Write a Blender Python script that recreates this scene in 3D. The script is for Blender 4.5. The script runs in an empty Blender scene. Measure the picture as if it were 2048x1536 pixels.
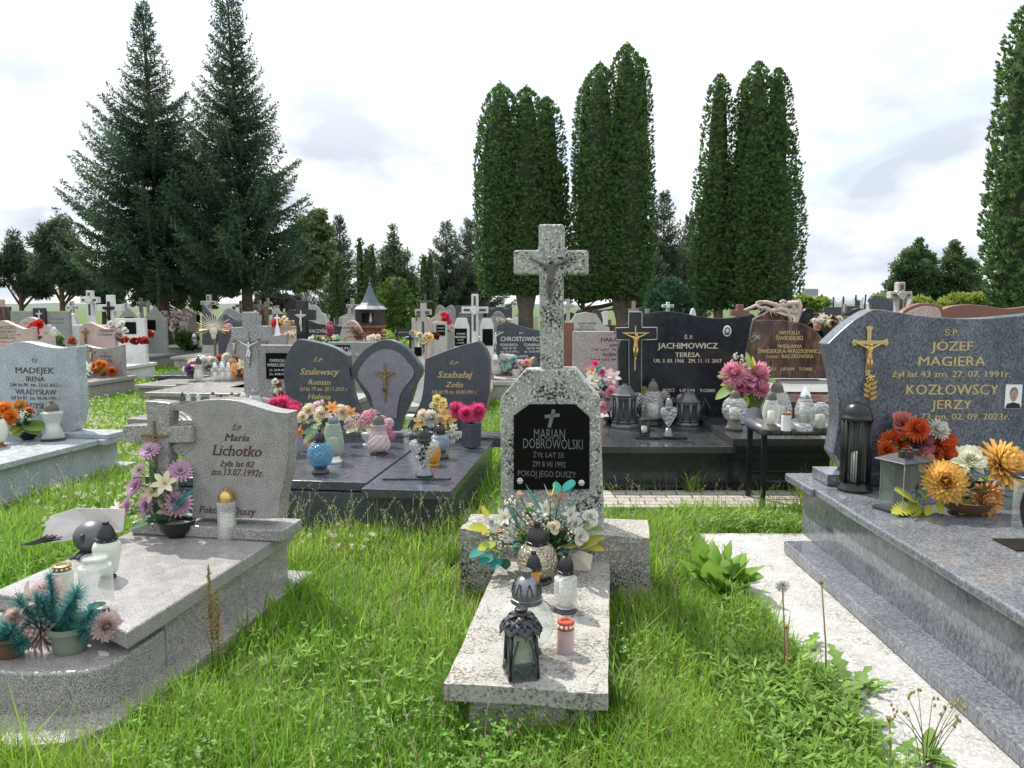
import bpy, bmesh, math, random
import numpy as np
from mathutils import Vector, Matrix, noise
R = math.radians
S = bpy.context.scene
COL = S.collection
# ---------------- camera
PITCH = 5.78; F = 1560.0; CH = 1.5
cam = bpy.data.objects.new('camera', bpy.data.cameras.new('camera'))
COL.objects.link(cam); S.camera = cam
cam.location = (0, 0, CH); cam.rotation_euler = (R(90 - PITCH), 0, 0)
cam.data.sensor_width = 36; cam.data.lens = 36 * F / 2048
cam.data.clip_start = .05; cam.data.clip_end = 2000
# ---------------- sky and sun
SUN_EL = 53; SUN_AZ = -38          # azimuth measured from +Y (into the picture) towards +X
w = bpy.data.worlds.new('World'); S.world = w; w.use_nodes = True
nt = w.node_tree; nt.nodes.clear(); N = nt.nodes; L = nt.links
out = N.new('ShaderNodeOutputWorld'); bg = N.new('ShaderNodeBackground')
sky = N.new('ShaderNodeTexSky'); sky.sky_type = 'NISHITA'; sky.sun_disc = False
sky.sun_elevation = R(SUN_EL); sky.sun_rotation = R(SUN_AZ)
tc = N.new('ShaderNodeTexCoord')
mp = N.new('ShaderNodeMapping'); mp.inputs['Scale'].default_value = (1, 1, 2.3)
mp.inputs['Location'].default_value = (.35, .2, .1)
L.new(tc.outputs['Generated'], mp.inputs['Vector'])
n1 = N.new('ShaderNodeTexNoise'); n1.inputs['Scale'].default_value = 2.6; n1.inputs['Detail'].default_value = 7
n1.inputs['Roughness'].default_value = .55; n1.inputs['Distortion'].default_value = .4
L.new(mp.outputs[0], n1.inputs['Vector'])
n2 = N.new('ShaderNodeTexNoise'); n2.inputs['Scale'].default_value = 5.5; n2.inputs['Detail'].default_value = 5
L.new(mp.outputs[0], n2.inputs['Vector'])
cov = N.new('ShaderNodeMapRange'); cov.inputs[1].default_value = .36; cov.inputs[2].default_value = .5
L.new(n1.outputs[0], cov.inputs[0])
# clouds: white tops, blue-grey bellies, more grey towards the horizon
ramp = N.new('ShaderNodeValToRGB')
e = ramp.color_ramp.elements
e[0].position = .42; e[0].color = (4.9, 5.4, 6.1, 1); e[1].position = .64; e[1].color = (8.6, 8.7, 8.8, 1)
L.new(n2.outputs[0], ramp.inputs[0])
sep = N.new('ShaderNodeSeparateXYZ'); L.new(tc.outputs['Generated'], sep.inputs[0])
hi = N.new('ShaderNodeMapRange'); hi.inputs[1].default_value = .17; hi.inputs[2].default_value = .5
L.new(sep.outputs['Z'], hi.inputs[0])
mh = N.new('ShaderNodeMixRGB'); mh.inputs[2].default_value = (9.9, 10.1, 10.3, 1)
L.new(hi.outputs[0], mh.inputs[0]); L.new(ramp.outputs[0], mh.inputs[1])
mx = N.new('ShaderNodeMixRGB'); L.new(cov.outputs[0], mx.inputs[0])
sc2 = N.new('ShaderNodeMixRGB'); sc2.blend_type = 'ADD'; sc2.inputs[0].default_value = 1; sc2.inputs[2].default_value = (3.4, 3.6, 3.7, 1)
L.new(sky.outputs[0], sc2.inputs[1])
L.new(sc2.outputs[0], mx.inputs[1]); L.new(mh.outputs[0], mx.inputs[2])
L.new(mx.outputs[0], bg.inputs['Color']); bg.inputs['Strength'].default_value = .13
L.new(bg.outputs[0], out.inputs['Surface'])
sl = bpy.data.lights.new('sun', 'SUN'); sl.energy = 5; sl.angle = R(.55); sl.color = (1, .95, .86)
sun = bpy.data.objects.new('sun', sl); COL.objects.link(sun)
sd = Vector((math.sin(R(SUN_AZ)) * math.cos(R(SUN_EL)), math.cos(R(SUN_AZ)) * math.cos(R(SUN_EL)), math.sin(R(SUN_EL))))
sun.rotation_euler = sd.to_track_quat('Z', 'Y').to_euler()
S.view_settings.view_transform = 'Standard'; S.view_settings.look = 'None'
S.view_settings.exposure = 0.2; S.view_settings.gamma = 1
S.cycles.max_bounces = 8; S.cycles.transparent_max_bounces = 24
# ---------------- measuring helpers: photograph pixels -> points on real planes
_ca, _sa = math.cos(R(PITCH)), math.sin(R(PITCH))
def ray(px, py):
    x = (px - 1024) / F; y = -(py - 768) / F
    return Vector((x, _ca + y * _sa, y * _ca - _sa))
def at(px, py, Y):
    d = ray(px, py); t = Y / d.y
    return Vector((d.x * t, Y, CH + d.z * t))
def onz(px, py, z=0.0):
    d = ray(px, py); t = (z - CH) / d.z
    return Vector((d.x * t, d.y * t, z))
class Fr:
    """local frame of a grave: origin on the ground, local y runs away from the viewer, turned yaw deg to the right"""
    def __init__(s, x, y, yaw=0.0, z=0.0):
        s.o = Vector((x, y, z)); s.yaw = yaw; c, n = math.cos(R(yaw)), math.sin(R(yaw))
        s.X = Vector((c, -n, 0)); s.Y = Vector((n, c, 0))
    def P(s, px, py, yl):
        d = ray(px, py); c = Vector((0, 0, CH)) - s.o
        t = (yl - c.dot(s.Y)) / d.dot(s.Y); p = c + d * t
        return (p.dot(s.X), p.z)
    def H(s, px, py, z):
        p = onz(px, py, z + s.o.z) - s.o
        return (p.dot(s.X), p.dot(s.Y))
    def w(s, x, y, z=0): return s.o + s.X * x + s.Y * y + Vector((0, 0, z))
# ---------------- mesh builder
class M:
    def __init__(s): s.v = []; s.f = []; s.c = []; s.col = (1, 1, 1)
    def add(s, vs, fs, cols=None):
        b = len(s.v); s.v += [tuple(p) for p in vs]
        s.f += [tuple(i + b for i in f) for f in fs]
        s.c += (cols if cols else [s.col] * len(vs)); return s
    def box(s, x0, x1, y0, y1, z0, z1):
        vs = [(x, y, z) for x in (x0, x1) for y in (y0, y1) for z in (z0, z1)]
        return s.add(vs, [(0, 1, 3, 2), (4, 6, 7, 5), (0, 4, 5, 1), (2, 3, 7, 6), (0, 2, 6, 4), (1, 5, 7, 3)])
    def prism(s, pts, y0, y1):      # outline in x,z extruded along y
        if area(pts) < 0: pts = pts[::-1]
        n = len(pts)
        vs = [(x, y0, z) for x, z in pts] + [(x, y1, z) for x, z in pts]
        fs = [tuple(range(n)), tuple(range(2 * n - 1, n - 1, -1))]
        fs += [(i, i + n, (i + 1) % n + n, (i + 1) % n) for i in range(n)]
        return s.add(vs, fs)
    def slab(s, pts, z0, z1):       # outline in x,y extruded along z
        if area(pts) < 0: pts = pts[::-1]
        n = len(pts)
        vs = [(x, y, z0) for x, y in pts] + [(x, y, z1) for x, y in pts]
        fs = [tuple(range(n - 1, -1, -1)), tuple(range(n, 2 * n))]
        fs += [(i, (i + 1) % n, (i + 1) % n + n, i + n) for i in range(n)]
        return s.add(vs, fs)
    def lathe(s, prof, n=24, c=(0, 0, 0), rib=0, ribn=0, sx=1, sy=1, sq=0, twist=0, cap=True):
        vs = []
        zs = [z for _, z in prof]; z0, z1 = min(zs), max(zs)
        for r, z in prof:
            for i in range(n):
                a = 2 * math.pi * i / n + twist * (z - z0)
                k = 1 + rib * math.cos(ribn * 2 * math.pi * i / n) * math.sin(math.pi * (z - z0) / max(z1 - z0, 1e-6))
                if sq: k *= 1 / max(abs(math.cos(a)), abs(math.sin(a))) ** sq
                vs.append((c[0] + r * k * math.cos(a) * sx, c[1] + r * k * math.sin(a) * sy, c[2] + z))
        m = len(prof)
        fs = [(j * n + i, j * n + (i + 1) % n, (j + 1) * n + (i + 1) % n, (j + 1) * n + i) for j in range(m - 1) for i in range(n)]
        if cap:
            fs.append(tuple(range(n - 1, -1, -1))); fs.append(tuple((m - 1) * n + i for i in range(n)))
        return s.add(vs, fs)
    def tube(s, path, rad, n=8):
        vs = []; m = len(path); path = [Vector(p) for p in path]
        if not hasattr(rad, '__len__'): rad = [rad] * m
        ref = Vector((0, 0, 1))
        for j, p in enumerate(path):
            t = (path[min(j + 1, m - 1)] - path[max(j - 1, 0)])
            t = t.normalized() if t.length > 1e-9 else Vector((0, 0, 1))
            if abs(t.dot(ref)) > .98: ref = Vector((1, 0, 0))
            a = t.cross(ref).normalized(); b = t.cross(a)
            ref = -b
            for i in range(n):
                q = 2 * math.pi * i / n
                vs.append(p + (a * math.cos(q) + b * math.sin(q)) * rad[j])
        fs = [(j * n + i, (j + 1) * n + i, (j + 1) * n + (i + 1) % n, j * n + (i + 1) % n) for j in range(m - 1) for i in range(n)]
        fs.append(tuple(range(n))); fs.append(tuple((m - 1) * n + n - 1 - i for i in range(n)))
        return s.add(vs, fs)
    def ball(s, c, r, n=10, m=6, sx=1, sy=1, sz=1):
        pr = [(r * math.sin(math.pi * (j + .15) / (m + .3)), -r * sz * math.cos(math.pi * (j + .15) / (m + .3))) for j in range(m + 1)]
        return s.lathe(pr, n, c, sx=sx, sy=sy)
    def mesh(s, name, smooth=False):
        me = bpy.data.meshes.new(name); me.from_pydata(s.v, [], s.f)
        if any(c != (1, 1, 1) for c in s.c):
            at_ = me.color_attributes.new('Col', 'FLOAT_COLOR', 'POINT')
            a = np.ones((len(s.v), 4), 'f'); a[:, :3] = np.array(s.c, 'f'); at_.data.foreach_set('color', a.ravel())
        if smooth: me.polygons.foreach_set('use_smooth', [True] * len(me.polygons))
        return me
    def build(s, name, m, parent=None, smooth=False, bev=0, loc=None, seg=2):
        return link(name, s.mesh(name, smooth), m, parent, bev, loc, seg)
def link(name, me, m, parent=None, bev=0, loc=None, seg=2):
    o = bpy.data.objects.new(name, me); COL.objects.link(o)
    if m and not me.materials: me.materials.append(MAT(m) if isinstance(m, str) else m)
    if parent: o.parent = parent
    if loc is not None: o.location = loc
    if bev:
        b = o.modifiers.new('b', 'BEVEL'); b.width = bev; b.segments = seg; b.limit_method = 'ANGLE'; b.angle_limit = R(35)
    return o
def area(p): return sum(p[i][0] * p[(i + 1) % len(p)][1] - p[(i + 1) % len(p)][0] * p[i][1] for i in range(len(p)))
def empty(name, label, cat, loc, yaw=0, group=None):
    o = bpy.data.objects.new(name, None); COL.objects.link(o); o.location = loc
    o.rotation_euler.z = -R(yaw); o.empty_display_size = .1
    return tag(o, label, cat, group)
def tag(o, label, cat, group=None):
    o['label'] = label; o['category'] = cat
    if group: o['group'] = group
    return o
def struct(o, kind='structure'): o['kind'] = kind; return o
def bignp(name, m, V, k, C, parent=None, kind=None):
    """many separate k-gons from numpy: V (n*k,3), C (n*k,3)"""
    n = len(V) // k; me = bpy.data.meshes.new(name)
    me.vertices.add(n * k); me.vertices.foreach_set('co', np.ascontiguousarray(V, 'f').ravel())
    me.loops.add(n * k); me.loops.foreach_set('vertex_index', np.arange(n * k, dtype='i'))
    me.polygons.add(n); me.polygons.foreach_set('loop_start', np.arange(0, n * k, k, dtype='i'))
    me.polygons.foreach_set('loop_total', np.full(n, k, 'i'))
    a = me.color_attributes.new('Col', 'BYTE_COLOR', 'POINT'); c = np.ones((n * k, 4), 'f'); c[:, :3] = C
    a.data.foreach_set('color', c.ravel()); me.update()
    o = link(name, me, m, parent)
    if kind: o['kind'] = kind
    return o
def smooth_curve(pts, n=6, closed=False):
    """Catmull-Rom through the points"""
    o = []; m = len(pts)
    for i in range(m if closed else m - 1):
        p = [pts[(i + k) % m] if closed else pts[min(max(i + k, 0), m - 1)] for k in (-1, 0, 1, 2)]
        for j in range(n):
            t = j / n
            o.append(tuple(.5 * (2 * p[1][d] + (p[2][d] - p[0][d]) * t + (2 * p[0][d] - 5 * p[1][d] + 4 * p[2][d] - p[3][d]) * t * t + (3 * p[1][d] - p[0][d] - 3 * p[2][d] + p[3][d]) * t ** 3) for d in range(len(pts[0]))))
    if not closed: o.append(tuple(pts[-1]))
    return o
# ---------------- materials
_M = {}; _MF = {}
def MAT(n):
    if n not in _M: _M[n] = _MF[n]()
    return _M[n]
def new(name):
    m = bpy.data.materials.new(name); m.use_nodes = True; t = m.node_tree; t.nodes.clear()
    o = t.nodes.new('ShaderNodeOutputMaterial'); b = t.nodes.new('ShaderNodeBsdfPrincipled')
    t.links.new(b.outputs[0], o.inputs[0]); return m, t.nodes, t.links, b, o
def rmp(N, stops, interp='LINEAR'):
    r = N.new('ShaderNodeValToRGB'); r.color_ramp.interpolation = interp; e = r.color_ramp.elements
    while len(e) < len(stops): e.new(.5)
    for i, (p, c) in enumerate(stops):
        e[i].position = p; e[i].color = (*c, 1) if len(c) == 3 else c
    return r
def nz(N, L, co, sc, det=4, ro=.5, dist=0):
    n = N.new('ShaderNodeTexNoise'); n.inputs['Scale'].default_value = sc; n.inputs['Detail'].default_value = det
    n.inputs['Roughness'].default_value = ro; n.inputs['Distortion'].default_value = dist
    L.new(co, n.inputs['Vector']); return n
def plain(name, c, ro=.5, me=0, bump=0, bs=200, spec=.5, vary=.12, vs=9):
    def f():
        m, N, L, b, o = new(name); b.inputs['Roughness'].default_value = ro; b.inputs['Metallic'].default_value = me
        b.inputs['Specular IOR Level'].default_value = spec
        t = N.new('ShaderNodeTexCoord'); n = nz(N, L, t.outputs['Object'], vs, 5, .6)
        r = rmp(N, [(.3, tuple(x * (1 - vary) for x in c)), (.7, tuple(min(1, x * (1 + vary)) for x in c))])
        L.new(n.outputs[0], r.inputs[0]); L.new(r.outputs[0], b.inputs['Base Color'])
        if bump:
            n3 = nz(N, L, t.outputs['Object'], bs, 3); bp = N.new('ShaderNodeBump'); bp.inputs['Strength'].default_value = bump
            bp.inputs['Distance'].default_value = .004; L.new(n3.outputs[0], bp.inputs['Height']); L.new(bp.outputs[0], b.inputs['Normal'])
        return m
    _MF[name] = f
def granite(name, dark, mid, light, sc=170, ro=.22, band=None, dl=(.36, .5, .64), spec=.5, cloud=.15):
    """speckled polished stone; band=(scale, strength) stretches a slanting drift through it"""
    def f():
        m, N, L, b, o = new(name); b.inputs['Roughness'].default_value = ro; b.inputs['Specular IOR Level'].default_value = spec
        t = N.new('ShaderNodeTexCoord'); co = t.outputs['Object']
        if band:
            mpn = N.new('ShaderNodeMapping'); mpn.inputs['Rotation'].default_value = (0, R(35), R(20))
            mpn.inputs['Scale'].default_value = (1, 1, band); L.new(co, mpn.inputs[0]); co2 = mpn.outputs[0]
        else: co2 = co
        n = nz(N, L, co2, sc, 3, .75, .6 if band else 0); r = rmp(N, [(dl[0], dark), (dl[1], mid), (dl[2], light)])
        L.new(n.outputs[0], r.inputs[0])
        n2 = nz(N, L, co2, sc * .06, 5, .6, .8); r2 = rmp(N, [(.3, (1 - cloud,) * 3), (.7, (1 + cloud,) * 3)])
        L.new(n2.outputs[0], r2.inputs[0])
        mu = N.new('ShaderNodeMixRGB'); mu.blend_type = 'MULTIPLY'; mu.inputs[0].default_value = 1
        L.new(r.outputs[0], mu.inputs[1]); L.new(r2.outputs[0], mu.inputs[2]); L.new(mu.outputs[0], b.inputs['Base Color'])
        n3 = nz(N, L, t.outputs['Object'], 14, 5, .6); r3 = rmp(N, [(.4, (ro, ro, ro)), (.75, (min(1, ro + .22),) * 3)])
        L.new(n3.outputs[0], r3.inputs[0]); L.new(r3.outputs[0], b.inputs['Roughness'])
        return m
    _MF[name] = f
def terrazzo(name, base, chips, sc=60, lichen=.5, ro=.85, bumpd=.003, speck=(.02, .022, .02), chipcut=.55, moss=0):
    def f():
        m, N, L, b, o = new(name); b.inputs['Roughness'].default_value = ro
        t = N.new('ShaderNodeTexCoord'); co = t.outputs['Object']
        v = N.new('ShaderNodeTexVoronoi'); v.inputs['Scale'].default_value = sc; L.new(co, v.inputs['Vector'])
        sp = N.new('ShaderNodeSeparateColor'); L.new(v.outputs['Color'], sp.inputs[0])
        ch = rmp(N, [(i / max(1, len(chips) - 1), c) for i, c in enumerate(chips)]); L.new(sp.outputs[0], ch.inputs[0])
        # only some cells are chips, and only their cores
        dm = N.new('ShaderNodeMath'); dm.operation = 'LESS_THAN'; dm.inputs[1].default_value = chipcut; L.new(v.outputs['Distance'], dm.inputs[0])
        gm = N.new('ShaderNodeMath'); gm.operation = 'GREATER_THAN'; gm.inputs[1].default_value = .35; L.new(sp.outputs[1], gm.inputs[0])
        mm = N.new('ShaderNodeMath'); mm.operation = 'MULTIPLY'; L.new(dm.outputs[0], mm.inputs[0]); L.new(gm.outputs[0], mm.inputs[1])
        nb = nz(N, L, co, 7, 6, .65); rb = rmp(N, [(.3, tuple(x * .72 for x in base)), (.7, tuple(x * 1.15 for x in base))]); L.new(nb.outputs[0], rb.inputs[0])
        mx = N.new('ShaderNodeMixRGB'); L.new(mm.outputs[0], mx.inputs[0]); L.new(rb.outputs[0], mx.inputs[1]); L.new(ch.outputs[0], mx.inputs[2])
        last = mx.outputs[0]
        if lichen:
            nl = nz(N, L, co, 75, 5, .7); nl2 = nz(N, L, co, 5.5, 4, .6)
            ad = N.new('ShaderNodeMath'); ad.operation = 'MULTIPLY_ADD'; ad.inputs[1].default_value = .55; L.new(nl2.outputs[0], ad.inputs[0]); L.new(nl.outputs[0], ad.inputs[2])
            th = rmp(N, [(.86 - .1 * lichen, (0, 0, 0)), (.895 - .1 * lichen, (1, 1, 1))]); L.new(ad.outputs[0], th.inputs[0])
            m2 = N.new('ShaderNodeMixRGB'); L.new(th.outputs[0], m2.inputs[0]); L.new(last, m2.inputs[1]); m2.inputs[2].default_value = (*speck, 1); last = m2.outputs[0]
        if moss:
            no = nz(N, L, co, 3.2, 5, .6); to = rmp(N, [(.58, (0, 0, 0)), (.75, (moss,) * 3)]); L.new(no.outputs[0], to.inputs[0])
            m3 = N.new('ShaderNodeMixRGB'); L.new(to.outputs[0], m3.inputs[0]); L.new(last, m3.inputs[1]); m3.inputs[2].default_value = (.3, .2, .08, 1); last = m3.outputs[0]
        L.new(last, b.inputs['Base Color'])
        n3 = nz(N, L, co, 120, 4, .6); bp = N.new('ShaderNodeBump'); bp.inputs['Strength'].default_value = .6; bp.inputs['Distance'].default_value = bumpd
        L.new(n3.outputs[0], bp.inputs['Height']); L.new(bp.outputs[0], b.inputs['Normal'])
        return m
    _MF[name] = f
def veg(name, trans=.35, ro=.55, spec=.3):
    """leaf and petal material: colour carried by the mesh"""
    def f():
        m, N, L, b, o = new(name); b.inputs['Roughness'].default_value = ro; b.inputs['Specular IOR Level'].default_value = spec
        a = N.new('ShaderNodeAttribute'); a.attribute_name = 'Col'; L.new(a.outputs['Color'], b.inputs['Base Color'])
        t = N.new('ShaderNodeBsdfTranslucent'); g = N.new('ShaderNodeGamma'); g.inputs[1].default_value = .85
        L.new(a.outputs['Color'], g.inputs[0]); L.new(g.outputs[0], t.inputs[0])
        x = N.new('ShaderNodeMixShader'); x.inputs[0].default_value = trans
        L.new(b.outputs[0], x.inputs[1]); L.new(t.outputs[0], x.inputs[2]); L.new(x.outputs[0], o.inputs[0]); return m
    _MF[name] = f
def glass(name, tint, opaque=.25, bump=0, bs=60, kind='noise', body=(.8, .82, .8), met=0):
    """thin moulded glass seen in daylight: part clear, part milky, with a real gloss"""
    def f():
        m, N, L, b, o = new(name); b.inputs['Roughness'].default_value = .06; b.inputs['Base Color'].default_value = (*body, 1); b.inputs['Metallic'].default_value = met
        tr = N.new('ShaderNodeBsdfTransparent'); tr.inputs[0].default_value = (*tint, 1)
        lw = N.new('ShaderNodeLayerWeight'); lw.inputs[0].default_value = .25
        mr = N.new('ShaderNodeMapRange'); mr.inputs[3].default_value = opaque; mr.inputs[4].default_value = min(1, opaque + (.55 if opaque > .1 else .2))
        L.new(lw.outputs['Facing'], mr.inputs[0])
        x = N.new('ShaderNodeMixShader'); L.new(mr.outputs[0], x.inputs[0]); L.new(tr.outputs[0], x.inputs[1]); L.new(b.outputs[0], x.inputs[2])
        L.new(x.outputs[0], o.inputs[0])
        if bump:
            t = N.new('ShaderNodeTexCoord')
            if kind == 'noise': n = nz(N, L, t.outputs['Object'], bs, 2)
            else:
                n = N.new('ShaderNodeTexVoronoi'); n.inputs['Scale'].default_value = bs; L.new(t.outputs['Object'], n.inputs['Vector'])
            bp = N.new('ShaderNodeBump'); bp.inputs['Strength'].default_value = bump; bp.inputs['Distance'].default_value = .01
            L.new(n.outputs[0], bp.inputs['Height']); L.new(bp.outputs[0], b.inputs['Normal']); L.new(bp.outputs[0], lw.inputs['Normal'])
        return m
    _MF[name] = f
granite('granite_pink_grey', (.055, .053, .053), (.285, .272, .268), (.52, .505, .495), 210, .2)
granite('granite_blue', (.06, .067, .08), (.15, .162, .185), (.25, .265, .29), 75, .06, band=.6, dl=(.34, .52, .7), cloud=.22)
granite('granite_blue_honed', (.032, .037, .046), (.105, .118, .145), (.2, .22, .255), 120, .22, band=.55, dl=(.38, .5, .68), cloud=.3)
granite('granite_pale_blue', (.14, .16, .18), (.34, .38, .41), (.54, .58, .6), 110, .25)
granite('granite_dark_blue', (.02, .024, .032), (.058, .068, .086), (.12, .135, .16), 190, .16)
granite('granite_lilac', (.1, .1, .12), (.2, .2, .235), (.28, .28, .32), 190, .3)
granite('granite_black', (.006, .008, .012), (.012, .015, .022), (.035, .04, .05), 240, .1)
granite('granite_black_top', (.012, .014, .016), (.035, .038, .04), (.09, .095, .1), 240, .08)
granite('granite_brown', (.035, .02, .018), (.085, .045, .038), (.18, .1, .08), 14, .12, band=.3)
granite('granite_red', (.1, .045, .035), (.19, .085, .065), (.27, .13, .1), 120, .3)
granite('granite_saltx', (.04, .04, .045), (.28, .28, .285), (.66, .65, .64), 85, .4, dl=(.38, .5, .6))
granite('granite_salt', (.05, .05, .055), (.25, .25, .255), (.55, .545, .54), 85, .4, dl=(.38, .5, .6))
granite('granite_rose_salt', (.1, .075, .08), (.36, .3, .3), (.66, .6, .58), 95, .35, dl=(.36, .5, .62))
granite('stone_pale', (.26, .24, .22), (.42, .4, .37), (.54, .52, .49), 60, .6)
granite('stone_grey', (.14, .145, .14), (.24, .25, .24), (.36, .37, .36), 80, .6)
granite('stone_white', (.42, .43, .42), (.6, .61, .6), (.72, .73, .72), 60, .6)
granite('stone_dark', (.02, .024, .03), (.045, .052, .062), (.09, .1, .12), 90, .3)
granite('stone_pink', (.28, .2, .18), (.46, .36, .33), (.6, .5, .46), 60, .6)
terrazzo('terrazzo_old', (.33, .335, .30), [(.11, .12, .11), (.42, .43, .40), (.70, .71, .68), (.22, .23, .21), (.54, .53, .48)], 105, .3, moss=.3)
terrazzo('terrazzo_slab', (.33, .325, .305), [(.22, .22, .2), (.38, .375, .35), (.46, .46, .44), (.30, .29, .27)], 190, .5, speck=(.14, .125, .10), moss=.25)
terrazzo('terrazzo_rough', (.30, .29, .25), [(.2, .2, .18), (.40, .39, .36), (.5, .49, .45)], 90, .3, speck=(.05, .05, .035), bumpd=.008)
terrazzo('terrazzo_white', (.40, .395, .385), [(.48, .475, .47), (.56, .555, .55), (.36, .355, .35), (.44, .435, .43)], 100, .04, ro=.6, bumpd=.001, speck=(.2, .19, .16), moss=.3)
terrazzo('concrete', (.34, .33, .30), [(.28, .27, .25), (.42, .41, .38)], 90, .25, speck=(.1, .1, .07))
plain('pewter', (.12, .125, .14), .42, .5, .2, 90)
plain('black_plastic', (.013, .014, .016), .33, 0, .1)
plain('black_metal', (.010, .011, .012), .28, .2)
plain('dark_grey_lid', (.045, .047, .055), .42, .2, .2, 60)
plain('silver', (.62, .62, .62), .25, .9)
plain('silver_grey', (.2, .21, .23), .35, .7, .4, 120)
plain('gold', (.62, .42, .16), .3, .85)
plain('gold_paint', (.55, .43, .2), .42, .3)
plain('brass_dark', (.26, .18, .07), .4, .7)
plain('copper', (.26, .11, .045), .35, .5)
plain('bronze_grey', (.13, .12, .10), .7, .2, .3, 100)
plain('wax', (.78, .75, .66), .6)
plain('wax_yellow', (.8, .56, .16), .5)
plain('wax_red', (.42, .07, .04), .4)
plain('wax_salmon', (.74, .42, .34), .5)
plain('white_plastic', (.78, .79, .79), .4)
plain('paper', (.74, .70, .69), .8)
plain('brown_pot', (.12, .06, .035), .6)
plain('green_pot', (.19, .22, .17), .55)
plain('black_ink', (.02, .02, .024), .5)
plain('wine_ink', (.07, .018, .025), .5)
plain('white_ink', (.62, .63, .62), .6)
plain('grey_ink', (.13, .133, .133), .7)
plain('cream_ink', (.6, .55, .42), .5)
plain('plaque', (.004, .004, .0045), .3, spec=.12)
plain('grey_net', (.55, .58, .6), .8)
plain('bark', (.095, .06, .042), .95, 0, 1, 30, vary=.4)
plain('bark_thuja', (.14, .11, .085), .95, 0, 1, 25, vary=.4)
plain('roof_tin', (.10, .12, .14), .5, .3)
plain('roof_bright', (.34, .35, .36), .5, .2)
plain('dark_wood', (.035, .022, .022), .7)
plain('pale_pink_stone', (.52, .42, .38), .7, 0, .5, 60)
plain('bone', (.62, .58, .47), .7)
plain('skin', (.42, .27, .2), .6); plain('hair_grey', (.16, .15, .14), .8); plain('jacket', (.02, .02, .03), .8)
plain('sign_back', (.3, .33, .35), .6)
glass('glass_clear', (.93, .95, .94), .22, .5, 45)
glass('glass_rib', (.93, .95, .94), .18, .2, 30)
glass('glass_crackle', (.95, .96, .95), .34, .9, 90, 'v')
glass('glass_cut', (.88, .91, .92), .34, 1, 55, 'v', body=(.66, .68, .69), met=.5)
glass('glass_gold', (.9, .86, .74), .6, 1, 70, 'v', body=(.62, .56, .44), met=.75)
glass('glass_blue', (.30, .55, .80), .5, 1, 85, 'v', body=(.20, .42, .62))
glass('glass_bluegrey', (.5, .58, .72), .5, .8, 60, body=(.33, .38, .48))
glass('glass_amber', (.9, .55, .12), .55, .2, 30, body=(.7, .36, .05))
glass('glass_milky', (.9, .92, .86), .75, .2, 40, body=(.68, .72, .62))
glass('glass_green', (.72, .78, .72), .55, .8, 60, body=(.42, .48, .42))
glass('glass_pink', (.88, .78, .80), .45, .4, 40, body=(.66, .58, .6))
glass('glass_pane', (.9, .95, .92), .04, 0)
glass('glass_smoke', (.3, .36, .35), .35, 0, body=(.15, .18, .18))
veg('leaf'); veg('petal', .3, .6, .25); veg('needle', .28, .6, .2); veg('grass', .5, .5, .25); veg('matte', .0, .8, .2)
def _brick():
    m, N, L, b, o = new('brick'); b.inputs['Roughness'].default_value = .85
    t = N.new('ShaderNodeTexCoord'); mp = N.new('ShaderNodeMapping'); mp.inputs['Rotation'].default_value = (R(90), 0, 0); L.new(t.outputs['Object'], mp.inputs[0])
    br = N.new('ShaderNodeTexBrick'); br.inputs['Scale'].default_value = 1; L.new(mp.outputs[0], br.inputs['Vector']); br.inputs['Brick Width'].default_value = .22; br.inputs['Row Height'].default_value = .07
    br.inputs['Mortar Size'].default_value = .006; br.inputs['Mortar'].default_value = (.25, .2, .17, 1); br.inputs['Color1'].default_value = (.19, .045, .028, 1); br.inputs['Color2'].default_value = (.27, .07, .04, 1)
    L.new(br.outputs[0], b.inputs['Base Color']); return m
_MF['brick'] = _brick
# ---------------- lettering
_g = {}
def glyphs(txt, bold, serif, it):
    k = (txt, bold, serif, it)
    if k in _g: return _g[k]
    cu = bpy.data.curves.new('t', 'FONT'); cu.body = txt; cu.size = 1; cu.resolution_u = 2; cu.shear = it; cu.offset = min(bold, 0)
    o = bpy.data.objects.new('t', cu); COL.objects.link(o)
    dg = bpy.context.evaluated_depsgraph_get(); dg.update()
    me = bpy.data.meshes.new_from_object(o.evaluated_get(dg))
    bm = bmesh.new(); bm.from_mesh(me); bmesh.ops.remove_doubles(bm, verts=bm.verts, dist=1e-4); bm.verts.index_update()
    vs = [(v.co.x, v.co.y) for v in bm.verts]; fs = [tuple(v.index for v in f.verts) for f in bm.faces]
    if serif:
        for ed in bm.edges:
            if not ed.is_boundary: continue
            a, b = ed.verts[0].co, ed.verts[1].co
            if abs(a.y - b.y) < .002 and .05 < abs(a.x - b.x) < .21:
                oth = [[(w_.co - v_.co) for e2 in v_.link_edges if e2.is_boundary and e2 is not ed for w_ in [e2.other_vert(v_)]] for v_ in ed.verts]
                if not oth[0] or not oth[1] or oth[0][0].normalized().dot(oth[1][0].normalized()) < .93: continue
                f = ed.link_faces[0]; up = 1 if f.calc_center_median().y > a.y else -1
                x0, x1 = min(a.x, b.x), max(a.x, b.x); e = .055; t = .045
                n = len(vs); sh = it * t * up
                vs += [(x0 - e, a.y), (x1 + e, a.y), (x1 + e * .8 + sh, a.y + t * up), (x0 - e * .8 + sh, a.y + t * up)]; fs.append((n, n + 1, n + 2, n + 3))
    bm.free(); bpy.data.objects.remove(o); bpy.data.curves.remove(cu); bpy.data.meshes.remove(me)
    _g[k] = (vs, fs); return _g[k]
_cap = [None]
def caph():
    if _cap[0] is None:
        vs, _ = glyphs('H', 0, 0, 0); _cap[0] = max(v[1] for v in vs)
    return _cap[0]
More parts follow.
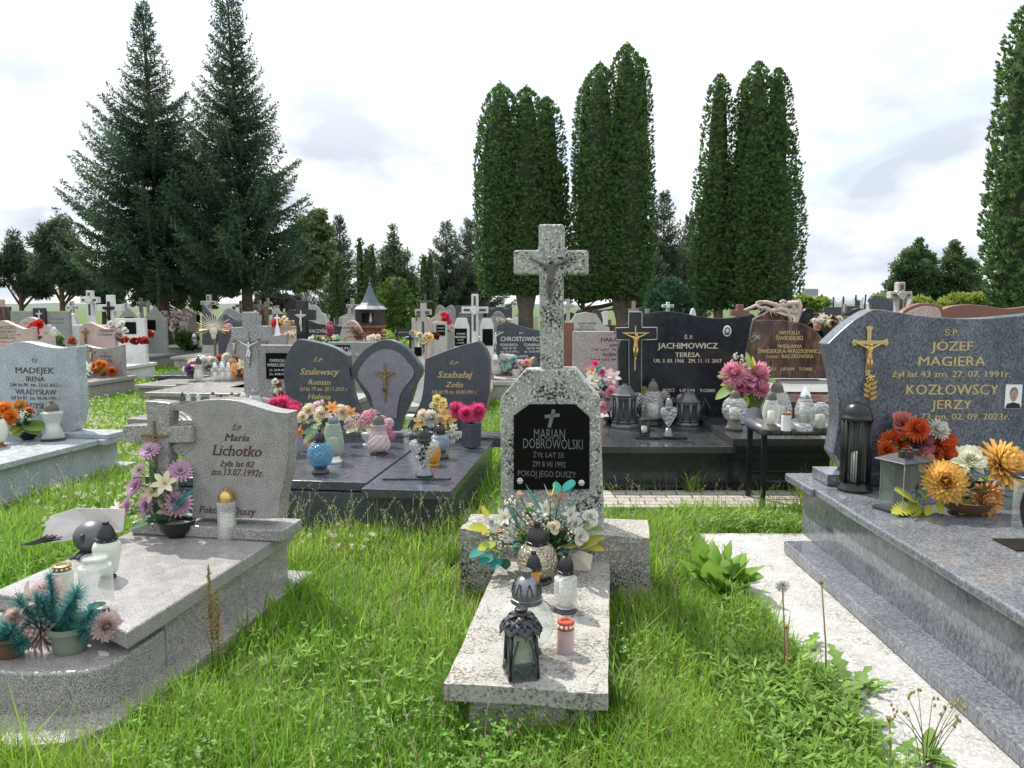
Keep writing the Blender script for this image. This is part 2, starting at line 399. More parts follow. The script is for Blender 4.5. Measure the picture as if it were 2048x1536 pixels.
def inscr(parent, fr, yl, lines, m, it=0, serif=1, bold=.014, name='inscription', proud=.0015):
    """lines: (text, centre px, baseline px, width px, capital height px) measured on the stone's own face"""
    o = None
    for t in lines:
        txt, xc, yb, wp, hp = t[:5]; q = M()
        vs, fs = glyphs(txt, bold, serif, it)
        if not vs: continue
        x0 = min(v[0] for v in vs); x1 = max(v[0] for v in vs)
        a = fr.P(xc - wp / 2, yb, yl); b = fr.P(xc + wp / 2, yb, yl); c = fr.P(xc, yb - hp, yl)
        kx = (b[0] - a[0]) / (x1 - x0); kz = (c[1] - a[1]) / caph()
        q.add([(a[0] + (v[0] - x0) * kx, yl - proud, a[1] + v[1] * kz) for v in vs], fs)
        if bold > 0: q.add([(a[0] + (v[0] - x0 + bold * 2.2) * kx, yl - proud - .0005, a[1] + v[1] * kz) for v in vs], fs)
        o = q.build(name, m, parent)
    return o
def scribble(parent, fr, yl, rows, m, seed=1, name='inscription'):
    """lettering too far off to read: rows (centre px, baseline px, width px, height px) of small strokes"""
    r = random.Random(seed); o = None
    for xc, yb, wp, hp in rows:
        q = M(); a = fr.P(xc - wp / 2, yb, yl); b = fr.P(xc + wp / 2, yb, yl); h = fr.P(xc, yb - hp, yl)[1] - a[1]
        x = a[0]
        while x < b[0]:
            ww = h * r.uniform(.25, .6)
            q.add([(x, yl - .002, a[1]), (x + ww * .4, yl - .002, a[1]), (x + ww * .4, yl - .002, a[1] + h), (x, yl - .002, a[1] + h)], [(0, 1, 2, 3)])
            if r.random() < .6: q.add([(x, yl - .0025, a[1] + h * .75), (x + ww, yl - .0025, a[1] + h * .75), (x + ww, yl - .0025, a[1] + h), (x, yl - .0025, a[1] + h)], [(0, 1, 2, 3)])
            x += ww * 1.4
        o = q.build(name, m, parent)
    return o
# ---------------- the figure on a crucifix, one skinned body
_fig = []
def corpus():
    if _fig: return _fig[0]
    V = [(0, 0, .50), (0, -.01, .62), (0, -.015, .75), (0, -.02, .84), (.02, -.045, .90), (.03, -.055, .955),
         (-.09, -.01, .80), (-.25, 0, .87), (-.44, .01, .965), (.09, -.01, .80), (.25, 0, .87), (.44, .01, .965),
         (-.055, -.01, .46), (-.06, -.075, .27), (-.02, -.01, .06), (-.015, -.05, -.01),
         (.055, -.01, .46), (.05, -.085, .27), (.01, -.03, .06), (.01, -.065, -.01), (-.50, 0, .99), (.50, 0, .99)]
    E = [(0, 1), (1, 2), (2, 3), (3, 4), (4, 5), (2, 6), (6, 7), (7, 8), (8, 20), (2, 9), (9, 10), (10, 11), (11, 21), (0, 12), (12, 13), (13, 14), (14, 15), (0, 16), (16, 17), (17, 18), (18, 19)]
    Rr = [.075, .06, .085, .035, .055, .045, .045, .032, .02, .045, .032, .02, .058, .04, .025, .02, .058, .04, .025, .02, .022, .022]
    me = bpy.data.meshes.new('body'); me.from_pydata(V, E, [])
    o = bpy.data.objects.new('body', me); COL.objects.link(o)
    sk = o.modifiers.new('s', 'SKIN'); sk.use_smooth_shade = True
    for i, s_ in enumerate(me.skin_vertices[0].data): s_.radius = (Rr[i], Rr[i]); s_.use_root = (i == 0)
    ss = o.modifiers.new('ss', 'SUBSURF'); ss.levels = 1
    dg = bpy.context.evaluated_depsgraph_get(); dg.update()
    m2 = bpy.data.meshes.new_from_object(o.evaluated_get(dg)); m2.name = 'figure'
    bpy.data.objects.remove(o); m2.materials.clear()
    # loincloth folds
    bm = bmesh.new(); bm.from_mesh(m2)
    for k in range(5):
        z = .44 + .02 * k
        bmesh.ops.create_cone(bm, cap_ends=True, segments=10, radius1=.105 - .005 * k, radius2=.1 - .005 * k, depth=.016, matrix=Matrix.Translation((0, -.012, z)) @ Matrix.Rotation(.2, 4, 'Y'))
    for f in bm.faces: f.smooth = True
    bm.to_mesh(m2); bm.free(); _fig.append(m2); return m2
_figm = {}
def figure(parent, x, y, z, h, m, name='figure'):
    k = m
    if k not in _figm: c = corpus().copy(); c.materials.append(MAT(m)); _figm[k] = c
    o = link(name, _figm[k], None, parent, loc=(x, y, z)); o.scale = (h, h, h); return o
def crucifix(parent, fr, yl, xc, yt, yb, xl, xr, ya, cm, fm, t=.014, d=.012, fh=.62, fig=True, flare=0, fz=.2, wpx=0):
    """yt/yb top and foot px, xl/xr arm ends px, ya arm height px"""
    x, zt = fr.P(xc, yt, yl); zb = fr.P(xc, yb, yl)[1]; x0 = fr.P(xl, ya, yl)[0]; x1, za = fr.P(xr, ya, yl)
    if wpx: t = fr.P(xc + wpx / 2, ya, yl)[0] - x
    q = M()
    if flare:
        fl = flare
        q.prism([(x - t, zb), (x + t, zb), (x + t, za - t), (x1 - 3 * t, za - t), (x1 - t, za - t * fl), (x1, za), (x1 - t, za + t * fl), (x1 - 3 * t, za + t), (x + t, za + t), (x + t, zt - 3 * t), (x + t * fl, zt - t), (x, zt), (x - t * fl, zt - t), (x - t, zt - 3 * t), (x - t, za + t), (x0 + 3 * t, za + t), (x0 + t, za + t * fl), (x0, za), (x0 + t, za - t * fl), (x0 + 3 * t, za - t), (x - t, za - t)], yl - d - .003, yl - .003)
    else:
        q.prism([(x - t, zb), (x + t, zb), (x + t, za - t), (x1, za - t), (x1, za + t), (x + t, za + t), (x + t, zt), (x - t, zt), (x - t, za + t), (x0, za + t), (x0, za - t), (x - t, za - t)], yl - d - .003, yl - .003)
    c = q.build('crucifix', cm, parent, bev=.0015, seg=1)
    if fig:
        H = (zt - zb) * fh
        figure(parent, x, yl - d - .014 * H / .2 - .002, za - .965 * H + .01 * 0, H, fm)
    return c
# ---------------- outlines of headstones, u across 0..1, v up 0..1
def shape(kind):
    c = smooth_curve
    if kind == 'flat': top = [(1, 1), (0, 1)]
    elif kind == 'round': top = [(1 - (1 - math.cos(math.pi * i / 14)) / 2, .55 + .45 * math.sin(math.pi * i / 14)) for i in range(15)]
    elif kind == 'arch': top = [(1 - (1 - math.cos(math.pi * i / 14)) / 2, .8 + .2 * math.sin(math.pi * i / 14)) for i in range(15)]
    elif kind == 'wave': top = c([(1, .9), (.8, .87), (.55, .93), (.3, 1), (.1, .95), (0, .86)])
    elif kind == 'waver': top = c([(1, .86), (.88, .97), (.7, 1), (.45, .93), (.2, .87), (0, .9)])
    elif kind == 'gable': top = [(1, .72), (.5, 1), (0, .72)]
    elif kind == 'chamfer': top = [(1, .86), (.82, 1), (.18, 1), (0, .86)]
    elif kind == 'shoulder': top = [(1, .78), (.86, .82), (.72, .97), (.5, 1), (.28, .97), (.14, .82), (0, .78)]
    elif kind == 'bumps': top = c([(1, .8), (.96, .93), (.8, 1), (.62, .97), (.5, .93), (.38, .97), (.2, 1), (.04, .93), (0, .8)], 4)
    elif kind == 'slopel': top = [(1, .62)] + c([(.8, .68), (.4, .85), (0, 1)], 4)
    elif kind == 'sloper': top = c([(1, 1), (.6, .85), (.2, .68)], 4) + [(0, .62)]
    elif kind == 'swoop': top = c([(1, .95), (.9, .9), (.6, .84), (.3, .97), (.15, 1), (0, .97)])
    elif kind == 'scoop': top = c([(1, 1), (.8, .93), (.5, .88), (.2, .93), (0, 1)])
    return [(0, 0), (1, 0)] + top
def crosspts(x0, x1, z0, z1, za, t, ta=None):
    ta = ta or t; x = (x0 + x1) / 2
    return [(x - t, z0), (x + t, z0), (x + t, za - ta), (x1, za - ta), (x1, za + ta), (x + t, za + ta), (x + t, z1), (x - t, z1), (x - t, za + ta), (x0, za + ta), (x0, za - ta), (x - t, za - ta)]
def grave(name, label, x, Y, yaw, cat='grave', group=None):
    fr = Fr(x, Y, yaw); e = empty(name, label, cat, fr.o, yaw, group); e_fr = fr; return e, fr
def bg(label, Y, x0, x1, yt, shp, m, yaw=4, th=.1, zb=.3, slab=.3, slen=1.7, sm=None, text=None, tm='black_ink', cru=None, plq=None, it=0, serif=1, sw=.12, pts=None, extra=None):
    """a gravestone measured from the photograph: left, right and top px of its headstone at depth Y"""
    a = at(x0, yt, Y); b = at(x1, yt, Y)
    e, fr = grave('gravestone', label, (a.x + b.x) / 2, Y, yaw)
    if pts: P = [fr.P(p[0], p[1], 0) for p in pts]
    else:
        l = fr.P(x0, yt, 0); r_ = fr.P(x1, yt, 0); H = l[1] - zb
        P = [(l[0] + u * (r_[0] - l[0]), zb + v * H) for u, v in shape(shp)]
    M().prism(P, 0, th).build('headstone', m, e, bev=.006)
    hw = (max(p[0] for p in P) - min(p[0] for p in P)) / 2; cx = (max(p[0] for p in P) + min(p[0] for p in P)) / 2
    if slab:
        s_ = sm or m
        M().box(cx - hw - sw, cx + hw + sw, -slen, th + .1, slab - .06, slab).build('slab', s_, e, bev=.006)
        M().box(cx - hw - sw + .04, cx + hw + sw - .04, -slen + .04, th + .06, -.05, slab - .062).build('plinth', s_, e)
    if zb > slab: M().box(cx - hw * .8, cx + hw * .8, .005, th - .005, slab + .001, zb + .01).build('foot_block', m, e)
    if text:
        if isinstance(text[0][0], str): inscr(e, fr, 0, text, tm, it, serif)
        else: scribble(e, fr, 0, text, tm, int(x0 + yt))
    if plq:
        c0 = fr.P(plq[0], plq[1], 0); c1 = fr.P(plq[2], plq[3], 0)
        M().box(c0[0], c1[0], -.015, -.001, c1[1], c0[1]).build('plaque', 'plaque', e)
        if len(plq) > 4:
            if isinstance(plq[4][0][0], str): inscr(e, fr, -.015, plq[4], 'white_ink')
            else: scribble(e, fr, -.016, plq[4], 'white_ink', int(x0))
    if cru: crucifix(e, fr, 0, *cru)
    if extra: extra(e, fr)
    return e, fr
def bcross(label, Y, x0, x1, yt, yb, ya, wpx, m, yaw=2, inset=None, cru=None, base=None, th=.12, slab=.28, slen=1.5, hub=0, figm=None, name='cross_monument'):
    a = at(x0, yt, Y); b = at(x1, yt, Y)
    e, fr = grave(name, label, (a.x + b.x) / 2, Y, yaw)
    l = fr.P(x0, ya, 0); r_ = fr.P(x1, ya, 0); z1 = fr.P(x0, yt, 0)[1]; z0 = max(.02, fr.P(x0, yb, 0)[1]) ; t = wpx / F * Y / 2
    P = crosspts(l[0], r_[0], z0, z1, l[1], t)
    M().prism(P, 0, th).build('cross', m, e, bev=.008)
    cx = (l[0] + r_[0]) / 2; hw = max(.32, (r_[0] - l[0]) * .55)
    if base: M().box(cx - base, cx + base, -.06, th + .06, slab, z0 + .001).build('pedestal', m, e, bev=.01)
    elif z0 > slab: M().prism([(cx - hw * .7, slab), (cx + hw * .7, slab), (cx + t * 1.6, z0), (cx - t * 1.6, z0)], .005, th - .005).build('pedestal', m, e, bev=.006)
    if slab:
        M().box(cx - hw, cx + hw, -slen, .3, slab - .07, slab - .002).build('slab', m, e, bev=.006)
        M().box(cx - hw + .05, cx + hw - .05, -slen + .05, .26, -.05, slab - .072).build('plinth', m, e)
    if inset:
        q = M(); k = t * .33; hh = z1 - z0
        for (u0, u1, v0, v1) in ((cx - k, cx + k, l[1] + t * 1.25, z1 - t * .7), (cx - k, cx + k, l[1] - t * 1.25 - hh * .33, l[1] - t * 1.25), (l[0] + t * .7, cx - t * 1.25, l[1] - k, l[1] + k), (cx + t * 1.25, r_[0] - t * .7, l[1] - k, l[1] + k)):
            if u1 > u0 and v1 > v0: q.box(u0, u1, -.012, -.001, v0, v1)
        q.build('inset', inset, e)
    if hub: M().prism([(cx, l[1] - t * 1.5), (cx + t * 1.5, l[1]), (cx, l[1] + t * 1.5), (cx - t * 1.5, l[1])], -.03, -.013).build('medallion', m, e, bev=.004)
    if cru: crucifix(e, fr, 0, *cru)
    return e, fr
# ---------------- grave lanterns
BODY = {'ball': [(.55, 0), (.82, .12), (1, .38), (1, .6), (.86, .84), (.62, 1)],
        'pear': [(.72, 0), (.98, .12), (1, .3), (.8, .55), (.66, .75), (.72, .92), (.76, 1)],
        'urn': [(.6, 0), (.68, .1), (.8, .35), (.96, .62), (1, .8), (.86, .94), (.66, 1)],
        'vase': [(.78, 0), (.7, .1), (.74, .3), (.95, .6), (1, .8), (.9, .94), (.72, 1)],
        'cyl': [(.95, 0), (1, .04), (.98, .3), (.98, .7), (1, .95), (.92, 1)],
        'tall': [(.62, 0), (.88, .08), (1, .3), (.96, .55), (.8, .85), (.66, 1)],
        'jar': [(.86, 0), (1, .05), (1, .78), (.92, .86), (.72, .92), (.74, 1)],
        'hour': [(1, 0), (.82, .22), (.62, .45), (.66, .6), (.9, .84), (1, .93), (.7, 1)],
        'crystal': [(.6, 0), (.95, .3), (1, .5), (.8, .8), (.6, 1)],
        'bud': [(.5, 0), (.9, .2), (1, .5), (.85, .8), (.6, 1)],
        'chunk': [(.8, 0), (1, .1), (.94, .5), (1, .88), (.78, 1)]}
def lid_prof(kind, r, h):
    if kind == 'dome': P = [(1, 0), (1.04, .02), (1.04, .15), (.96, .17), (.97, .3), (.85, .52), (.6, .72), (.36, .8), (.3, .81), (.3, .95), (.36, .96), (.36, 1), (.2, 1)]
    elif kind == 'cone': P = [(1, 0), (1.05, .03), (1.05, .18), (.92, .2), (.9, .32), (.7, .6), (.46, .82), (.34, .86), (.34, 1), (.2, 1)]
    elif kind == 'votive': P = [(1, 0), (1.02, .02), (1.02, .9), (.94, .99), (.6, 1), (.5, .8), (.3, .8)]
    elif kind == 'spire': P = [(1, 0), (1.04, .03), (1, .2), (.86, .4), (.55, .68), (.3, .88), (.14, .95), (.1, 1)]
    return [(r * a, h * b) for a, b in P]
def lantern(label, px, pt, pb, wp, z, body='ball', lid='dome', gm='glass_clear', lm='black_plastic', bm_=None, lf=.3, bf=.08, bw=.8, rib=0, ribn=0, n=28, sq=0, twist=0, wax='wax', lw=.62, group='grave lanterns', flat=False, waxh=.55, name='grave_lantern', cat='lantern', Y=None, dia=0):
    p = onz(px, pb, z); dep = p.y; s_ = dep / F
    r = wp * s_ / 2 * 1.0; p = onz(px, pb, z); dist = dep + r * .6
    x = (px - 1024) / F * (dist * _ca + (CH - z) * _sa)
    top = at(px, pt, dist); H = top.z - z
    e = empty(name, label, cat, (x, dist, z), 0, group)
    hb = H * bf if bm_ else 0; hl = H * lf; hg = H - hb - hl
    if bm_:
        M().lathe([(r * bw, 0), (r * bw, hb * .3), (r * bw * .8, hb * .45), (r * bw * .72, hb)], n).build('base', bm_, e, True)
    B = [(r * a, hb + hg * b) for a, b in smooth_curve(BODY[body], 10 if dia else 3)]
    if dia: n = dia * 8
    if body in ('crystal',): B = [(r * a, hb + hg * b) for a, b in BODY[body]]; n = 10
    M().lathe(B, n, rib=rib, ribn=ribn, sq=sq, twist=twist, cap=True).build('glass_body', gm, e, not (flat or body == 'crystal'))
    if dia:
        me = [c for c in e.children if c.name.startswith('glass_body')][0].data
        for v in me.vertices:
            a = math.atan2(v.co.y, v.co.x) * dia; b = v.co.z / (2 * math.pi * r / dia) * 2 * math.pi; k = 1 + .032 * (max(math.cos(a + b), math.cos(a - b)) - .3) * (v.co.xy.length > r * .6)
            v.co.x *= k; v.co.y *= k
    wr = min(a for a, _ in B) * .82
    if wax: M().lathe([(wr, hb + .004), (wr, hb + hg * waxh), (wr * .3, hb + hg * waxh * .98)], 14).build('candle', wax, e, True)
    q = M().lathe(lid_prof(lid, r * lw, hl), 20, (0, 0, hb + hg - .001)); ld = q.build('lid', lm, e, True)
    ld.modifiers.new('e', 'EDGE_SPLIT').split_angle = R(40)
    if lid == 'votive' and lm in ('wax_red', 'brass_dark', 'copper'):
        q = M()
        for k in range(12):
            a = k * math.pi / 6; q.ball((r * lw * 1.01 * math.cos(a), r * lw * 1.01 * math.sin(a), hb + hg + hl * .45), hl * .2, 6, 4)
        q.build('rim_holes', 'wax', ld)
    if lid in ('dome', 'cone'):      # vent slots round the rim
        q = M()
        for k in range(8):
            a = k * math.pi / 4 + .3; rr = r * lw * 1.045
            q.ball((rr * math.cos(a), rr * math.sin(a), hb + hg + hl * .09), hl * .04, 6, 4)
        q.build('vent_studs', 'silver_grey' if lm != 'gold' else 'brass_dark', ld)
    return e
# ---------------- flowers; every flower faces +Z and has radius about 1
def lerp(a, b, t): return tuple(a[i] + (b[i] - a[i]) * t for i in range(3))
def jit(c, r, k=.12):
    g = 1 + r.uniform(-k, k); return tuple(max(0, min(1, x * g)) for x in c)
def petal(q, az, L_, W, el, curl, r0, z0, c0, c1, n=3, cup=.1, tipw=.35, roll=0):
    """a strap or blade starting at radius r0, elevation el, bending by curl along its length"""
    ca, sa = math.cos(az), math.sin(az); vs = []; cs = []; rr, z, a = r0, z0, el
    for j in range(n + 1):
        t = j / n; wd = W * (math.sin(math.pi * (.22 + .62 * t)) if tipw else 1 - .1 * t) * (1 if j < n else max(tipw, .15))
        for sgn in (-1, 0, 1):
            zz = z + (cup * W if sgn else 0)
            vs.append((rr * ca - sgn * wd * sa, rr * sa + sgn * wd * ca, zz)); cs.append(lerp(c0, c1, t))
        rr += math.cos(a) * L_ / n; z += math.sin(a) * L_ / n; a += curl / n
    fs = [(j * 3 + k, j * 3 + k + 1, j * 3 + k + 4, j * 3 + k + 3) for j in range(n) for k in (0, 1)]
    q.add(vs, fs, cs)
_fl = {}
def flower_mesh(kind, c, seed=0):
    k = (kind, c, seed)
    if k in _fl: return _fl[k]
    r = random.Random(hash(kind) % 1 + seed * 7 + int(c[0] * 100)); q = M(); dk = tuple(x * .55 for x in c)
    if kind in ('mum', 'pompom'):
        n = 150 if kind == 'mum' else 190
        for i in range(n):
            t = (i + .5) / n; el = math.pi / 2 * (1 - t ** .8 * 1.35); az = i * 2.39996
            L_ = (.8 + .15 * t) * r.uniform(.85, 1.1)
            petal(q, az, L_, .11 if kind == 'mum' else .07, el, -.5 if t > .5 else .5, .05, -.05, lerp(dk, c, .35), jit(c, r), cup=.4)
    elif kind == 'dahlia':
        for i in range(105):
            t = (i + .5) / 105; el = math.pi / 2 * (1 - t ** .7 * 1.15); az = i * 2.39996
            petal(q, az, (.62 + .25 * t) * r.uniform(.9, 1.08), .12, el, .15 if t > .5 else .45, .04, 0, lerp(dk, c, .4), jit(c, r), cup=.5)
    elif kind == 'gerbera':
        for ring, (nn, L_, el) in enumerate(((19, .86, .12), (17, .66, .35), (13, .36, .75))):
            for i in range(nn):
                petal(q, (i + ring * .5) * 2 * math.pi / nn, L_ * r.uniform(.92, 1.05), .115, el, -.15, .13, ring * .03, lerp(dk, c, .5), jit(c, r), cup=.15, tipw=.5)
        q.col = tuple(x * .35 for x in c); q.ball((0, 0, .06), .17, 8, 5, sz=.5)
    elif kind == 'rose':
        for i in range(17):
            t = i / 16; az = i * 2.25; el = math.pi / 2 - .12 - t * .95
            petal(q, az, .52 + .3 * t, .16 + .38 * t, el, -.25 - .75 * t, .02 + .26 * t, .22 - .3 * t, lerp(dk, c, .2 + .4 * t), jit(c, r), n=4, cup=.5 - .2 * t, tipw=.75)
        q.col = dk; q.ball((0, 0, .15), .2, 8, 5, sz=1.6)
    elif kind == 'tulip':
        for i in range(6):
            petal(q, i * math.pi / 3 + (i % 2) * .1, 1.25, .38, 1.2, .6, .12, -.3, lerp((.5, .6, .3), c, .35), jit(c, r), n=4, cup=.35, tipw=.25)
    elif kind == 'lily':
        for i in range(6):
            petal(q, i * math.pi / 3, 1.15, .24, .85 - .1 * (i % 2), -1.1, .05, -.1, lerp(c, (.7, .75, .5), .3), jit(c, r), n=4, cup=.4, tipw=.2)
        q.col = (.7, .5, .1)
        for i in range(5): q.tube([(0, 0, 0), (.12 * math.cos(i * 1.25), .12 * math.sin(i * 1.25), .5)], .02, 4)
    elif kind == 'hydrangea':
        for i in range(46):
            t = (i + .5) / 46; ph = math.acos(1 - 1.35 * t); az = i * 2.39996; ce = Vector((math.sin(ph) * math.cos(az), math.sin(ph) * math.sin(az), math.cos(ph))) * .75
            u = ce.orthogonal().normalized(); v = ce.normalized().cross(u); cc = jit(c, r, .2)
            for j in range(4):
                a = j * math.pi / 2 + r.random(); d = u * math.cos(a) + v * math.sin(a); s2 = u * -math.sin(a) + v * math.cos(a)
                q.add([ce, ce + d * .16 + s2 * .09, ce + d * .24 + ce * .08, ce + d * .16 - s2 * .09], [(0, 1, 2, 3)], [dk, cc, cc, cc])
    elif kind == 'filler':           # a loose head of tiny buds
        for i in range(26):
            d = Vector((r.gauss(0, 1), r.gauss(0, 1), abs(r.gauss(0, .8)))).normalized() * r.uniform(.5, 1)
            q.col = jit(c, r, .2); q.ball(d, .12, 5, 3)
        q.col = (.1, .17, .06)
        for i in range(9):
            d = Vector((r.gauss(0, 1), r.gauss(0, 1), 1)).normalized() * .9; q.tube([(0, 0, -.4), d], .015, 3)
    me = q.mesh(kind); 
    for p in me.polygons: p.use_smooth = True
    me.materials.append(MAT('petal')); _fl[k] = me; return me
FN = {'mum': 'chrysanthemum', 'pompom': 'chrysanthemum', 'dahlia': 'dahlia', 'gerbera': 'gerbera', 'rose': 'rose', 'tulip': 'tulip', 'lily': 'lily', 'hydrangea': 'hydrangea', 'filler': 'bud_spray'}
def leaf_mesh(q, base, d, up, L_, W, c, droop=.5, fold=.25, n=5, lobed=0):
    d = Vector(d).normalized(); s_ = d.cross(Vector(up)); s_ = s_.normalized() if s_.length > .01 else Vector((1, 0, 0)); p = Vector(base); vs = []; cs = []
    for j in range(n + 1):
        t = j / n; wd = W * math.sin(math.pi * min(1, .06 + .94 * t)) ** .7 * (1 if not lobed or j % 2 else lobed)
        u = s_.cross(d)
        for sg in (-1, 0, 1): vs.append(p + s_ * sg * wd + u * (fold * wd if sg else 0)); cs.append(jit(c, random, .06) if sg else tuple(min(1, x * 1.15) for x in c))
        p = p + d * L_ / n; d = (d + Vector((0, 0, -droop / n))).normalized()
    q.add(vs, [(j * 3 + k, j * 3 + k + 1, j * 3 + k + 4, j * 3 + k + 3) for j in range(n) for k in (0, 1)], cs)
def pot(kind, e, r, h, m):
    if kind == 'bowl': P = [(r * .5, 0), (r * .55, h * .1), (r * .85, h * .45), (r * .98, h * .85), (r * 1.05, h), (r * .9, h), (r * .8, h * .7)]
    elif kind == 'footed': P = [(r * .8, 0), (r * .8, h * .08), (r * .35, h * .2), (r * .35, h * .3), (r * .85, h * .6), (r, h * .95), (r * 1.05, h), (r * .85, h)]
    elif kind == 'square': return M().lathe([(r * .9, 0), (r, h), (r * .85, h), (r * .8, h * .8)], 4, (0, 0, 0), sq=0).build('pot', m, e, bev=.004)
    else: P = [(r * .7, 0), (r * .78, h * .1), (r * .95, h * .8), (r * 1.06, h * .82), (r * 1.06, h), (r * .92, h), (r * .9, h * .8)]
    o = M().lathe(P, 24).build('pot', m, e, True); o.modifiers.new('e', 'EDGE_SPLIT').split_angle = R(35); return o
def bouquet(label, z, bx, by, fl, leaves=(), potk=None, seed=1, cat='flowers', name='flower_arrangement', Y=None, depth=.09, group='flower arrangements on the graves', stems=True):
    """bx,by: px of the pot's foot on a surface of height z. fl: (kind, colour, px, py, radius px).
       leaves: (px, py of tip, colour, width) plus an int for random filler"""
    r = random.Random(seed); b = onz(bx, by, z) if Y is None else Vector((at(bx, by, Y).x, Y, z))
    b.z = z; potr = .07
    if potk: b.y += potk[1]
    e = empty(name, label, cat, b, 0, group); top = Vector((0, 0, 0))
    if potk: pot(potk[0], e, potk[1], potk[2], potk[3]); top = Vector((0, 0, potk[2]))
    pts = []
    for (k, c, px, py, rp) in fl:
        rad = rp * b.y / F; dy = r.uniform(-1, .5) * depth
        p = at(px, py, b.y + dy) - b; pts.append((k, c, p, rad))
    if pts:
        cen = sum((p for _, _, p, _ in pts), Vector()) / len(pts); cen = cen * .55 + top * .45; cen.y += depth * 1.1
    q = M(); q.col = (.07, .13, .04)
    for i, (k, c, p, rad) in enumerate(pts):
        o = link(FN[k], flower_mesh(k, c, i % 2), None, e, loc=p)
        d = (p - cen).normalized() * .8 + Vector((0, -.75, .35))
        if k in ('tulip',): d = (p - cen).normalized() * .7 + Vector((0, -.2, 1.2))
        o.rotation_euler = (d.to_track_quat('Z', 'Y').to_matrix() @ Matrix.Rotation(r.uniform(0, 6), 3, 'Z')).to_euler()
        kk = {'rose': .95, 'tulip': .8}.get(k, 1); o.scale = (rad * kk * (1.42 if rad > .032 else 1.6),) * 3
        if stems: q.tube([top, (top + p) / 2 + Vector((0, .02, .01)), p - d.normalized() * rad * .15], .0025, 5)
    nleaf = 0
    for lf in leaves:
        if isinstance(lf, tuple) and len(lf) == 3 and isinstance(lf[0], int) and not isinstance(lf[1], (int, float)):
            n, c, L_ = lf                                # n random leaves of length L_
            for i in range(n):
                t = r.choice(pts)[2] if pts else top; a = top.lerp(t, r.uniform(.25, .85)) + Vector((r.uniform(-1, 1), r.uniform(-.5, 1), r.uniform(-1, .5))) * .02
                d = (t - top).normalized() * .6 + Vector((r.gauss(0, .8), r.gauss(-.2, .7), r.gauss(.2, .5)))
                leaf_mesh(q, a, d, (0, 0, 1), L_ * r.uniform(.7, 1.4), L_ * r.uniform(.22, .36), jit(c, r, .3), r.uniform(.2, 1)); nleaf += 1
        else:
            x0, y0, x1, y1, c, wd = lf                   # one leaf from px to px
            A = at(x0, y0, b.y - depth * .2) - b; B = at(x1, y1, b.y - depth * .9) - b; L_ = (B - A).length
            leaf_mesh(q, A, (B - A), (0, -.5, 1), L_, L_ * wd, c, .05, .15, 17 if c == YG and wd >= .34 else 7, .5 if c == YG and wd >= .34 else 0); nleaf += 1
    if q.v: q.build('foliage', 'leaf', e, True)
    return e
# ================= the ground
def ground():
    n = 140; vs = []; fs = []
    xs = [math.copysign(abs(t) ** 3.2 * 600, t) for t in np.linspace(-1, 1, n)]
    ys = [-20 + (t ** 3) * 820 for t in np.linspace(0, 1, n)]
    for y in ys:
        for x in xs:
            vs.append((x, y, -.012 + .02 * noise.noise((x * .8, y * .8, 0)) * (1 if 0 < y < 60 else 0)))
    fs = [(j * n + i, j * n + i + 1, (j + 1) * n + i + 1, (j + 1) * n + i) for j in range(n - 1) for i in range(n - 1)]
    q = M().add(vs, fs); o = q.build('ground', 'soil_grass', smooth=True); struct(o)
def _soil():
    m, N, L, b, o = new('soil_grass'); b.inputs['Roughness'].default_value = .95
    t = N.new('ShaderNodeTexCoord'); a = nz(N, L, t.outputs['Object'], .9, 8, .65); r = rmp(N, [(.3, (.035, .06, .012)), (.55, (.075, .12, .02)), (.75, (.13, .15, .04))])
    L.new(a.outputs[0], r.inputs[0]); L.new(r.outputs[0], b.inputs['Base Color'])
    n3 = nz(N, L, t.outputs['Object'], 40, 5, .7); bp = N.new('ShaderNodeBump'); bp.inputs['Distance'].default_value = .03; L.new(n3.outputs[0], bp.inputs['Height']); L.new(bp.outputs[0], b.inputs['Normal'])
    return m
_MF['soil_grass'] = _soil
ground()
FOOT = []   # footprints kept free of grass: (frame, x0, x1, y0, y1)
def foot(fr, x0, x1, y0, y1): FOOT.append((fr, x0, x1, y0, y1))
# ================= central grave: old washed terrazzo
A, fA = grave('grave', 'old terrazzo grave with a tall stone cross and black plaque, centre foreground', .225, 3.93, 7.4)
h = fA.P
pl = [(1004, 1045), (1002, 1000), (1000, 797), (1049, 739), (1149, 737), (1199, 797), (1208, 1045)]
Z0 = .325
P = [h(x, y, .07) for x, y in pl]; P[0] = (P[0][0], Z0); P[-1] = (P[-1][0], Z0)
M().prism(P, .07, .23).build('headstone', 'terrazzo_old', A, bev=.012, seg=3)
zc = P[3][1]
c = [h(x, y, .09) for x, y in ((1080, 742), (1125, 742), (1125, 550), (1176, 549), (1176, 500), (1127, 500), (1127, 448), (1077, 448), (1077, 500), (1027, 500), (1027, 549), (1078, 549))]
c[0] = (c[0][0], zc + .001); c[1] = (c[1][0], zc + .001)
M().prism(c, .09, .20).build('cross', 'terrazzo_old', A, bev=.012, seg=3)
xx, za = h(1101, 524, .09)
M().box(xx - .1, xx + .1, .087, .0895, za + .01, za + .012)
hh = h(1101, 516, .09)[1] - h(1101, 602, .09)[1]
figure(A, xx + .002, .078, h(1101, 602, .09)[1], hh * 1.02, 'bronze_grey')
pq = [h(x, y, .07) for x, y in ((1028, 979), (1179, 977), (1179, 834), (1151, 808), (1059, 808), (1028, 831))]
M().prism(pq, .058, .0699).build('plaque', 'plaque', A, bev=.001, seg=1)
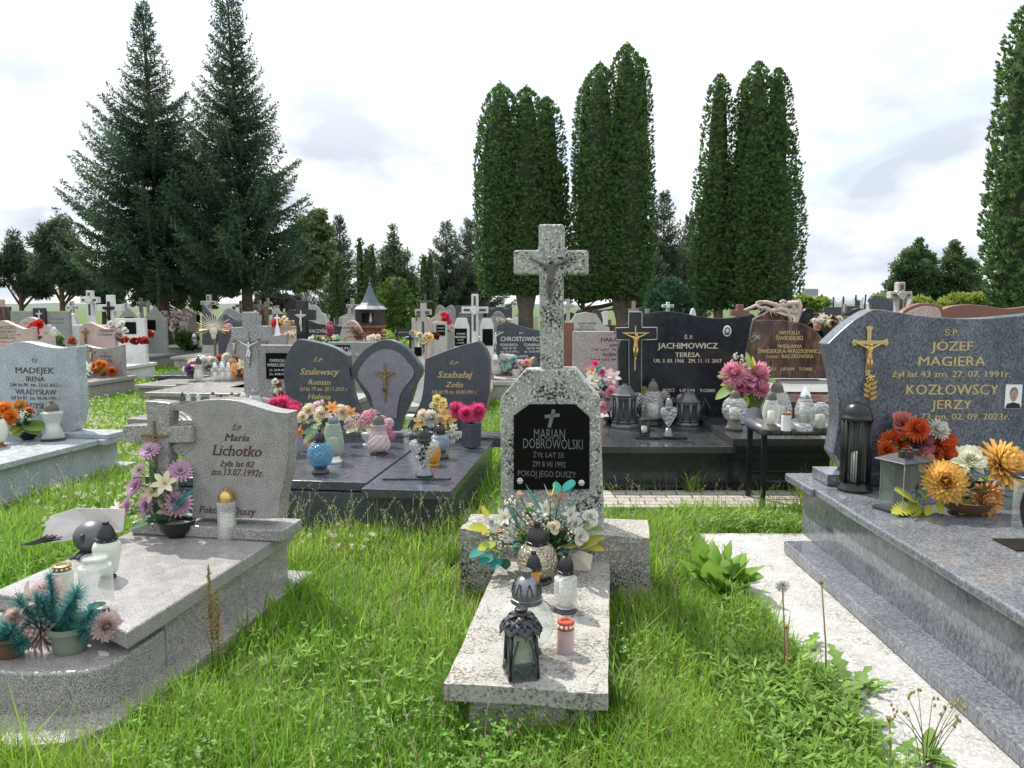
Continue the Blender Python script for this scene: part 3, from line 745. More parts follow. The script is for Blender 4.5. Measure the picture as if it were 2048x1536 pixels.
inscr(A, fA, .058, [('MARIAN', 1099, 877, 62, 19), ('DOBROWOLSKI', 1106, 896, 119, 18), ('ŻYŁ LAT 55', 1097, 914, 61, 9), ('ZM 8 VII 1992', 1098, 933, 66, 10), ('POKÓJ JEGO DUSZY', 1094, 952, 116, 10)], 'grey_ink', serif=0, bold=-.004)
k0 = h(1103, 838, .058)
q = M(); 
for a0, a1 in (((-.012, -.045), (.012, .05)), ((-.035, .012), (.042, .022))):
    d = Vector((a1[0] - a0[0], 0, a1[1] - a0[1])).normalized(); s_ = Vector((d.z, 0, -d.x)) * .009
    a_, b_ = Vector((k0[0] + a0[0], .0565, k0[1] + a0[1])), Vector((k0[0] + a1[0], .0565, k0[1] + a1[1])); q.add([a_ - s_, b_ - s_, b_ + s_, a_ + s_], [(0, 1, 2, 3)])
q.build('cross_emblem', 'grey_ink', A)
for px, py in ((1040, 962), (1163, 966)):
    x, z = h(px, py, .05); q = M()
    for k in range(8):
        a = k * math.pi / 4; q.ball((x + .011 * math.cos(a), .052, z + .011 * math.sin(a)), .0075, 6, 4)
    q.ball((x, .048, z), .008, 8, 4); q.build('rosette', 'silver', A, True)
def rough(q, amp, sc=9, sub=4, name='x', mm='terrazzo_rough', par=None, bev=.012):
    me = q.mesh(name); bm = bmesh.new(); bm.from_mesh(me)
    for i in range(sub): bmesh.ops.subdivide_edges(bm, edges=[e for e in bm.edges if e.calc_length() > .05], cuts=1, use_grid_fill=True)
    for v in bm.verts:
        v.co += Vector([noise.noise(v.co * sc + Vector((k * 7, 0, 0))) for k in range(3)]) * amp + Vector([noise.noise(v.co * sc * 5 + Vector((k * 7, 3, 0))) for k in range(3)]) * amp * .35
    bm.to_mesh(me); bm.free(); o = link(name, me, mm, par); return o
rough(M().box(-.50, .485, .0, .31, -.1, Z0), .016, 5, name='base_block', mm='terrazzo_rough', par=A)
rough(M().box(-.285, .28, -1.385, -.012, .13, .19), .005, 7, 5, name='slab', mm='terrazzo_slab', par=A)
rough(M().box(-.2, .235, -1.35, -.03, -.1, .131), .01, 9, name='plinth', mm='terrazzo_rough', par=A)
foot(fA, -.5, .49, 0, .31); foot(fA, -.2, .23, -1.36, 0)
# ================= left foreground grave: pink-grey granite
B, fB = grave('grave', 'pink grey granite grave with a separate cross beside its wavy headstone, at the left front', -1.5, 3.95, 10)
h = fB.P
st = [(575, 827), (577, 870), (576, 905), (570, 950), (560, 1000), (556, 1037)]
top = smooth_curve([(576, 826), (545, 822), (510, 812), (470, 801), (430, 799), (390, 803), (360, 812), (343, 822)], 4)
low = [(384, 1037)] + smooth_curve([(384, 1000), (386, 960), (380, 935), (362, 912), (350, 905), (345, 890), (368, 884), (387, 866), (389, 848), (380, 830), (362, 822), (343, 822)], 3)
outline = st[::-1][:1] + [] 
pts = [(384, 1037), (556, 1037)] + smooth_curve(st[::-1], 3)[1:-1] + top[:-1] + low[::-1][:-1]
P = [h(x, y, 0) for x, y in pts]; ZB = .375
P = [(x, max(z, ZB) if z < ZB + .02 else z) for x, z in P]
M().prism(P, 0, .11).build('headstone', 'granite_pink_grey', B, bev=.005)
q = M()                                # carved arcs beside the cross
for k, (ra) in enumerate((34, 42, 50)):
    arc = [(343 + ra * math.cos(a), 866 + ra * 1.0 * math.sin(a)) for a in np.linspace(-1.15, 1.15, 14)]
    q.tube([(*h(x, y, 0), 0) for x, y in arc] and [(h(x, y, 0)[0], -.001, h(x, y, 0)[1]) for x, y in arc], .0035, 6)
q.build('carved_arcs', 'granite_pink_grey', B, True)
c = [h(x, y, -.03) for x, y in ((300, 1037), (338, 1037), (336, 886), (385, 885), (384, 851), (337, 854), (340, 806), (315, 803), (291, 802), (294, 850), (245, 852), (245, 884), (296, 886))]
c = [(x, ZB if z < ZB + .03 else z) for x, z in c]
M().prism(c, -.03, .06).build('cross', 'granite_pink_grey', B, bev=.005)
crucifix(B, fB, -.03, 309, 841, 940, 283, 337, 872, 'brass_dark', 'brass_dark', t=.006, d=.008, fh=.45)
inscr(B, fB, 0, [('Ś.P.', 473, 860, 20, 9), ('Maria', 473, 881, 50, 13), ('Lichotko', 474, 910, 98, 19), ('żyła lat 82', 474, 932, 68, 10), ('zm.13.07.1992r.', 474, 949, 104, 11), ('Pokój Jej Duszy', 455, 1025, 114, 11)], 'wine_ink', it=.3)
a0 = h(262, 1040, -.06)[0]; a1 = h(558, 1040, -.06)[0]
M().box(a0, a1 + .02, -.065, .16, .312, ZB - .002).build('foot_block', 'granite_pink_grey', B, bev=.008)
# slab with concave bite and a rounded lower step at its front
SZ = .31
def bl(x, y): return (x, y)
XR = .3; XL = -.52
arc = smooth_curve([(XR, -1.17), (.2, -1.12), (.04, -1.04), (-.2, -.97), (-.4, -.93), (XL, -.92)], 4)
M().slab([(XL, .2)] + arc[::-1] + [(XR, .2)], SZ - .07, SZ).build('slab', 'granite_pink_grey', B, bev=.01, seg=3)
fr_ = smooth_curve([(XR - .03, -.9), (XR - .03, -1.12), (XR - .07, -1.25), (.1, -1.31), (-.1, -1.33), (XL - .1, -1.33)], 5)
M().slab([(XL - .1, -.85)] + fr_[::-1], .0, SZ - .105).build('front_step', 'granite_pink_grey', B, bev=.012, seg=3)
M().box(XL + .04, XR - .031, -.9, .17, 0, SZ - .072).build('plinth', 'granite_pink_grey', B)
M().slab([(XL - .2, .28), (XL - .2, -1.5), (.12, -1.5), (.26, -1.45), (.34, -1.33), (.36, -1.2), (.365, .28)], -.08, .045).build('base_step', 'granite_pink_grey', B, bev=.008)
foot(fB, -.8, .37, -1.52, .28)
# ================= right foreground grave: blue granite on white terrazzo
C_, fC = grave('grave', 'large blue grey granite grave with gold lettering and a man portrait, at the right edge', 2.5, 4.4, 0)
P_ = []
pts = smooth_curve([(1666, 906), (1676, 850), (1676, 800), (1668, 740), (1655, 688)], 4) + smooth_curve([(1655, 688), (1690, 655), (1722, 632), (1752, 619), (1800, 625), (1870, 634), (1960, 637), (2048, 630), (2130, 622), (2200, 630), (2300, 700)], 4)[1:] + [(2290, 900), (2270, 950), (1700, 950), (1689, 938)]
M().prism([fC.P(x, y, 0) for x, y in pts], 0, .14).build('headstone', 'granite_blue_honed', C_, bev=.006)
fz = .50
x0 = fC.P(1640, 950, 0)[0]
M().box(x0 + .02, 1.3, -.06, .17, .481, .545).build('foot_block', 'granite_blue', C_, bev=.004)
crucifix(C_, fC, 0, 1738, 651, 752, 1702, 1776, 685, 'gold_paint', 'gold', t=.011, d=.01, fh=.6, flare=1.9)
q = M()                                # gilt rose on the stem of the cross
x, z = fC.P(1738, 752, 0); z2 = fC.P(1738, 808, 0)[1]
q.tube([(x, -.012, z + .01), (x + .004, -.014, z2)], .004, 6)
for k in range(7): leaf_mesh(q, (x, -.014, z - .045 - .014 * k), ((-1) ** k, -.25, .5), (0, -1, 0), .045, .011, (1, 1, 1), 0, .2)
for k in range(9):
    a = k * 2.4; rr = .006 + .0022 * k; q.ball((x - .003 + rr * math.cos(a), -.022 + .0008 * k, z - .012 + rr * math.sin(a)), .0095, 7, 4, sy=.6)
q.c = [(1, 1, 1)] * len(q.v); q.build('rose_ornament', 'gold', C_, True)
inscr(C_, fC, 0, [('Ś.P.', 1902, 671, 29, 12), ('JÓZEF', 1903, 701, 83, 18), ('MAGIERA', 1903, 732, 137, 19), ('żył lat 43 zm. 27. 07. 1991r.', 1902, 754, 236, 12), ('KOZŁOWSCY', 1904, 789, 187, 20), ('JERZY', 1903, 818, 83, 18), ('żył lat 73 zm. 02. 09. 2023r.', 1901, 839, 234, 12)], 'gold_paint')
inscr(C_, fC, 0, [('JADWIGA', 1905, 869, 120, 17)], 'silver_grey', name='faded_inscription')
p0 = fC.P(2008, 817, 0); p1 = fC.P(2044, 769, 0)
def portrait(e, x0, x1, z0, z1, y):
    M().box(x0, x1, y - .006, y - .0005, z0, z1).build('portrait_plate', 'white_plastic', e, bev=.001)
    cx = (x0 + x1) / 2; W = x1 - x0; H = z1 - z0; yy = y - .0065
    def disc(q, cx, cz, rx, rz, n=16, dy=0): q.add([(cx + rx * math.cos(2 * math.pi * i / n), yy - dy, cz + rz * math.sin(2 * math.pi * i / n)) for i in range(n)], [tuple(range(n))])
    q = M(); q.add([(x0 + .002, yy - .0004, z0 + .002), (x1 - .002, yy - .0004, z0 + .002), (x1 - W * .12, yy - .0004, z0 + H * .2), (cx, yy - .0004, z0 + H * .27), (x0 + W * .12, yy - .0004, z0 + H * .2)], [(0, 1, 2, 3, 4)]); q.build('portrait_jacket', 'jacket', e)
    q = M(); disc(q, cx, z0 + H * .66, W * .255, H * .235, dy=.0006); q.build('portrait_hair', 'hair_grey', e)
    q = M(); disc(q, cx, z0 + H * .55, W * .215, H * .25, dy=.001); q.build('portrait_face', 'skin', e)
    q = M(); disc(q, cx - W * .09, z0 + H * .61, W * .035, H * .014, dy=.0014); disc(q, cx + W * .09, z0 + H * .61, W * .035, H * .014, dy=.0014); disc(q, cx, z0 + H * .445, W * .11, H * .022, dy=.0014); disc(q, cx, z0 + H * .52, W * .025, H * .04, dy=.0014)
    q.build('portrait_features', 'hair_grey', e)
portrait(C_, p0[0], p1[0], p0[1], p1[1], 0)
lx = 1.69 - 2.5
M().box(lx, 1.6, -2.9, -.13, .435, .48).build('slab', 'granite_blue', C_, bev=.012, seg=3)
M().box(lx - .02, 1.6, -.127, .3, .43, .478).build('head_slab', 'granite_blue', C_, bev=.012, seg=3)
M().box(lx + .07, 1.5, -2.8, .22, .122, .433).build('plinth', 'granite_blue', C_)
M().box(1.6 - 2.5, 1.6, -2.95, .08, .05, .12).build('step', 'granite_blue', C_, bev=.01, seg=3)
o = M().box(1.2 - 2.5, 1.8, -3.2, .47, -.1, .048).build('terrazzo_apron', 'terrazzo_white', C_, bev=.005)
foot(fC, -1.3, 1.8, -3.2, .47)
# ================= far left pale blue grave
D, fD = grave('grave', 'pale blue grey granite grave with three black names, cut by the left edge', -4.1, 6.95, 9.5)
h = fD.P
pts = smooth_curve([(147, 863), (158, 830), (160, 790), (154, 740), (155, 695)], 3) + smooth_curve([(153, 692), (120, 696), (90, 692), (60, 685), (30, 684), (5, 695), (-25, 701), (-60, 698)], 3) + [(-60, 863)]
M().prism([h(x, y, 0) for x, y in pts], 0, .12).build('headstone', 'granite_pale_blue', D, bev=.006)
inscr(D, fD, 0, [('Ś.P.', 70, 725, 12, 7), ('MADEJEK', 70, 746, 79, 11), ('IRENA', 71, 762, 38, 9), ('żyła lat 86  zm. 23.02.2012 r.', 72, 772, 104, 5.5), ('WŁADYSŁAW', 72, 788, 83, 9), ('żył lat 81  zm. 06.04.1991 r.', 72, 798, 100, 5.5), ('WŁADYSŁAW', 72, 816, 83, 9.5), ('żył lat 75  zm. 21.03.2007 r.', 72, 826, 100, 5.5)], 'black_ink')
xr, yr = fD.H(237, 871, .33)
M().box(-1.3, h(215, 860, -.1)[0], -.1, .16, .331, .37).build('foot_block', 'granite_pale_blue', D, bev=.004)
M().box(-1.4, xr - .03, -2.2, -.14, .28, .33).build('slab', 'granite_pale_blue', D, bev=.008, seg=3)
M().box(-1.4, xr + .03, -.137, .25, .28, .329).build('head_slab', 'granite_pale_blue', D, bev=.006)
M().box(-1.4, xr - .1, -2.1, .2, .05, .279).build('plinth', 'granite_pale_blue', D)
M().box(-1.4, xr + .02, -2.3, .3, -.05, .05).build('step', 'granite_pale_blue', D, bev=.006)
foot(fD, -1.5, xr, -2.3, .3)
# ================= double grave with two leaf shaped stones
E_, fE = grave('grave', 'dark blue granite double grave with two leaf shaped headstones and an arched centre stone', -.95, 6.95, 7)
h = fE.P
la = [(576, 862), (742, 862)] + smooth_curve([(742, 862), (722, 830), (706, 790), (699, 745), (696, 712)], 3)[1:] + smooth_curve([(696, 712), (670, 696), (640, 686), (610, 680), (596, 678)], 3)[1:] + smooth_curve([(596, 678), (584, 690), (572, 715), (567, 745), (572, 800), (576, 862)], 3)[1:-1]
M().prism([h(x, y, 0) for x, y in la], 0, .11).build('headstone', 'granite_dark_blue', E_, bev=.007).__setitem__('label', 'left leaf shaped headstone with two gold names')
rb = [(814, 862), (952, 862)] + smooth_curve([(952, 862), (974, 810), (979, 760), (978, 715), (966, 690), (956, 682)], 3)[1:] + smooth_curve([(956, 682), (925, 690), (890, 702), (850, 718)], 3)[1:] + smooth_curve([(850, 718), (848, 760), (842, 800), (828, 830), (814, 855)], 3)[1:]
M().prism([h(x, y, 0) for x, y in rb], 0, .11).build('headstone', 'granite_dark_blue', E_, bev=.007).__setitem__('label', 'right leaf shaped headstone with one gold name')
inscr(E_, fE, 0, [('Ś.P.', 636, 723, 20, 7), ('Szulewscy', 640, 749, 79, 12), ('Roman', 638, 769, 45, 10), ('żył lat 79 zm. 30.11.2013 r.', 647, 781, 96, 7), ('Helena', 638, 798, 46, 10), ('żyła lat 87 zm. 12.03.2016 r.', 641, 811, 99, 6), ('Ś.P.', 908, 729, 20, 6), ('Szabałaj', 910, 755, 70, 12), ('Zofia', 908, 774, 35, 10), ('żyła lat 95 zm. 04.04.1991 r.', 908, 787, 90, 7)], 'gold_paint', it=.28)
ar = smooth_curve([(765, 862), (752, 820), (735, 785), (712, 762), (701, 742), (712, 720), (738, 693), (772, 679), (806, 693), (832, 720), (844, 743), (833, 762), (812, 787), (798, 822), (792, 862)], 4)
ar = [(752, 862)] + smooth_curve([(748, 835), (735, 800), (716, 768), (701, 743), (714, 716), (740, 691), (772, 679), (806, 691), (830, 716), (844, 743), (832, 768), (822, 800), (806, 835)], 4) + [(800, 862)]
M().prism([h(x, y, .02) for x, y in ar], .02, .12).build('arch_stone', 'granite_dark_blue', E_, bev=.006)
inn = smooth_curve([(748, 837), (746, 812), (738, 785), (716, 755), (726, 727), (748, 706), (772, 698), (798, 706), (816, 725), (828, 748), (804, 782), (796, 808), (793, 837)], 4)
M().prism([h(x, y, .01) for x, y in inn], .008, .019).build('inset_panel', 'granite_lilac', E_)
crucifix(E_, fE, .008, 770, 726, 805, 752, 789, 745, 'brass_dark', 'brass_dark', t=.008, d=.008, fh=.55)
for s0, s1, zz, nm in ((fE.H(560, 900, .33)[0] - .52, fE.H(818, 904, .33)[0] - .008, .33, 'slab'), (fE.H(818, 904, .33)[0], fE.H(973, 897, .33)[0], .322, 'slab')):
    yf = -1.86 if zz > .325 else -2.0
    M().box(s0, s1, yf, -.1, zz - .06, zz).build(nm, 'granite_dark_blue', E_, bev=.004)
xr = fE.H(973, 897, .33)[0]; xl = fE.H(560, 900, .33)[0] - .52
M().box(xl + .05, xr - .05, -1.9, .1, 0, .262).build('plinth', 'granite_dark_blue', E_)
M().box(xl, xr + .06, -.098, .25, .26, .345).build('head_beam', 'granite_dark_blue', E_, bev=.005)
foot(fE, xl, xr, -1.95, .2)
# ================= black double grave
G_, fG = grave('grave', 'polished black granite grave with gold lettering and a gilt crucifix on a raised black cross', 1.95, 7.5, .5)
h = fG.P
pts = smooth_curve([(1500, 850), (1470, 812), (1462, 790)], 2)[:1] + smooth_curve([(1475, 850), (1478, 790), (1492, 700), (1507, 628)], 3) + smooth_curve([(1507, 628), (1480, 634), (1440, 637), (1400, 633), (1360, 625), (1320, 623), (1284, 629)], 3)[1:] + [(1236, 690), (1240, 850)]
pts = [(1240, 850)] + [p for p in pts[1:-2]] + [(1250, 650), (1236, 700)]
M().prism([h(x, y, 0) for x, y in pts], 0, .12).build('headstone', 'granite_black', G_, bev=.004)
cc = [(1258, 850), (1283, 850), (1283, 680), (1314, 679), (1314, 655), (1284, 655), (1284, 624), (1258, 624), (1257, 655), (1231, 656), (1233, 680), (1258, 680)]
cp = [h(x, y, -.05) for x, y in cc]
M().prism(cp, -.05, -.001).build('raised_cross', 'granite_black', G_, bev=.002)
q = M(); n = len(cp)
for i in range(1, n):
    a, b = cp[i], cp[(i + 1) % n]; q.tube([(a[0], -.052, a[1]), (b[0], -.052, b[1])], .004, 4)
q.build('cross_edging', 'silver', G_)
crucifix(G_, fG, -.05, 1271, 651, 741, 1248, 1294, 666, 'gold_paint', 'gold', t=.006, d=.008, fh=.6)
inscr(G_, fG, 0, [('Ś. P.', 1377, 678, 18, 7), ('JACHIMOWICZ', 1375, 697, 120, 11), ('TERESA', 1375, 714, 50, 9), ('UR. 3. 03. 1966   ZM. 11. 11. 2017', 1375, 725, 136, 7), ('JEZU   UFAM   TOBIE', 1377, 784, 106, 6)], 'cream_ink')
x, z = h(1454, 662, 0); q = M().lathe([(.04, 0), (.04, .006), (.034, .01)], 24, sy=1.35); o = q.build('portrait_plate', 'white_plastic', G_, True, loc=(x, 0, z)); o.rotation_euler = (R(90), 0, 0)
q = M().lathe([(.03, .0105), (.028, .0108)], 20, sy=1.35); o = q.build('portrait_photo', 'silver_grey', G_, loc=(x, 0, z)); o.rotation_euler = (R(90), 0, 0)
q = M(); q.ball((0, .002, .011), .015, 10, 5, sy=1.2, sz=.08); o = q.build('portrait_face', 'stone_white', G_, True, loc=(x, 0, z)); o.rotation_euler = (R(90), 0, 0)
q = M(); q.box(-.022, .022, -.036, -.022, .0112, .0116); o = q.build('portrait_jacket', 'jacket', G_, loc=(x, 0, z)); o.rotation_euler = (R(90), 0, 0)
xm = fG.H(1464, 892, .37)[0]; xl = fG.H(1185, 893, .37)[0]
M().box(xl, xm + .02, -1.33, .3, .315, .37).build('slab', 'granite_black_top', G_, bev=.004).__setitem__('label', 'lower left slab')
M().box(xm + .005, xm + .85, -1.30, .3, .372, .43).build('slab', 'granite_black_top', G_, bev=.004).__setitem__('label', 'raised right slab')
M().box(xl + .03, xm + .8, -1.27, .25, .05, .313).build('plinth', 'granite_black', G_)
M().box(xm + .03, xm + .8, -1.265, .25, .314, .371).build('upper_plinth', 'granite_black', G_)
M().box(xl, xm + .9, -1.33, .3, -.05, .05).build('step', 'granite_black', G_, bev=.005)
foot(fG, xl, xm + .9, -1.33, .3)
# flower vase of black stone on the grave, open stone book
# ================= paving in front of it
q = M(); q.slab([(.55, 5.62), (2.2, 5.62), (2.45, 6.14), (.6, 6.14)], -.05, .02)
PAVQ = q
def _pav():
    m, N, L, b, o = new('paver'); b.inputs['Roughness'].default_value = .9
    t = N.new('ShaderNodeTexCoord'); br = N.new('ShaderNodeTexBrick'); br.inputs['Scale'].default_value = 1; L.new(t.outputs['Object'], br.inputs['Vector'])
    br.inputs['Brick Width'].default_value = .2; br.inputs['Row Height'].default_value = .1; br.inputs['Mortar Size'].default_value = .006; br.inputs['Mortar'].default_value = (.06, .055, .045, 1)
    br.inputs['Color1'].default_value = (.33, .30, .27, 1); br.inputs['Color2'].default_value = (.4, .37, .33, 1)
    n = nz(N, L, t.outputs['Object'], 60, 5, .7); r = rmp(N, [(.3, (.7,) * 3), (.7, (1.2,) * 3)]); L.new(n.outputs[0], r.inputs[0])
    mu = N.new('ShaderNodeMixRGB'); mu.blend_type = 'MULTIPLY'; mu.inputs[0].default_value = 1; L.new(br.outputs[0], mu.inputs[1]); L.new(r.outputs[0], mu.inputs[2]); L.new(mu.outputs[0], b.inputs['Base Color'])
    return m
_MF['paver'] = _pav; struct(PAVQ.build('pavement', 'paver'))
foot(Fr(0, 0), .55, 2.2, 5.62, 6.14)
# ================= second row: stones behind the foreground
SP = 'granite_salt'
# tall speckled cross on its own pedestal, left of the leaf stones
e, fr = grave('cross_monument', 'tall salt and pepper granite cross with a silver crucifix, behind the left front headstone', -3.2, 9.4, 8)
h = fr.P
c = [h(x, y, 0) for x, y in ((488, 795), (516, 795), (514, 678), (537, 677), (536, 652), (512, 652), (510, 624), (484, 624), (484, 654), (462, 655), (462, 679), (486, 679))]
c = [(x, max(z, .36)) for x, z in c]; c[0] = (c[0][0], .36); c[1] = (c[1][0], .36)
M().prism(c, 0, .11).build('cross', SP, e, bev=.006)
crucifix(e, fr, 0, 498, 664, 735, 486, 510, 683, 'silver_grey', 'silver', t=.006, d=.006)
M().box(-.5, .45, -.2, .25, .3, .359).build('head_slab', 'granite_pink_grey', e, bev=.006)
M().box(-.72, .46, -1.3, .2, 0, .299).build('plinth', 'granite_pink_grey', e, bev=.006); foot(fr, -.72, .46, -1.3, .2)
# behind it
bg('speckled granite gravestone with black plaque and carved bird, behind the tall speckled cross', 9.8, 512, 600, 690, 'flat', SP, 7, slab=.3, plq=(532, 706, 590, 758, [('GWIDON', 554, 724, 30, 6), ('WIERCIŃSKI', 556, 733, 44, 6), ('Ur. 24.09.1927', 556, 742, 34, 4), ('Zm. 20.08.1984', 556, 750, 34, 4)]))
bg('pinkish grey gravestone with bronze crucifix and italic family name, behind the tall speckled cross', 12.6, 446, 574, 665, '', 'granite_pink_grey', 7, zb=.33, pts=[(446, 752), (572, 752), (570, 700), (574, 668), (545, 672), (510, 670), (466, 663), (455, 690), (447, 720)], it=.3,
   text=[('Sochoccy', 520, 687, 38, 8), ('Hanna', 524, 699, 26, 7)], cru=(469, 677, 707, 459, 479, 684, 'bronze_grey', 'bone', .012), sm='granite_pink_grey', slen=2)
# low platform grave row with many flowers (left of the speckled cross)
e, fr = grave('grave', 'low pink grey stepped grave slab crowded with white flowers, beyond the clover lawn', -5.2, 13.0, 7)
for a, b_, z in ((-.7, .0, .24), (.01, .68, .28), (.69, 1.35, .25)):
    M().box(a, b_, -.8, .9, z - .05, z).build('slab', 'granite_pink_grey', e, bev=.005)
M().box(-.65, 1.3, -.75, .85, 0, .188).build('plinth', 'granite_pink_grey', e); foot(fr, -.65, 1.3, -.75, .85)
bg('small pinkish grey gravestone with wavy top, one crucifix and orange flowers before it', 13.2, 169, 244, 689, 'scoop', 'granite_pink_grey', 8, zb=.3, slab=.3, slen=1.0, text=[('Ś.P.', 211, 708, 8, 4), ('ANIELA', 212, 715, 24, 5), ('KRÓL', 214, 724, 26, 5)], cru=(182, 694, 722, 172, 192, 704, 'brass_dark', 'bone', .012))
bg('pale wavy gravestone with three lines of dark names, upper left edge', 12, -20, 64, 641, 'wave', 'stone_pink', 8, text=[('WŁOCZKO', 14, 658, 36, 6), ('WŁADYSŁAW', 13, 666, 38, 5), ('żył lat 71 zm. 12.02.1990', 16, 671, 50, 3), ('STANISŁAWA', 14, 678, 36, 5), ('żyła lat 80 zm. 2.03.1999', 16, 685, 50, 3)], tm='bronze_grey')
bg('cream oval topped gravestone leaning behind the pale wavy one', 14, 27, 90, 634, 'round', 'stone_pink', 12, text=[(50, 648, 8, 3)])
bg('small cream oval memorial stone beside a round glass vase', 13.2, 84, 103, 649, 'round', 'stone_pale', 5, zb=.2, slab=0, text=[(93, 668, 8, 4)])
def twin(e, fr):
    a = fr.P(65, 616, -.06); b = fr.P(93, 672, -.06)
    M().box(a[0], b[0], -.06, -.002, b[1], a[1]).build('centre_panel', 'granite_black', e, bev=.004)
    crucifix(e, fr, -.06, 79, 620, 645, 73, 85, 627, 'silver', 'silver', t=.012)
bg('wide dark grey double gravestone with a black centre panel and silver crucifix', 17.5, 20, 137, 622, 'flat', 'stone_grey', 5, extra=twin, slab=.32, text=[(114, 640, 26, 3), (114, 647, 30, 3)], tm='stone_dark')
bg('dull brown gravestone behind the wide double one, at the left edge', 22, -12, 18, 613, 'flat', 'granite_brown', 4)
bg('pale half round gravestone right of the wide double one', 20, 128, 153, 626, 'round', 'stone_white', 4)
bcross('white cross with pierced arms, tallest on the upper left, above a wavy stone', 18, 160, 196, 581, 650, 600, 12, 'stone_white', inset='stone_dark', hub=1, base=.4)
bcross('small white double cross under the pines, left of the tallest white one', 24, 132, 152, 602, 650, 615, 6, 'stone_white', inset='stone_dark')
bcross('broad pale grey cross with a thin black crucifix on its face', 16.5, 195, 244, 590, 664, 616, 14, 'stone_white', cru=(217, 603, 648, 206, 229, 616, 'black_metal', 'black_metal', .03), slab=.3)
bg('creamy wavy gravestone with a slim bronze cross, pink flowers on its right', 14, 157, 228, 645, 'wave', 'stone_pink', 6, it=.25, text=[('Chyliński', 213, 664, 30, 6), ('Czesław', 211, 671, 30, 5)], tm='wine_ink', cru=(171, 656, 690, 164, 178, 664, 'brass_dark', 'brass_dark', .014), slen=2)
bg('light grey block gravestone with a square black plaque, left of the spruce trunk', 16, 229, 289, 637, 'flat', 'stone_white', 3, plq=(241, 644, 273, 668), slab=.32)
bg('grey gabled memorial, just behind the light grey block stone', 19, 232, 275, 614, 'gable', 'stone_grey', 3, plq=(250, 634, 268, 638))
bg('grey gabled memorial with a black plaque, partly behind the spruce trunk', 19.5, 284, 330, 614, 'gable', 'stone_grey', 3, plq=(293, 640, 312, 660))
bcross('thin pale cross between the two gabled memorials', 24, 272, 288, 596, 640, 606, 5, 'stone_pale', inset='stone_dark')
bcross('narrow grey cross just left of the spruce trunk', 27, 288, 300, 600, 640, 608, 4, 'stone_grey')
# raised kerb bed with the spruces
e, fr = grave('kerb_bed', 'long low granite kerb bed around the foot of the left spruce', -8.55, 22, 2, 'grave kerb')
M().box(-2.0, 2.9, -.02, .2, 0, .3).build('kerb_front', 'stone_grey', e, bev=.01)
M().box(-2.1, 3.0, -.08, .26, .302, .37).build('kerb_coping', 'stone_white', e, bev=.01)
M().box(-2.0, 2.9, .2, 2.4, 0, .29).build('bed', 'stone_grey', e)
bg('pinkish gravestone at the end of the kerb bed, dark plaque on it', 24, 360, 396, 616, 'wave', 'stone_pink', 3, plq=(393, 630, 401, 646))
def blade(e, fr): crucifix(e, fr, 0, 427, 630, 648, 421, 433, 635, 'stone_dark', 'stone_dark', t=.02, fig=False)
bg('tall dark blade shaped gravestone with slanted top, behind the spiky sunburst ornament', 15.5, 403, 438, 605, '', 'granite_dark_blue', 3, pts=[(404, 690), (430, 690), (440, 655), (437, 643), (418, 622), (404, 605)], extra=blade, slab=.25)
bcross('pale cross with pierced upright, over the tall dark blade shaped stone', 20, 401, 432, 589, 640, 606, 8, 'stone_pale', inset='stone_dark', hub=1)
bg('dark wavy gravestone behind the tall speckled cross, faint capital letters', 15, 434, 487, 628, 'wave', 'granite_dark_blue', 5, text=[('KASPROWICZ', 482, 645, 44, 5)], tm='silver_grey')
bg('greyish wavy gravestone with a pale edge, behind the dark wavy one', 19, 444, 492, 616, 'wave', 'stone_grey', 4)
bcross('white cross with pierced arms right of the second spruce trunk', 23, 505, 530, 600, 640, 612, 6, 'stone_white', inset='stone_dark')
bcross('white pierced cross left of the second spruce trunk', 23, 470, 492, 601, 640, 612, 6, 'stone_white', inset='stone_dark')
bcross('plain dark brown cross with short arms, right of the second spruce trunk', 17, 514, 541, 612, 655, 624, 11, 'granite_brown', base=.12)
bcross('slim light cross standing behind the plain dark brown cross', 25, 527, 542, 596, 650, 606, 4, 'stone_pale')
bg('pale low gravestone between the dark brown cross and the black one', 20, 543, 570, 616, 'wave', 'stone_pale', 4)
bg('dark flat gravestone with a tiny white cross before it', 18, 546, 580, 628, 'flat', 'stone_dark', 4)
bcross('tiny white cross marker in front of the dark flat stone', 14.5, 548, 559, 630, 650, 636, 3, 'white_plastic', slab=0, th=.04)
# black cross with the black name stone
e, fr = grave('grave', 'black granite grave with a large black cross and a low wavy name stone', -3.5, 13, 5)
P = crosspts(fr.P(577, 630, 0)[0], fr.P(628, 630, 0)[0], .3, fr.P(600, 601, 0)[1], fr.P(600, 630, 0)[1], .085)
M().prism(P, -.02, .12).build('cross', 'granite_black', e, bev=.005)
crucifix(e, fr, -.02, 602, 621, 662, 593, 611, 630, 'silver', 'bone', t=.012)
pts = smooth_curve([(682, 662), (678, 652), (660, 651), (640, 648), (622, 643), (606, 642)], 3)
M().prism([fr.P(x, y, .01) for x, y in [(606, 688), (680, 688)] + pts], .01, .13).build('headstone', 'granite_black', e, bev=.004)
inscr(e, fr, .01, [('KACZYŃSCY', 641, 665, 44, 6), ('Konstanty', 640, 673, 30, 4.5)], 'cream_ink')
M().box(-.5, 1.2, -1.7, .3, .24, .3).build('slab', 'stone_grey', e, bev=.005); M().box(-.45, 1.15, -1.65, .25, 0, .238).build('plinth', 'stone_grey', e); foot(fr, -.5, 1.2, -1.7, .3)
bg('round topped grey gravestone behind the black cross', 19, 603, 647, 609, 'round', 'stone_pale', 4, text=[(622, 620, 10, 2)])
bcross('dark wooden cross half hidden left of the black granite cross', 22, 568, 592, 602, 650, 612, 9, 'dark_wood')
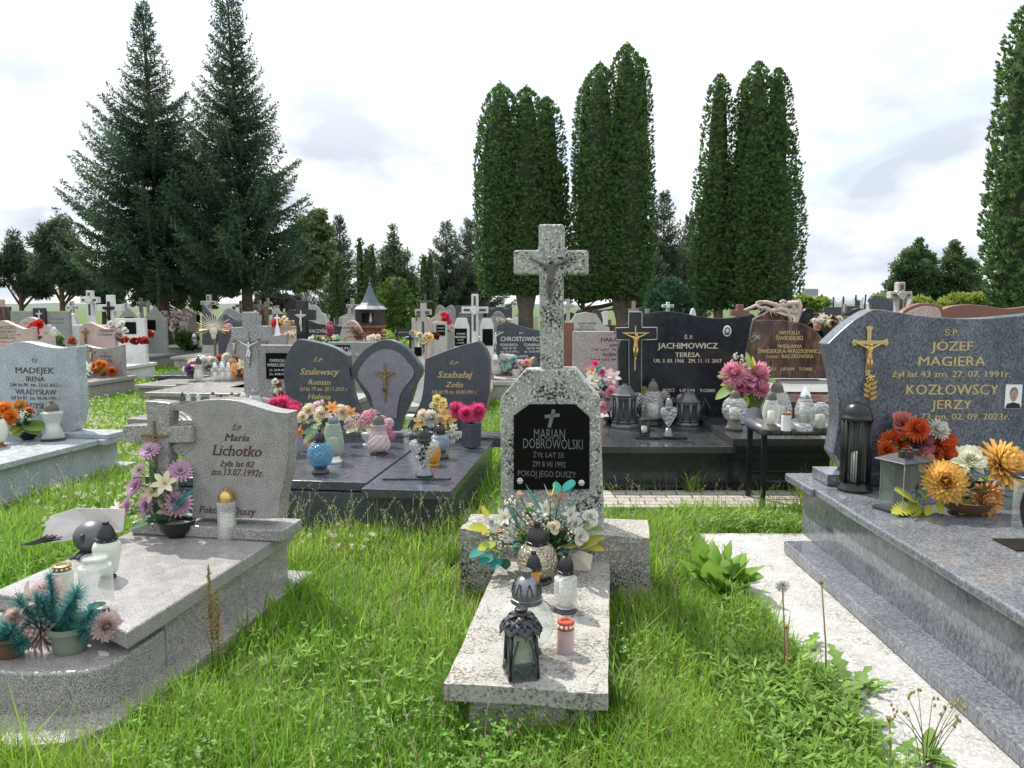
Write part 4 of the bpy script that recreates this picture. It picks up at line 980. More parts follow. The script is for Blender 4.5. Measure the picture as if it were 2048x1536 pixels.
bg('low pink ledge gravestone covered with flowers, between two dark crosses', 15, 548, 594, 652, 'flat', 'stone_pink', 4, zb=.3)
bg('grey oval gravestone full of dark lettering, left of the brick shrine', 12.2, 676, 727, 640, 'round', 'stone_pink', 6, text=[(702, 650, 16, 3), (702, 658, 32, 4), (702, 666, 20, 4), (702, 676, 34, 4)], tm='wine_ink')
bg('low black gravestone with white marks below the grey oval stone', 11, 655, 745, 684, 'flat', 'stone_grey', 6, plq=(668, 690, 700, 703, [(684, 699, 22, 5)]))
e, fr = bcross('tall grey cross with dark insets rising from a stepped stone, left of the shrine', 19, 692, 716, 597, 634, 612, 6, 'stone_pale', inset='stone_dark', hub=1, base=.25, slab=.3)
bg('stepped pale double gravestone with two black plaques below the tall grey cross', 19.3, 676, 738, 619, '', 'stone_pale', 3, pts=[(676, 665), (738, 665), (738, 634), (720, 627), (718, 612), (696, 612), (695, 627), (678, 634)], plq=(683, 635, 702, 645, [(692, 641, 14, 2)]))
# brick wayside shrine
e, fr = grave('wayside_shrine', 'small red brick shrine with a pointed tin roof and a niche figure', -3.13, 17.3, 4, 'shrine')
z0 = 0; zb = 1.0; ze = 1.42; q = .27
M().box(-.2, .2, -.2, .2, 0, zb).build('brick_base', 'brick', e)
for sx in (-1, 1):
    q_ = M()
    for k in range(13): q_.box(sx * .235 - .055, sx * .235 + .055, -.28 + .001 * k, .28, .07 * k + .02, .07 * k + .06)
    q_.build('brick_quoin', 'brick', e, bev=.003)
M().box(-.29, .29, -.29, .29, zb, zb + .05).build('brick_cap', 'brick', e, bev=.004)
q_ = M(); q_.box(-.27, -.13, -.26, .26, zb + .051, ze); q_.box(.13, .27, -.26, .26, zb + .051, ze); q_.box(-.13, .13, -.05, .26, zb + .051, ze); q_.box(-.13, .13, -.255, -.05, zb + .051, zb + .11); q_.box(-.13, .13, -.255, -.05, ze - .09, ze)
q_.build('niche_box', 'dark_wood', e)
q_ = M(); q_.lathe([(.035, 0), (.045, .05), (.03, .14), (.015, .17), (.028, .19), (.022, .23), (.005, .24)], 12, (.05, -.15, zb + .111)); q_.build('niche_figure', 'stone_white', e, True)
q_ = M(); pr = [(.35, 0), (.29, .05), (.2, .13), (.12, .28), (.05, .46), (.02, .52)]
q_.lathe(pr, 8, (0, 0, ze)); rf = q_.build('roof', 'roof_tin', e)
q_ = M(); q_.lathe([(.37, -.02), (.365, .0), (.29, .062), (.27, .062)], 8, (0, 0, ze)); q_.build('roof_skirt', 'roof_bright', rf)
q_ = M(); q_.ball((0, 0, ze + .54), .035, 10, 6); q_.tube([(0, 0, ze + .5), (0, 0, ze + .72)], .01, 6); q_.tube([(-.05, 0, ze + .65), (.05, 0, ze + .65)], .012, 6); q_.build('finial', 'roof_tin', rf)
# centre back
e, fr = grave('cross_monument', 'weathered pale cross with black insets over a stone with a crescent opening', -1.7, 14, 3)
P = crosspts(fr.P(830, 622, 0)[0], fr.P(862, 622, 0)[0], .5, fr.P(846, 606, 0)[1], fr.P(846, 624, 0)[1], .05)
M().prism(P, -.01, .1).build('cross', 'stone_pale', e, bev=.006)
a = fr.P(823, 636, 0); b = fr.P(868, 672, 0)
out_ = [(a[0], .3), (b[0] + .02, .3), (b[0] + .02, a[1] - .08), (b[0] - .06, a[1] - .1)] + [((a[0] + b[0]) / 2 + .03 + .1 * math.cos(t), .62 + .15 * math.sin(t)) for t in np.linspace(.3, -math.pi - .1, 14)] + [(a[0] + .06, a[1]), (a[0], a[1])]
M().prism(out_, 0, .11).build('headstone', 'stone_pale', e, bev=.006)
M().box(a[0] - .1, b[0] + .12, -1.5, .3, .23, .3).build('slab', 'stone_pale', e, bev=.005); M().box(a[0] - .05, b[0] + .07, -1.45, .25, 0, .228).build('plinth', 'stone_pale', e)
q_ = M(); zc_ = P[3][1]; q_.box(P[0][0] + .03, P[1][0] - .03, -.022, -.011, .65, zc_ - .12); q_.box(P[3][0] - .1, P[3][0] - .03, -.022, -.011, zc_ - .02 + .035, zc_ + .035 + .03); q_.box(P[9][0] + .03, P[9][0] + .1, -.022, -.011, zc_ + .015, zc_ + .065); q_.build('inset', 'stone_dark', e)
bg('low stone with a black plaque, right of the crescent stone', 13.8, 868, 893, 644, 'flat', 'stone_pale', 3, plq=(873, 650, 890, 671, [(881, 657, 12, 2), (881, 663, 12, 2)]))
bcross('slender dark iron cross against the little thujas', 23, 836, 865, 588, 640, 603, 3, 'bronze_grey', th=.05)
bcross('small grey cross and gabled plaque stone near the arched centre stone', 10.8, 809, 836, 661, 698, 677, 7, 'stone_grey', cru=(820, 670, 696, 813, 827, 677, 'black_metal', 'black_metal', .012), slab=.2, slen=.8, base=.14)
bg('little gabled white stone with black plaque, right of the small grey cross', 10.4, 826, 846, 687, 'gable', 'stone_white', 3, zb=.1, slab=.1, slen=.6, plq=(829, 694, 844, 712), sw=.04)
bg('dark gravestone with double humped top and pale edge, in the centre distance', 19, 870, 911, 610, 'bumps', 'stone_grey', 2, text=[('KOWALCY', 890, 625, 24, 4)], tm='white_ink')
bg('long low pinkish gravestone in front of the double humped one', 17, 853, 892, 624, 'waver', 'stone_pink', 3)
bg('dark gravestone with three white lines, left of the large pale cross', 16, 911, 948, 611, 'flat', 'stone_dark', 2, text=[(930, 628, 22, 3), (930, 633, 24, 2), (930, 639, 18, 2)], tm='white_ink')
e, fr = bcross('large pale cross with black insets and diamond medallion, left of centre', 12.8, 923, 976, 588, 690, 620, 13, 'stone_white', inset='stone_dark', hub=1, base=.2, slab=.28)
bg('pale notched stone with black plaque, left of the large pale cross', 12.6, 908, 938, 636, 'chamfer', 'stone_white', 2, plq=(909, 657, 934, 692, [('STEFANIA', 922, 669, 18, 3), ('NIEDZIELKO', 921, 676, 22, 4), ('żyła lat 81', 921, 681, 12, 2.4), ('zm. 5.02.1992', 921, 687, 14, 2.4)]), sw=.02, slab=.25)
bg('pale notched stone with black plaque, right of the large pale cross', 12.7, 960, 987, 636, 'chamfer', 'stone_white', 2, plq=(965, 658, 986, 691), sw=.02, slab=.25)
bg('rounded grey gravestone with reddish letters, behind the leaf stones, centre', 17, 976, 1016, 622, 'round', 'stone_grey', 2, text=[(994, 632, 18, 3)], tm='wine_ink')
bg('wide dark gravestones block under the thuja, white letters', 22, 973, 1024, 614, 'flat', 'stone_dark', 2, text=[(984, 618, 10, 2), (1012, 618, 10, 2)], tm='white_ink')
bcross('tiny pale blue cross above the wide dark block', 25, 992, 1009, 609, 625, 614, 5, 'stone_white')
# Row behind the central cross
e, fr = bg('dark blue gravestone with white capitals and a raised cross, left behind the central cross', 13.2, 981, 1086, 645, '', 'granite_dark_blue', 4, zb=.33, slab=.3, sm='stone_pale', slen=1.0,
   pts=[(981, 742), (1084, 742)] + smooth_curve([(1086, 662), (1060, 657), (1040, 652), (1025, 646), (1008, 645), (994, 652)], 3) + [(993, 672), (979, 672)],
   text=[('Ś.P.', 1042, 668, 8, 3.5), ('CHROSTOWSCY', 1043, 682, 84, 8.5), ('HONORATA', 1018, 692, 36, 5), ('STANISŁAW', 1066, 692, 36, 5), ('żyła lat 62', 1019, 698, 27, 4), ('żył lat 58', 1066, 698, 26, 4), ('zm. 21.10.1992 r.', 1020, 705, 38, 4), ('zm. 16.10.1997 r.', 1067, 705, 38, 4), ('JOLANTA', 1042, 715, 30, 5)], tm='white_ink', cru=(991, 652, 706, 974, 1008, 665, 'silver_grey', 'silver', .02))
foot(fr, -.6, .6, -1, .3)
bg('plain reddish brown gravestone, half hidden by the central cross', 10, 1112, 1148, 645, 'flat', 'granite_red', 2, zb=.1, slab=.1)
e, fr = bg('pink salt and pepper gravestone with wine coloured names, right behind the central cross', 9, 1146, 1246, 663, 'flat', 'granite_rose_salt', 2, zb=.3, text=[('Ś.P.', 1232, 668, 12, 5), ('HARASIM', 1227, 683, 52, 7), ('JAN', 1227, 693, 16, 6), ('ŻYŁ LAT 78 ZM.', 1216, 701, 70, 4), ('ALBINA', 1222, 712, 34, 6), ('ŻYŁA LAT 84 ZM.', 1214, 721, 70, 4)], tm='wine_ink')
bg('grey pointed gravestone with dark capitals, above the pink speckled one', 12, 1124, 1220, 624, 'shoulder', 'stone_pale', 2, text=[('GARDYNECKI', 1174, 649, 36, 4), ('ŻYŁ LAT 64', 1172, 655, 28, 3), ('GARDYNECKA', 1172, 661, 40, 4)])
bg('dark red polished gravestone half hidden behind the black cross, right of centre', 13, 1204, 1240, 650, 'flat', 'granite_brown', 2)
bg('slim white post stone beside the forked thuja trunk', 15, 1207, 1216, 622, 'flat', 'stone_white', 2, sw=.03)
bcross('pale carved cross right of the central cross, under the middle thuja', 21, 1124, 1149, 598, 640, 612, 7, 'stone_pale', hub=1)
bg('dark domed gravestone far under the middle thuja', 24, 1146, 1172, 619, 'round', 'stone_dark', 2)
bg('second dark domed gravestone, right of the forked trunk in the distance', 25, 1180, 1206, 618, 'round', 'stone_dark', 2)
bcross('white cross with fretted edge over the black gravestone', 18, 1325, 1348, 604, 660, 612, 6, 'stone_white', inset='stone_dark', hub=1)
bg('small grey post stone behind the black gravestone', 17, 1291, 1299, 618, 'flat', 'stone_grey', 2, sw=.02)
bg('white shell shaped small stone behind the black gravestone', 14, 1378, 1396, 616, 'round', 'stone_white', 2)
bcross('blocky brown granite cross, left of the carved root sculpture', 10.5, 1463, 1499, 609, 660, 626, 12, 'granite_red', slab=.3)
# carved root sculpture
e, fr = grave('root_sculpture', 'pale pink stone sculpture of twisted roots and branches on a brown gravestone', 3.8, 10.7, 2, 'sculpture'); h = fr.P
M().prism([h(x, y, 0) for x, y in ((1505, 700), (1600, 700), (1600, 640), (1540, 622), (1505, 640))], .0, .12).build('headstone', 'granite_brown', e, bev=.005)
def br(q, pts, r0, r1, n=10):
    c_ = smooth_curve([(h(x, y, -.02)[0], -.02 - .02 * math.sin(i * 2), h(x, y, -.02)[1]) for i, (x, y) in enumerate(pts)], 4)
    q.tube(c_, [.62 * (r0 + (r1 - r0) * i / (len(c_) - 1)) for i in range(len(c_))], n)
for i, (pp, r0, r1) in enumerate([([(1488, 621), (1502, 615), (1518, 608), (1530, 604), (1545, 608), (1560, 612), (1580, 607), (1597, 606)], .03, .06), ([(1512, 611), (1522, 616), (1532, 616), (1545, 622), (1560, 618), (1575, 622), (1597, 625)], .035, .06),
        ([(1530, 605), (1520, 603), (1512, 606)], .03, .02), ([(1596, 600), (1599, 615), (1596, 632), (1590, 646)], .05, .06), ([(1560, 605), (1566, 602), (1575, 606)], .035, .03), ([(1530, 616), (1522, 622), (1516, 626)], .014, .005), ([(1535, 617), (1530, 626), (1528, 634)], .014, .005),
        ([(1545, 620), (1548, 627), (1556, 632)], .014, .005), ([(1575, 622), (1578, 632), (1582, 644)], .03, .04), ([(1540, 618), (1541, 628), (1545, 637)], .014, .005), ([(1524, 618), (1512, 620), (1502, 624)], .014, .005), ([(1552, 606), (1551, 613), (1550, 619)], .03, .03), ([(1586, 607), (1587, 616), (1588, 624)], .03, .04)]):
    q_ = M(); br(q_, pp, r0, r1); q_.build('carved_branch', 'pale_pink_stone', e, True)
M().box(-.8, .75, -1.8, .3, 0, .3).build('plinth', 'granite_brown', e, bev=.006)
e, fr = bg('brown marbled gravestone with gold capitals on a wide ledge, beside the black one', 9.3, 1496, 1656, 640, '', 'granite_brown', 1.5, zb=.6, slab=.58, slen=1.9, sm='granite_brown', sw=.1,
   pts=[(1500, 756), (1657, 756)] + smooth_curve([(1657, 748), (1652, 716), (1650, 692), (1638, 668), (1612, 650), (1575, 642), (1540, 640), (1507, 640)], 4) + [(1498, 670), (1492, 700), (1497, 730)],
   text=[('WITOLD', 1578, 669, 42, 7), ('ŚWIDERSKI', 1578, 680, 55, 8), ('WIESŁAWA', 1579, 696, 50, 7), ('ŚWIDERSKA-WASZKIEWICZ', 1579, 706, 128, 7.5), ('Z DOMU', 1544, 716, 26, 5), ('RACZKOWSKA', 1595, 716, 64, 7), ('JEZU   UFAM   TOBIE', 1577, 741, 96, 6)], tm='gold_paint')
foot(fr, -.8, .6, -1.9, .3)
M().box(-.75, .75, -1.2, .3, .59, .6).build('ledge', 'stone_grey', e, bev=.005)
bg('black wavy gravestone with gilt names and dried flowers, right of the root sculpture', 12.2, 1600, 1664, 615, 'wave', 'granite_black', 2, text=[(1643, 621, 8, 3), (1637, 628, 20, 2.5), (1638, 634, 20, 2.5), (1636, 640, 16, 2.5)], tm='gold_paint', slab=.4)
bg('black gravestone with a gilt italic surname, left of the big blue headstone', 12, 1650, 1742, 617, 'waver', 'granite_black', 2, it=.2, text=[('Szymczyk', 1698, 636, 38, 6), ('Tadeusz', 1695, 643, 20, 4), ('żył lat 52', 1690, 649, 30, 3)], tm='gold_paint', slab=.4)
bg('plain dark block gravestone peeping over the two black ones', 15, 1648, 1684, 614, 'flat', 'stone_dark', 2, slab=.3)
bg('darker plain block gravestone beside the fence', 15.4, 1695, 1720, 612, 'flat', 'stone_dark', 2, slab=.3)
bg('blue grey leaf shaped gravestone behind the big blue headstone', 10.5, 1742, 1805, 590, '', 'granite_dark_blue', 1, pts=[(1745, 700), (1805, 700), (1805, 606), (1785, 600), (1765, 592), (1748, 590), (1742, 598), (1748, 630)], slab=.4)
bcross('greenish stone cross on a black stem, rising over the big blue headstone', 8.2, 1781, 1825, 564, 680, 590, 14, 'stone_pale', inset='stone_dark', hub=1, th=.1, base=.1)
bg('grey slanted slab gravestone right of the stone cross, behind', 9.5, 1806, 1842, 597, 'gable', 'stone_grey', 1, slab=.4)
def archp(e, fr): M().prism([fr.P(x, y, -.02) for x, y in [(1812, 660), (1886, 660)] + smooth_curve([(1885, 636), (1878, 618), (1865, 613), (1845, 613), (1820, 622), (1810, 630)], 3)], -.02, -.001).build('arch_panel', 'stone_pink', e, bev=.003)
bg('very wide red brown wavy gravestone with a pale arched panel, behind the big blue one', 7.8, 1797, 2120, 608, '', 'granite_red', 1, slab=.4, zb=.4, extra=archp, sw=.2,
   pts=[(1797, 760), (2120, 760)] + smooth_curve([(2120, 605), (2048, 614), (2010, 617), (1975, 612), (1940, 609), (1905, 612), (1886, 619)], 3) + smooth_curve([(1884, 612), (1865, 607), (1835, 608), (1812, 618), (1797, 630)], 3))
# far end of the cemetery: small stones nobody can tell apart
_r = random.Random(5)
_far = []
for i in range(46):
    px = _r.uniform(0, 1760); Y = _r.uniform(27, 44)
    k = _r.choice(['wave', 'flat', 'round', 'gable', 'cross', 'cross']); m_ = _r.choice(['stone_pale', 'stone_grey', 'stone_dark', 'stone_white', 'stone_pink'])
    p = at(px, 600, Y); e = empty('gravestone', f"small distant {dict(pale='beige', grey='grey', dark='blackish', white='whitish', pink='pinkish')[m_.split('_')[1]]} {dict(wave='wavy topped stone', flat='square topped stone', round='round topped stone', gable='gabled stone', cross='cross')[k]} in the far rows of the cemetery", 'grave', (p.x, Y, 0), _r.uniform(-4, 8), 'distant gravestones')
    wd = _r.uniform(.5, .95); hg = _r.uniform(.75, 1.15)
    if k == 'cross': M().prism(crosspts(-wd * .38, wd * .38, .25, hg + .6, hg + .25, .07), 0, .12).build('headstone', m_, e)
    else: M().prism([((u - .5) * wd, .25 + v * (hg - .2)) for u, v in shape(k)], 0, .12).build('headstone', m_, e)
    M().box(-wd * .55, wd * .55, -1.4, .3, 0, .249).build('slab', m_, e)
# ================= bench, fence, sign board
e, fr = grave('metal_bench', 'black metal bench with a ribbed seat between the black and the blue graves', 1.84, 5.62, 0, 'bench')
for x in (0, 1.0):
    for y in (0, .34): M().box(x - .018, x + .018, y - .018, y + .018, 0, .555).build('leg', 'black_metal', e, bev=.002)
q_ = M(); q_.box(.019, .981, -.012, .012, .19, .215); q_.build('rail', 'black_metal', e)
q_ = M(); q_.box(.019, .981, .328, .352, .19, .215); q_.build('rail', 'black_metal', e)
M().box(-.02, 1.02, -.016, .358, .556, .576).build('seat_frame', 'black_metal', e)
for i in range(15):
    x = .0 + .072 * i; q_ = M(); q_.tube([(x, -.05, .592), (x, .38, .592)], .035, 12); q_.build('slat', 'pewter', e, True)
foot(fr, -.05, .05, -.05, .05)
e = empty('net_fence', 'row of dark fence posts holding a pale net, beyond the black gravestones', 'fence', (at(1645, 600, 50).x, 50, 0), 0)
pts_ = [(1647, 605, 618), (1667, 594, 618), (1687, 593, 618), (1712, 590, 618), (1728, 589, 618)]
o0 = at(1645, 600, 50); nq = M(); tops = []
for x, y, b in pts_:
    p = at(x, y, 50); M().tube([(p.x - o0.x, 0, 0), (p.x - o0.x + (.12 if x > 1720 else 0), 0, p.z)][::1], .05, 6).build('post', 'black_metal', e); tops.append((p.x - o0.x, p.z))
for (a, b) in zip(tops, tops[1:]):
    for k in range(24):
        t = k / 24; xx_ = a[0] + (b[0] - a[0]) * t; nq.box(xx_ - .008, xx_ + .008, -.004, .004, .1, a[1] + (b[1] - a[1]) * t - .1 - .25 * math.sin(math.pi * t))
    for k in range(14):
        z = .2 + k * .13; nq.box(a[0], b[0], -.012, -.006, z, z + .014)
nq.build('net', 'grey_net', e)
p = at(1620, 592, 60); e = empty('sign_board', 'blank backed road sign on two posts beyond the last thuja', 'sign', (p.x, 60, 0))
M().box(-.62, .62, -.03, .03, p.z, p.z + .55).build('panel', 'sign_back', e, bev=.01)
for x in (-.38, .38): M().tube([(x, .08, 0), (x, .08, p.z + .4)], .04, 8).build('post', 'silver_grey', e)
p = at(1768, 586, 62); e = empty('sign_board', 'small blank sign board left of the two bushy trees', 'sign', (p.x, 62, 0))
M().box(-.3, .35, -.03, .03, p.z - .1, p.z + .2).build('panel', 'sign_back', e, bev=.01)
M().tube([(0, .08, 0), (0, .08, p.z + .1)], .04, 8).build('post', 'silver_grey', e)
# spiky sunburst ornament with a carved head, on the kerb
p = at(428, 662, 14.2); e = empty('sunburst_ornament', 'spiky gilded sunburst ornament with a carved head, in front of dark stones', 'ornament', (p.x, 14.2, p.z))
q_ = M()
for i in range(22):
    a = R(-25 + i * 230 / 21); r2 = (.24 + .05 * (i % 3)); q_.tube([(.05 * math.cos(a), 0, .05 + .05 * math.sin(a)), (r2 * math.cos(a), -.01, .05 + r2 * math.sin(a))], [.009, .004], 5)
q_.build('rays', 'bone', e); M().tube([(-.27, 0, .0), (0, .0, .02), (.27, 0, -.01)], .018, 8).build('cross_bar', 'brass_dark', e)
q_ = M(); q_.ball((0, -.02, 0), .07, 10, 8, sz=1.3); q_.ball((0, -.03, -.09), .045, 8, 6, sz=1.5); q_.ball((.0, -.06, .09), .025, 8, 5); q_.build('carved_head', 'bone', e, True)
M().tube([(0, 0, -p.z), (0, .02, -.08)], .025, 8).build('stem', 'bronze_grey', e)
e = empty('angel_statue', 'white angel statue among pink flowers by the kerb bed', 'statue', (at(352, 640, 23.5).x, 23.5, 0))
M().box(-.2, .2, -.2, .2, 0, .5).build('pedestal', 'stone_pale', e, bev=.01)
q_ = M(); q_.lathe([(.17, .5), (.15, .7), (.12, .95), (.15, 1.12), (.06, 1.2), (.055, 1.23), (.08, 1.3), (.07, 1.38), (.02, 1.42)], 14, (0, 0, 0)); q_.build('body', 'stone_white', e, True)
for s_ in (-1, 1): M().prism([(s_ * .05, .8), (s_ * .28, .75), (s_ * .34, 1.1), (s_ * .3, 1.32), (s_ * .2, 1.3), (s_ * .05, 1.15)], .08, .12).build('wing', 'stone_white', e, bev=.01)
# ================= lanterns
BP, DG, SG = 'black_plastic', 'dark_grey_lid', 'silver_grey'
# on the central grave
lantern('large round gold and clear diamond cut lantern with a black lid, on the central slab', 1074, 1045, 1170, 82, .19, 'ball', 'dome', 'glass_gold', BP, BP, lf=.36, lw=.56, dia=16)
lantern('amber glass lantern with a black cone lid, behind the silver lidded one', 1067, 1103, 1206, 36, .19, 'pear', 'cone', 'glass_amber', BP, BP, lf=.36, lw=.95, wax='wax_yellow')
lantern('crackled clear lantern with a black lid and grey foot, right side of the central slab', 1131, 1103, 1228, 48, .19, 'jar', 'dome', 'glass_crackle', BP, DG, lf=.36, bf=.1, lw=.72, bw=1.0, waxh=.8)
o = lantern('wide ribbed glass lantern with a patterned silver lid, behind the leaf lidded lantern', 1053, 1140, 1320, 112, .19, 'ball', 'dome', 'glass_rib', SG, DG, lf=.38, bf=.12, lw=.58, rib=.045, ribn=18, n=72, bw=.55, wax='wax')
ld = [c for c in o.children if c.name.startswith('lid')][0]
q = M()                                   # dark arch pattern on the silver lid
for k in range(8):
    a = k * math.pi / 4 + .2; Rr = .062; zb = max(v.co.z for v in ld.data.vertices); zl = min(v.co.z for v in ld.data.vertices); hh_ = zb - zl
    for j in range(26):
        t = j / 25; zz = zl + hh_ * (.32 + .34 * math.sin(math.pi * t)); aa = a + (t - .5) * .42; rr = .058 * (1 - .5 * max(0, (zz - zl) / hh_ - .3)) * (1.02)
        q.ball((rr * math.cos(aa), rr * math.sin(aa), zz), .0025, 5, 3)
q.build('lid_pattern', BP, ld)
lantern('small red rimmed votive candle in salmon wax, right of the leaf lidded lantern', 1131, 1240, 1308, 37, .19, 'cyl', 'votive', 'glass_pink', 'wax_red', None, lf=.27, lw=.95, wax='wax_salmon', waxh=.92, name='votive_candle', cat='candle')
# leaf lidded square lantern in front
p = onz(1047, 1366, .19); W = .062
e = empty('grave_lantern', 'square dark green lantern with a drooping black leaf lid, nearest on the central slab', 'lantern', (p.x - .008, p.y + .055, .19), -12, 'grave lanterns'); Hh = at(1047, 1216, p.y + .055).z - .19
q = M().lathe([(.078, 0), (.072, .012), (.06, .055), (.056, .06)], 4, sq=0); o = q.build('base', 'glass_smoke', e, bev=.004); o.rotation_euler.z = R(45)
q = M()
for s1, s2 in ((1, 1), (1, -1), (-1, 1), (-1, -1)):
    q.tube([(s1 * .05, s2 * .05, .01), (s1 * .046, s2 * .046, .08), (s1 * .04, s2 * .04, Hh * .66)], [.008, .006, .005], 6)
q.build('corner_posts', 'black_metal', e, True)
for k in range(4):
    q = M(); a = k * math.pi / 2; ca, sa = math.cos(a), math.sin(a)
    for pts in ([(-.046, .012), (-.03, .05), (0, .014)], [(.046, .012), (.03, .05), (0, .014)], [(-.044, .02), (-.038, .09), (-.02, .15)], [(.044, .02), (.038, .09), (.02, .15)]):
        cv = smooth_curve(pts, 5); q.tube([(x * ca + .051 * sa, x * sa - .051 * ca, z) for x, z in cv], .0045, 6)
    q.build('side_ornament', 'glass_smoke', e, True)
M().lathe([(.05, .01), (.05, .06), (.046, Hh * .66)], 4).build('glass_body', 'glass_green', e).rotation_euler.z = R(45)
M().lathe([(.027, .012), (.027, .11)], 14).build('candle', 'wax', e, True)
q = M()
for ring, (L_, z0, el, wd, nn) in enumerate(((.088, Hh * .80, .1, .031, 8), (.075, Hh * .83, .0, .03, 8), (.05, Hh * .86, .2, .03, 6))):
    for k in range(nn):
        petal(q, k * 2 * math.pi / nn + ring * .4, L_, wd, el, -1.75, .012, z0, (1, 1, 1), (1, 1, 1), n=6, cup=.35, tipw=.2)
q.c = [(1, 1, 1)] * len(q.v)
o = q.build('leaf_lid', DG, e, True); sm = o.modifiers.new('s', 'SOLIDIFY'); sm.thickness = .003
M().lathe([(.02, Hh * .84), (.022, Hh * .93), (.017, Hh * .935), (.017, Hh * .97), (.024, Hh * .975), (.024, Hh), (.012, Hh)], 16).build('chimney', BP, e, True)
# on the left grave
lantern('slim clear lantern with a gold cap and a printed flower sprig, before the wavy headstone', 455, 975, 1079, 38, .31, 'cyl', 'dome', 'glass_crackle', 'gold', None, lf=.27, lw=.85, waxh=.7)
lantern('milky pear shaped lantern with a black cone lid, on the left slab', 217, 1043, 1160, 56, .31, 'urn', 'cone', 'glass_milky', BP, BP, lf=.34, bf=.08, bw=.55, lw=.72)
lantern('gold rimmed votive candle in pale glass, behind the teal tinsel bouquet', 127, 1129, 1200, 42, .31, 'cyl', 'votive', 'glass_milky', 'brass_dark', None, lf=.17, lw=.85, waxh=.9, name='votive_candle', cat='candle')
lantern('large empty clear glass jar with ribbed pattern, upside down on a black foot', 195, 1112, 1232, 64, .31, 'jar', 'votive', 'glass_clear', 'glass_pane', BP, lf=.05, bf=.14, lw=.8, bw=.72, rib=.02, ribn=16, n=64, wax=None)
p = onz(168, 1118, .31); e = empty('grave_lantern', 'tipped over dark grey bowl shaped lantern cap, leaning by a white paper wrapper', 'lantern', (p.x, p.y + .08, .31), 0, 'grave lanterns')
q = M(); q.ball((0, 0, .085), .083, 24, 14, sz=.92); o = q.build('cap', 'pewter', e, True)
q = M(); q.box(-.006, .006, -.095, -.07, .08, .12); q.build('handle', DG, e, bev=.003)
q = M(); 
for k in range(5): q.tube([(-.03 + .017 * k, -.03, .02), (-.06 + .03 * k, -.09, .004)], [.012, .009], 8)
q.build('feet', 'pewter', e, True)
p = onz(150, 1085, .31); e = empty('paper_wrapper', 'crumpled white florist paper wrapper with dry brown stems, on the left slab', 'paper', (p.x, p.y + .04, .31), 0)
q = M(); pts = [(-.16, -.06, .02), (-.13, -.02, .13), (-.02, .02, .16), (.11, .0, .165), (.22, .04, .15), (.2, .05, .03), (0, .03, .0), (-.1, -.04, .0), (.03, .05, .08), (-.09, -.01, .07)]
q.add(pts, [(0, 9, 1), (1, 9, 8, 2), (2, 8, 3), (3, 8, 5, 4), (8, 6, 5), (8, 9, 7, 6), (9, 0, 7)]); o = q.build('paper', 'paper', e); o.modifiers.new('s', 'SOLIDIFY').thickness = .002
q = M()
for k in range(16): q.tube([(-.2 + random.uniform(-.04, .03), -.1, .006), (-.08 + random.uniform(-.06, .04), -.07, .02 + random.uniform(0, .03))], .003, 4)
q.build('dry_stems', 'dark_wood', e)
# on the pale blue grave (far left)
lantern('white hourglass shaped glass lantern with a brown dome lid, on the pale blue slab', 107, 802, 883, 44, .33, 'hour', 'dome', 'glass_crackle', 'bronze_grey', DG, lf=.25, bf=.07, lw=.62, bw=1.05)
lantern('round pale glass lantern cut by the left edge, beside orange flowers', -8, 830, 896, 46, .33, 'ball', 'dome', 'glass_milky', DG, 'copper', lf=.12, bf=.12)
# on the double leaf grave
lantern('bright blue diamond cut ball lantern with a black lid, front left on the double grave', 641, 858, 949, 50, .33, 'ball', 'dome', 'glass_blue', BP, DG, lf=.3, bf=.15, lw=.45, bw=.7, dia=14)
lantern('tall greenish ribbed lantern with a silver knobbed lid, behind the blue ball lantern', 668, 827, 927, 41, .33, 'tall', 'dome', 'glass_green', 'silver_grey', 'white_plastic', lf=.2, bf=.14, lw=.52, rib=.03, ribn=16, n=64)
lantern('pinkish swirled pear lantern with a bronze lid, near the middle joint of the double grave', 758, 826, 910, 46, .33, 'pear', 'dome', 'glass_pink', 'bronze_grey', BP, lf=.28, bf=.07, lw=.55, rib=.05, ribn=9, n=54, twist=14)
lantern('blue grey ribbed round lantern with a black lid, behind the heart lantern', 880, 845, 918, 42, .322, 'ball', 'dome', 'glass_bluegrey', BP, DG, lf=.33, bf=.2, lw=.55, rib=.03, ribn=14, n=56)
lantern('small black capped lantern among the yellow flowers, right of the arch stone', 878, 823, 880, 24, .33, 'pear', 'dome', 'glass_smoke', BP, BP, lf=.45, lw=.8)
lantern('small copper brown patterned ball lantern, half behind the heart lantern', 867, 886, 932, 30, .322, 'ball', 'dome', 'glass_amber', 'copper', 'glass_amber', lf=.05, bf=.1)
lantern('slim white cylinder candle with a dark foot, beside the left wavy headstone', 549, 870, 934, 18, .33, 'cyl', 'votive', 'glass_crackle', 'white_plastic', BP, lf=.1, bf=.1)
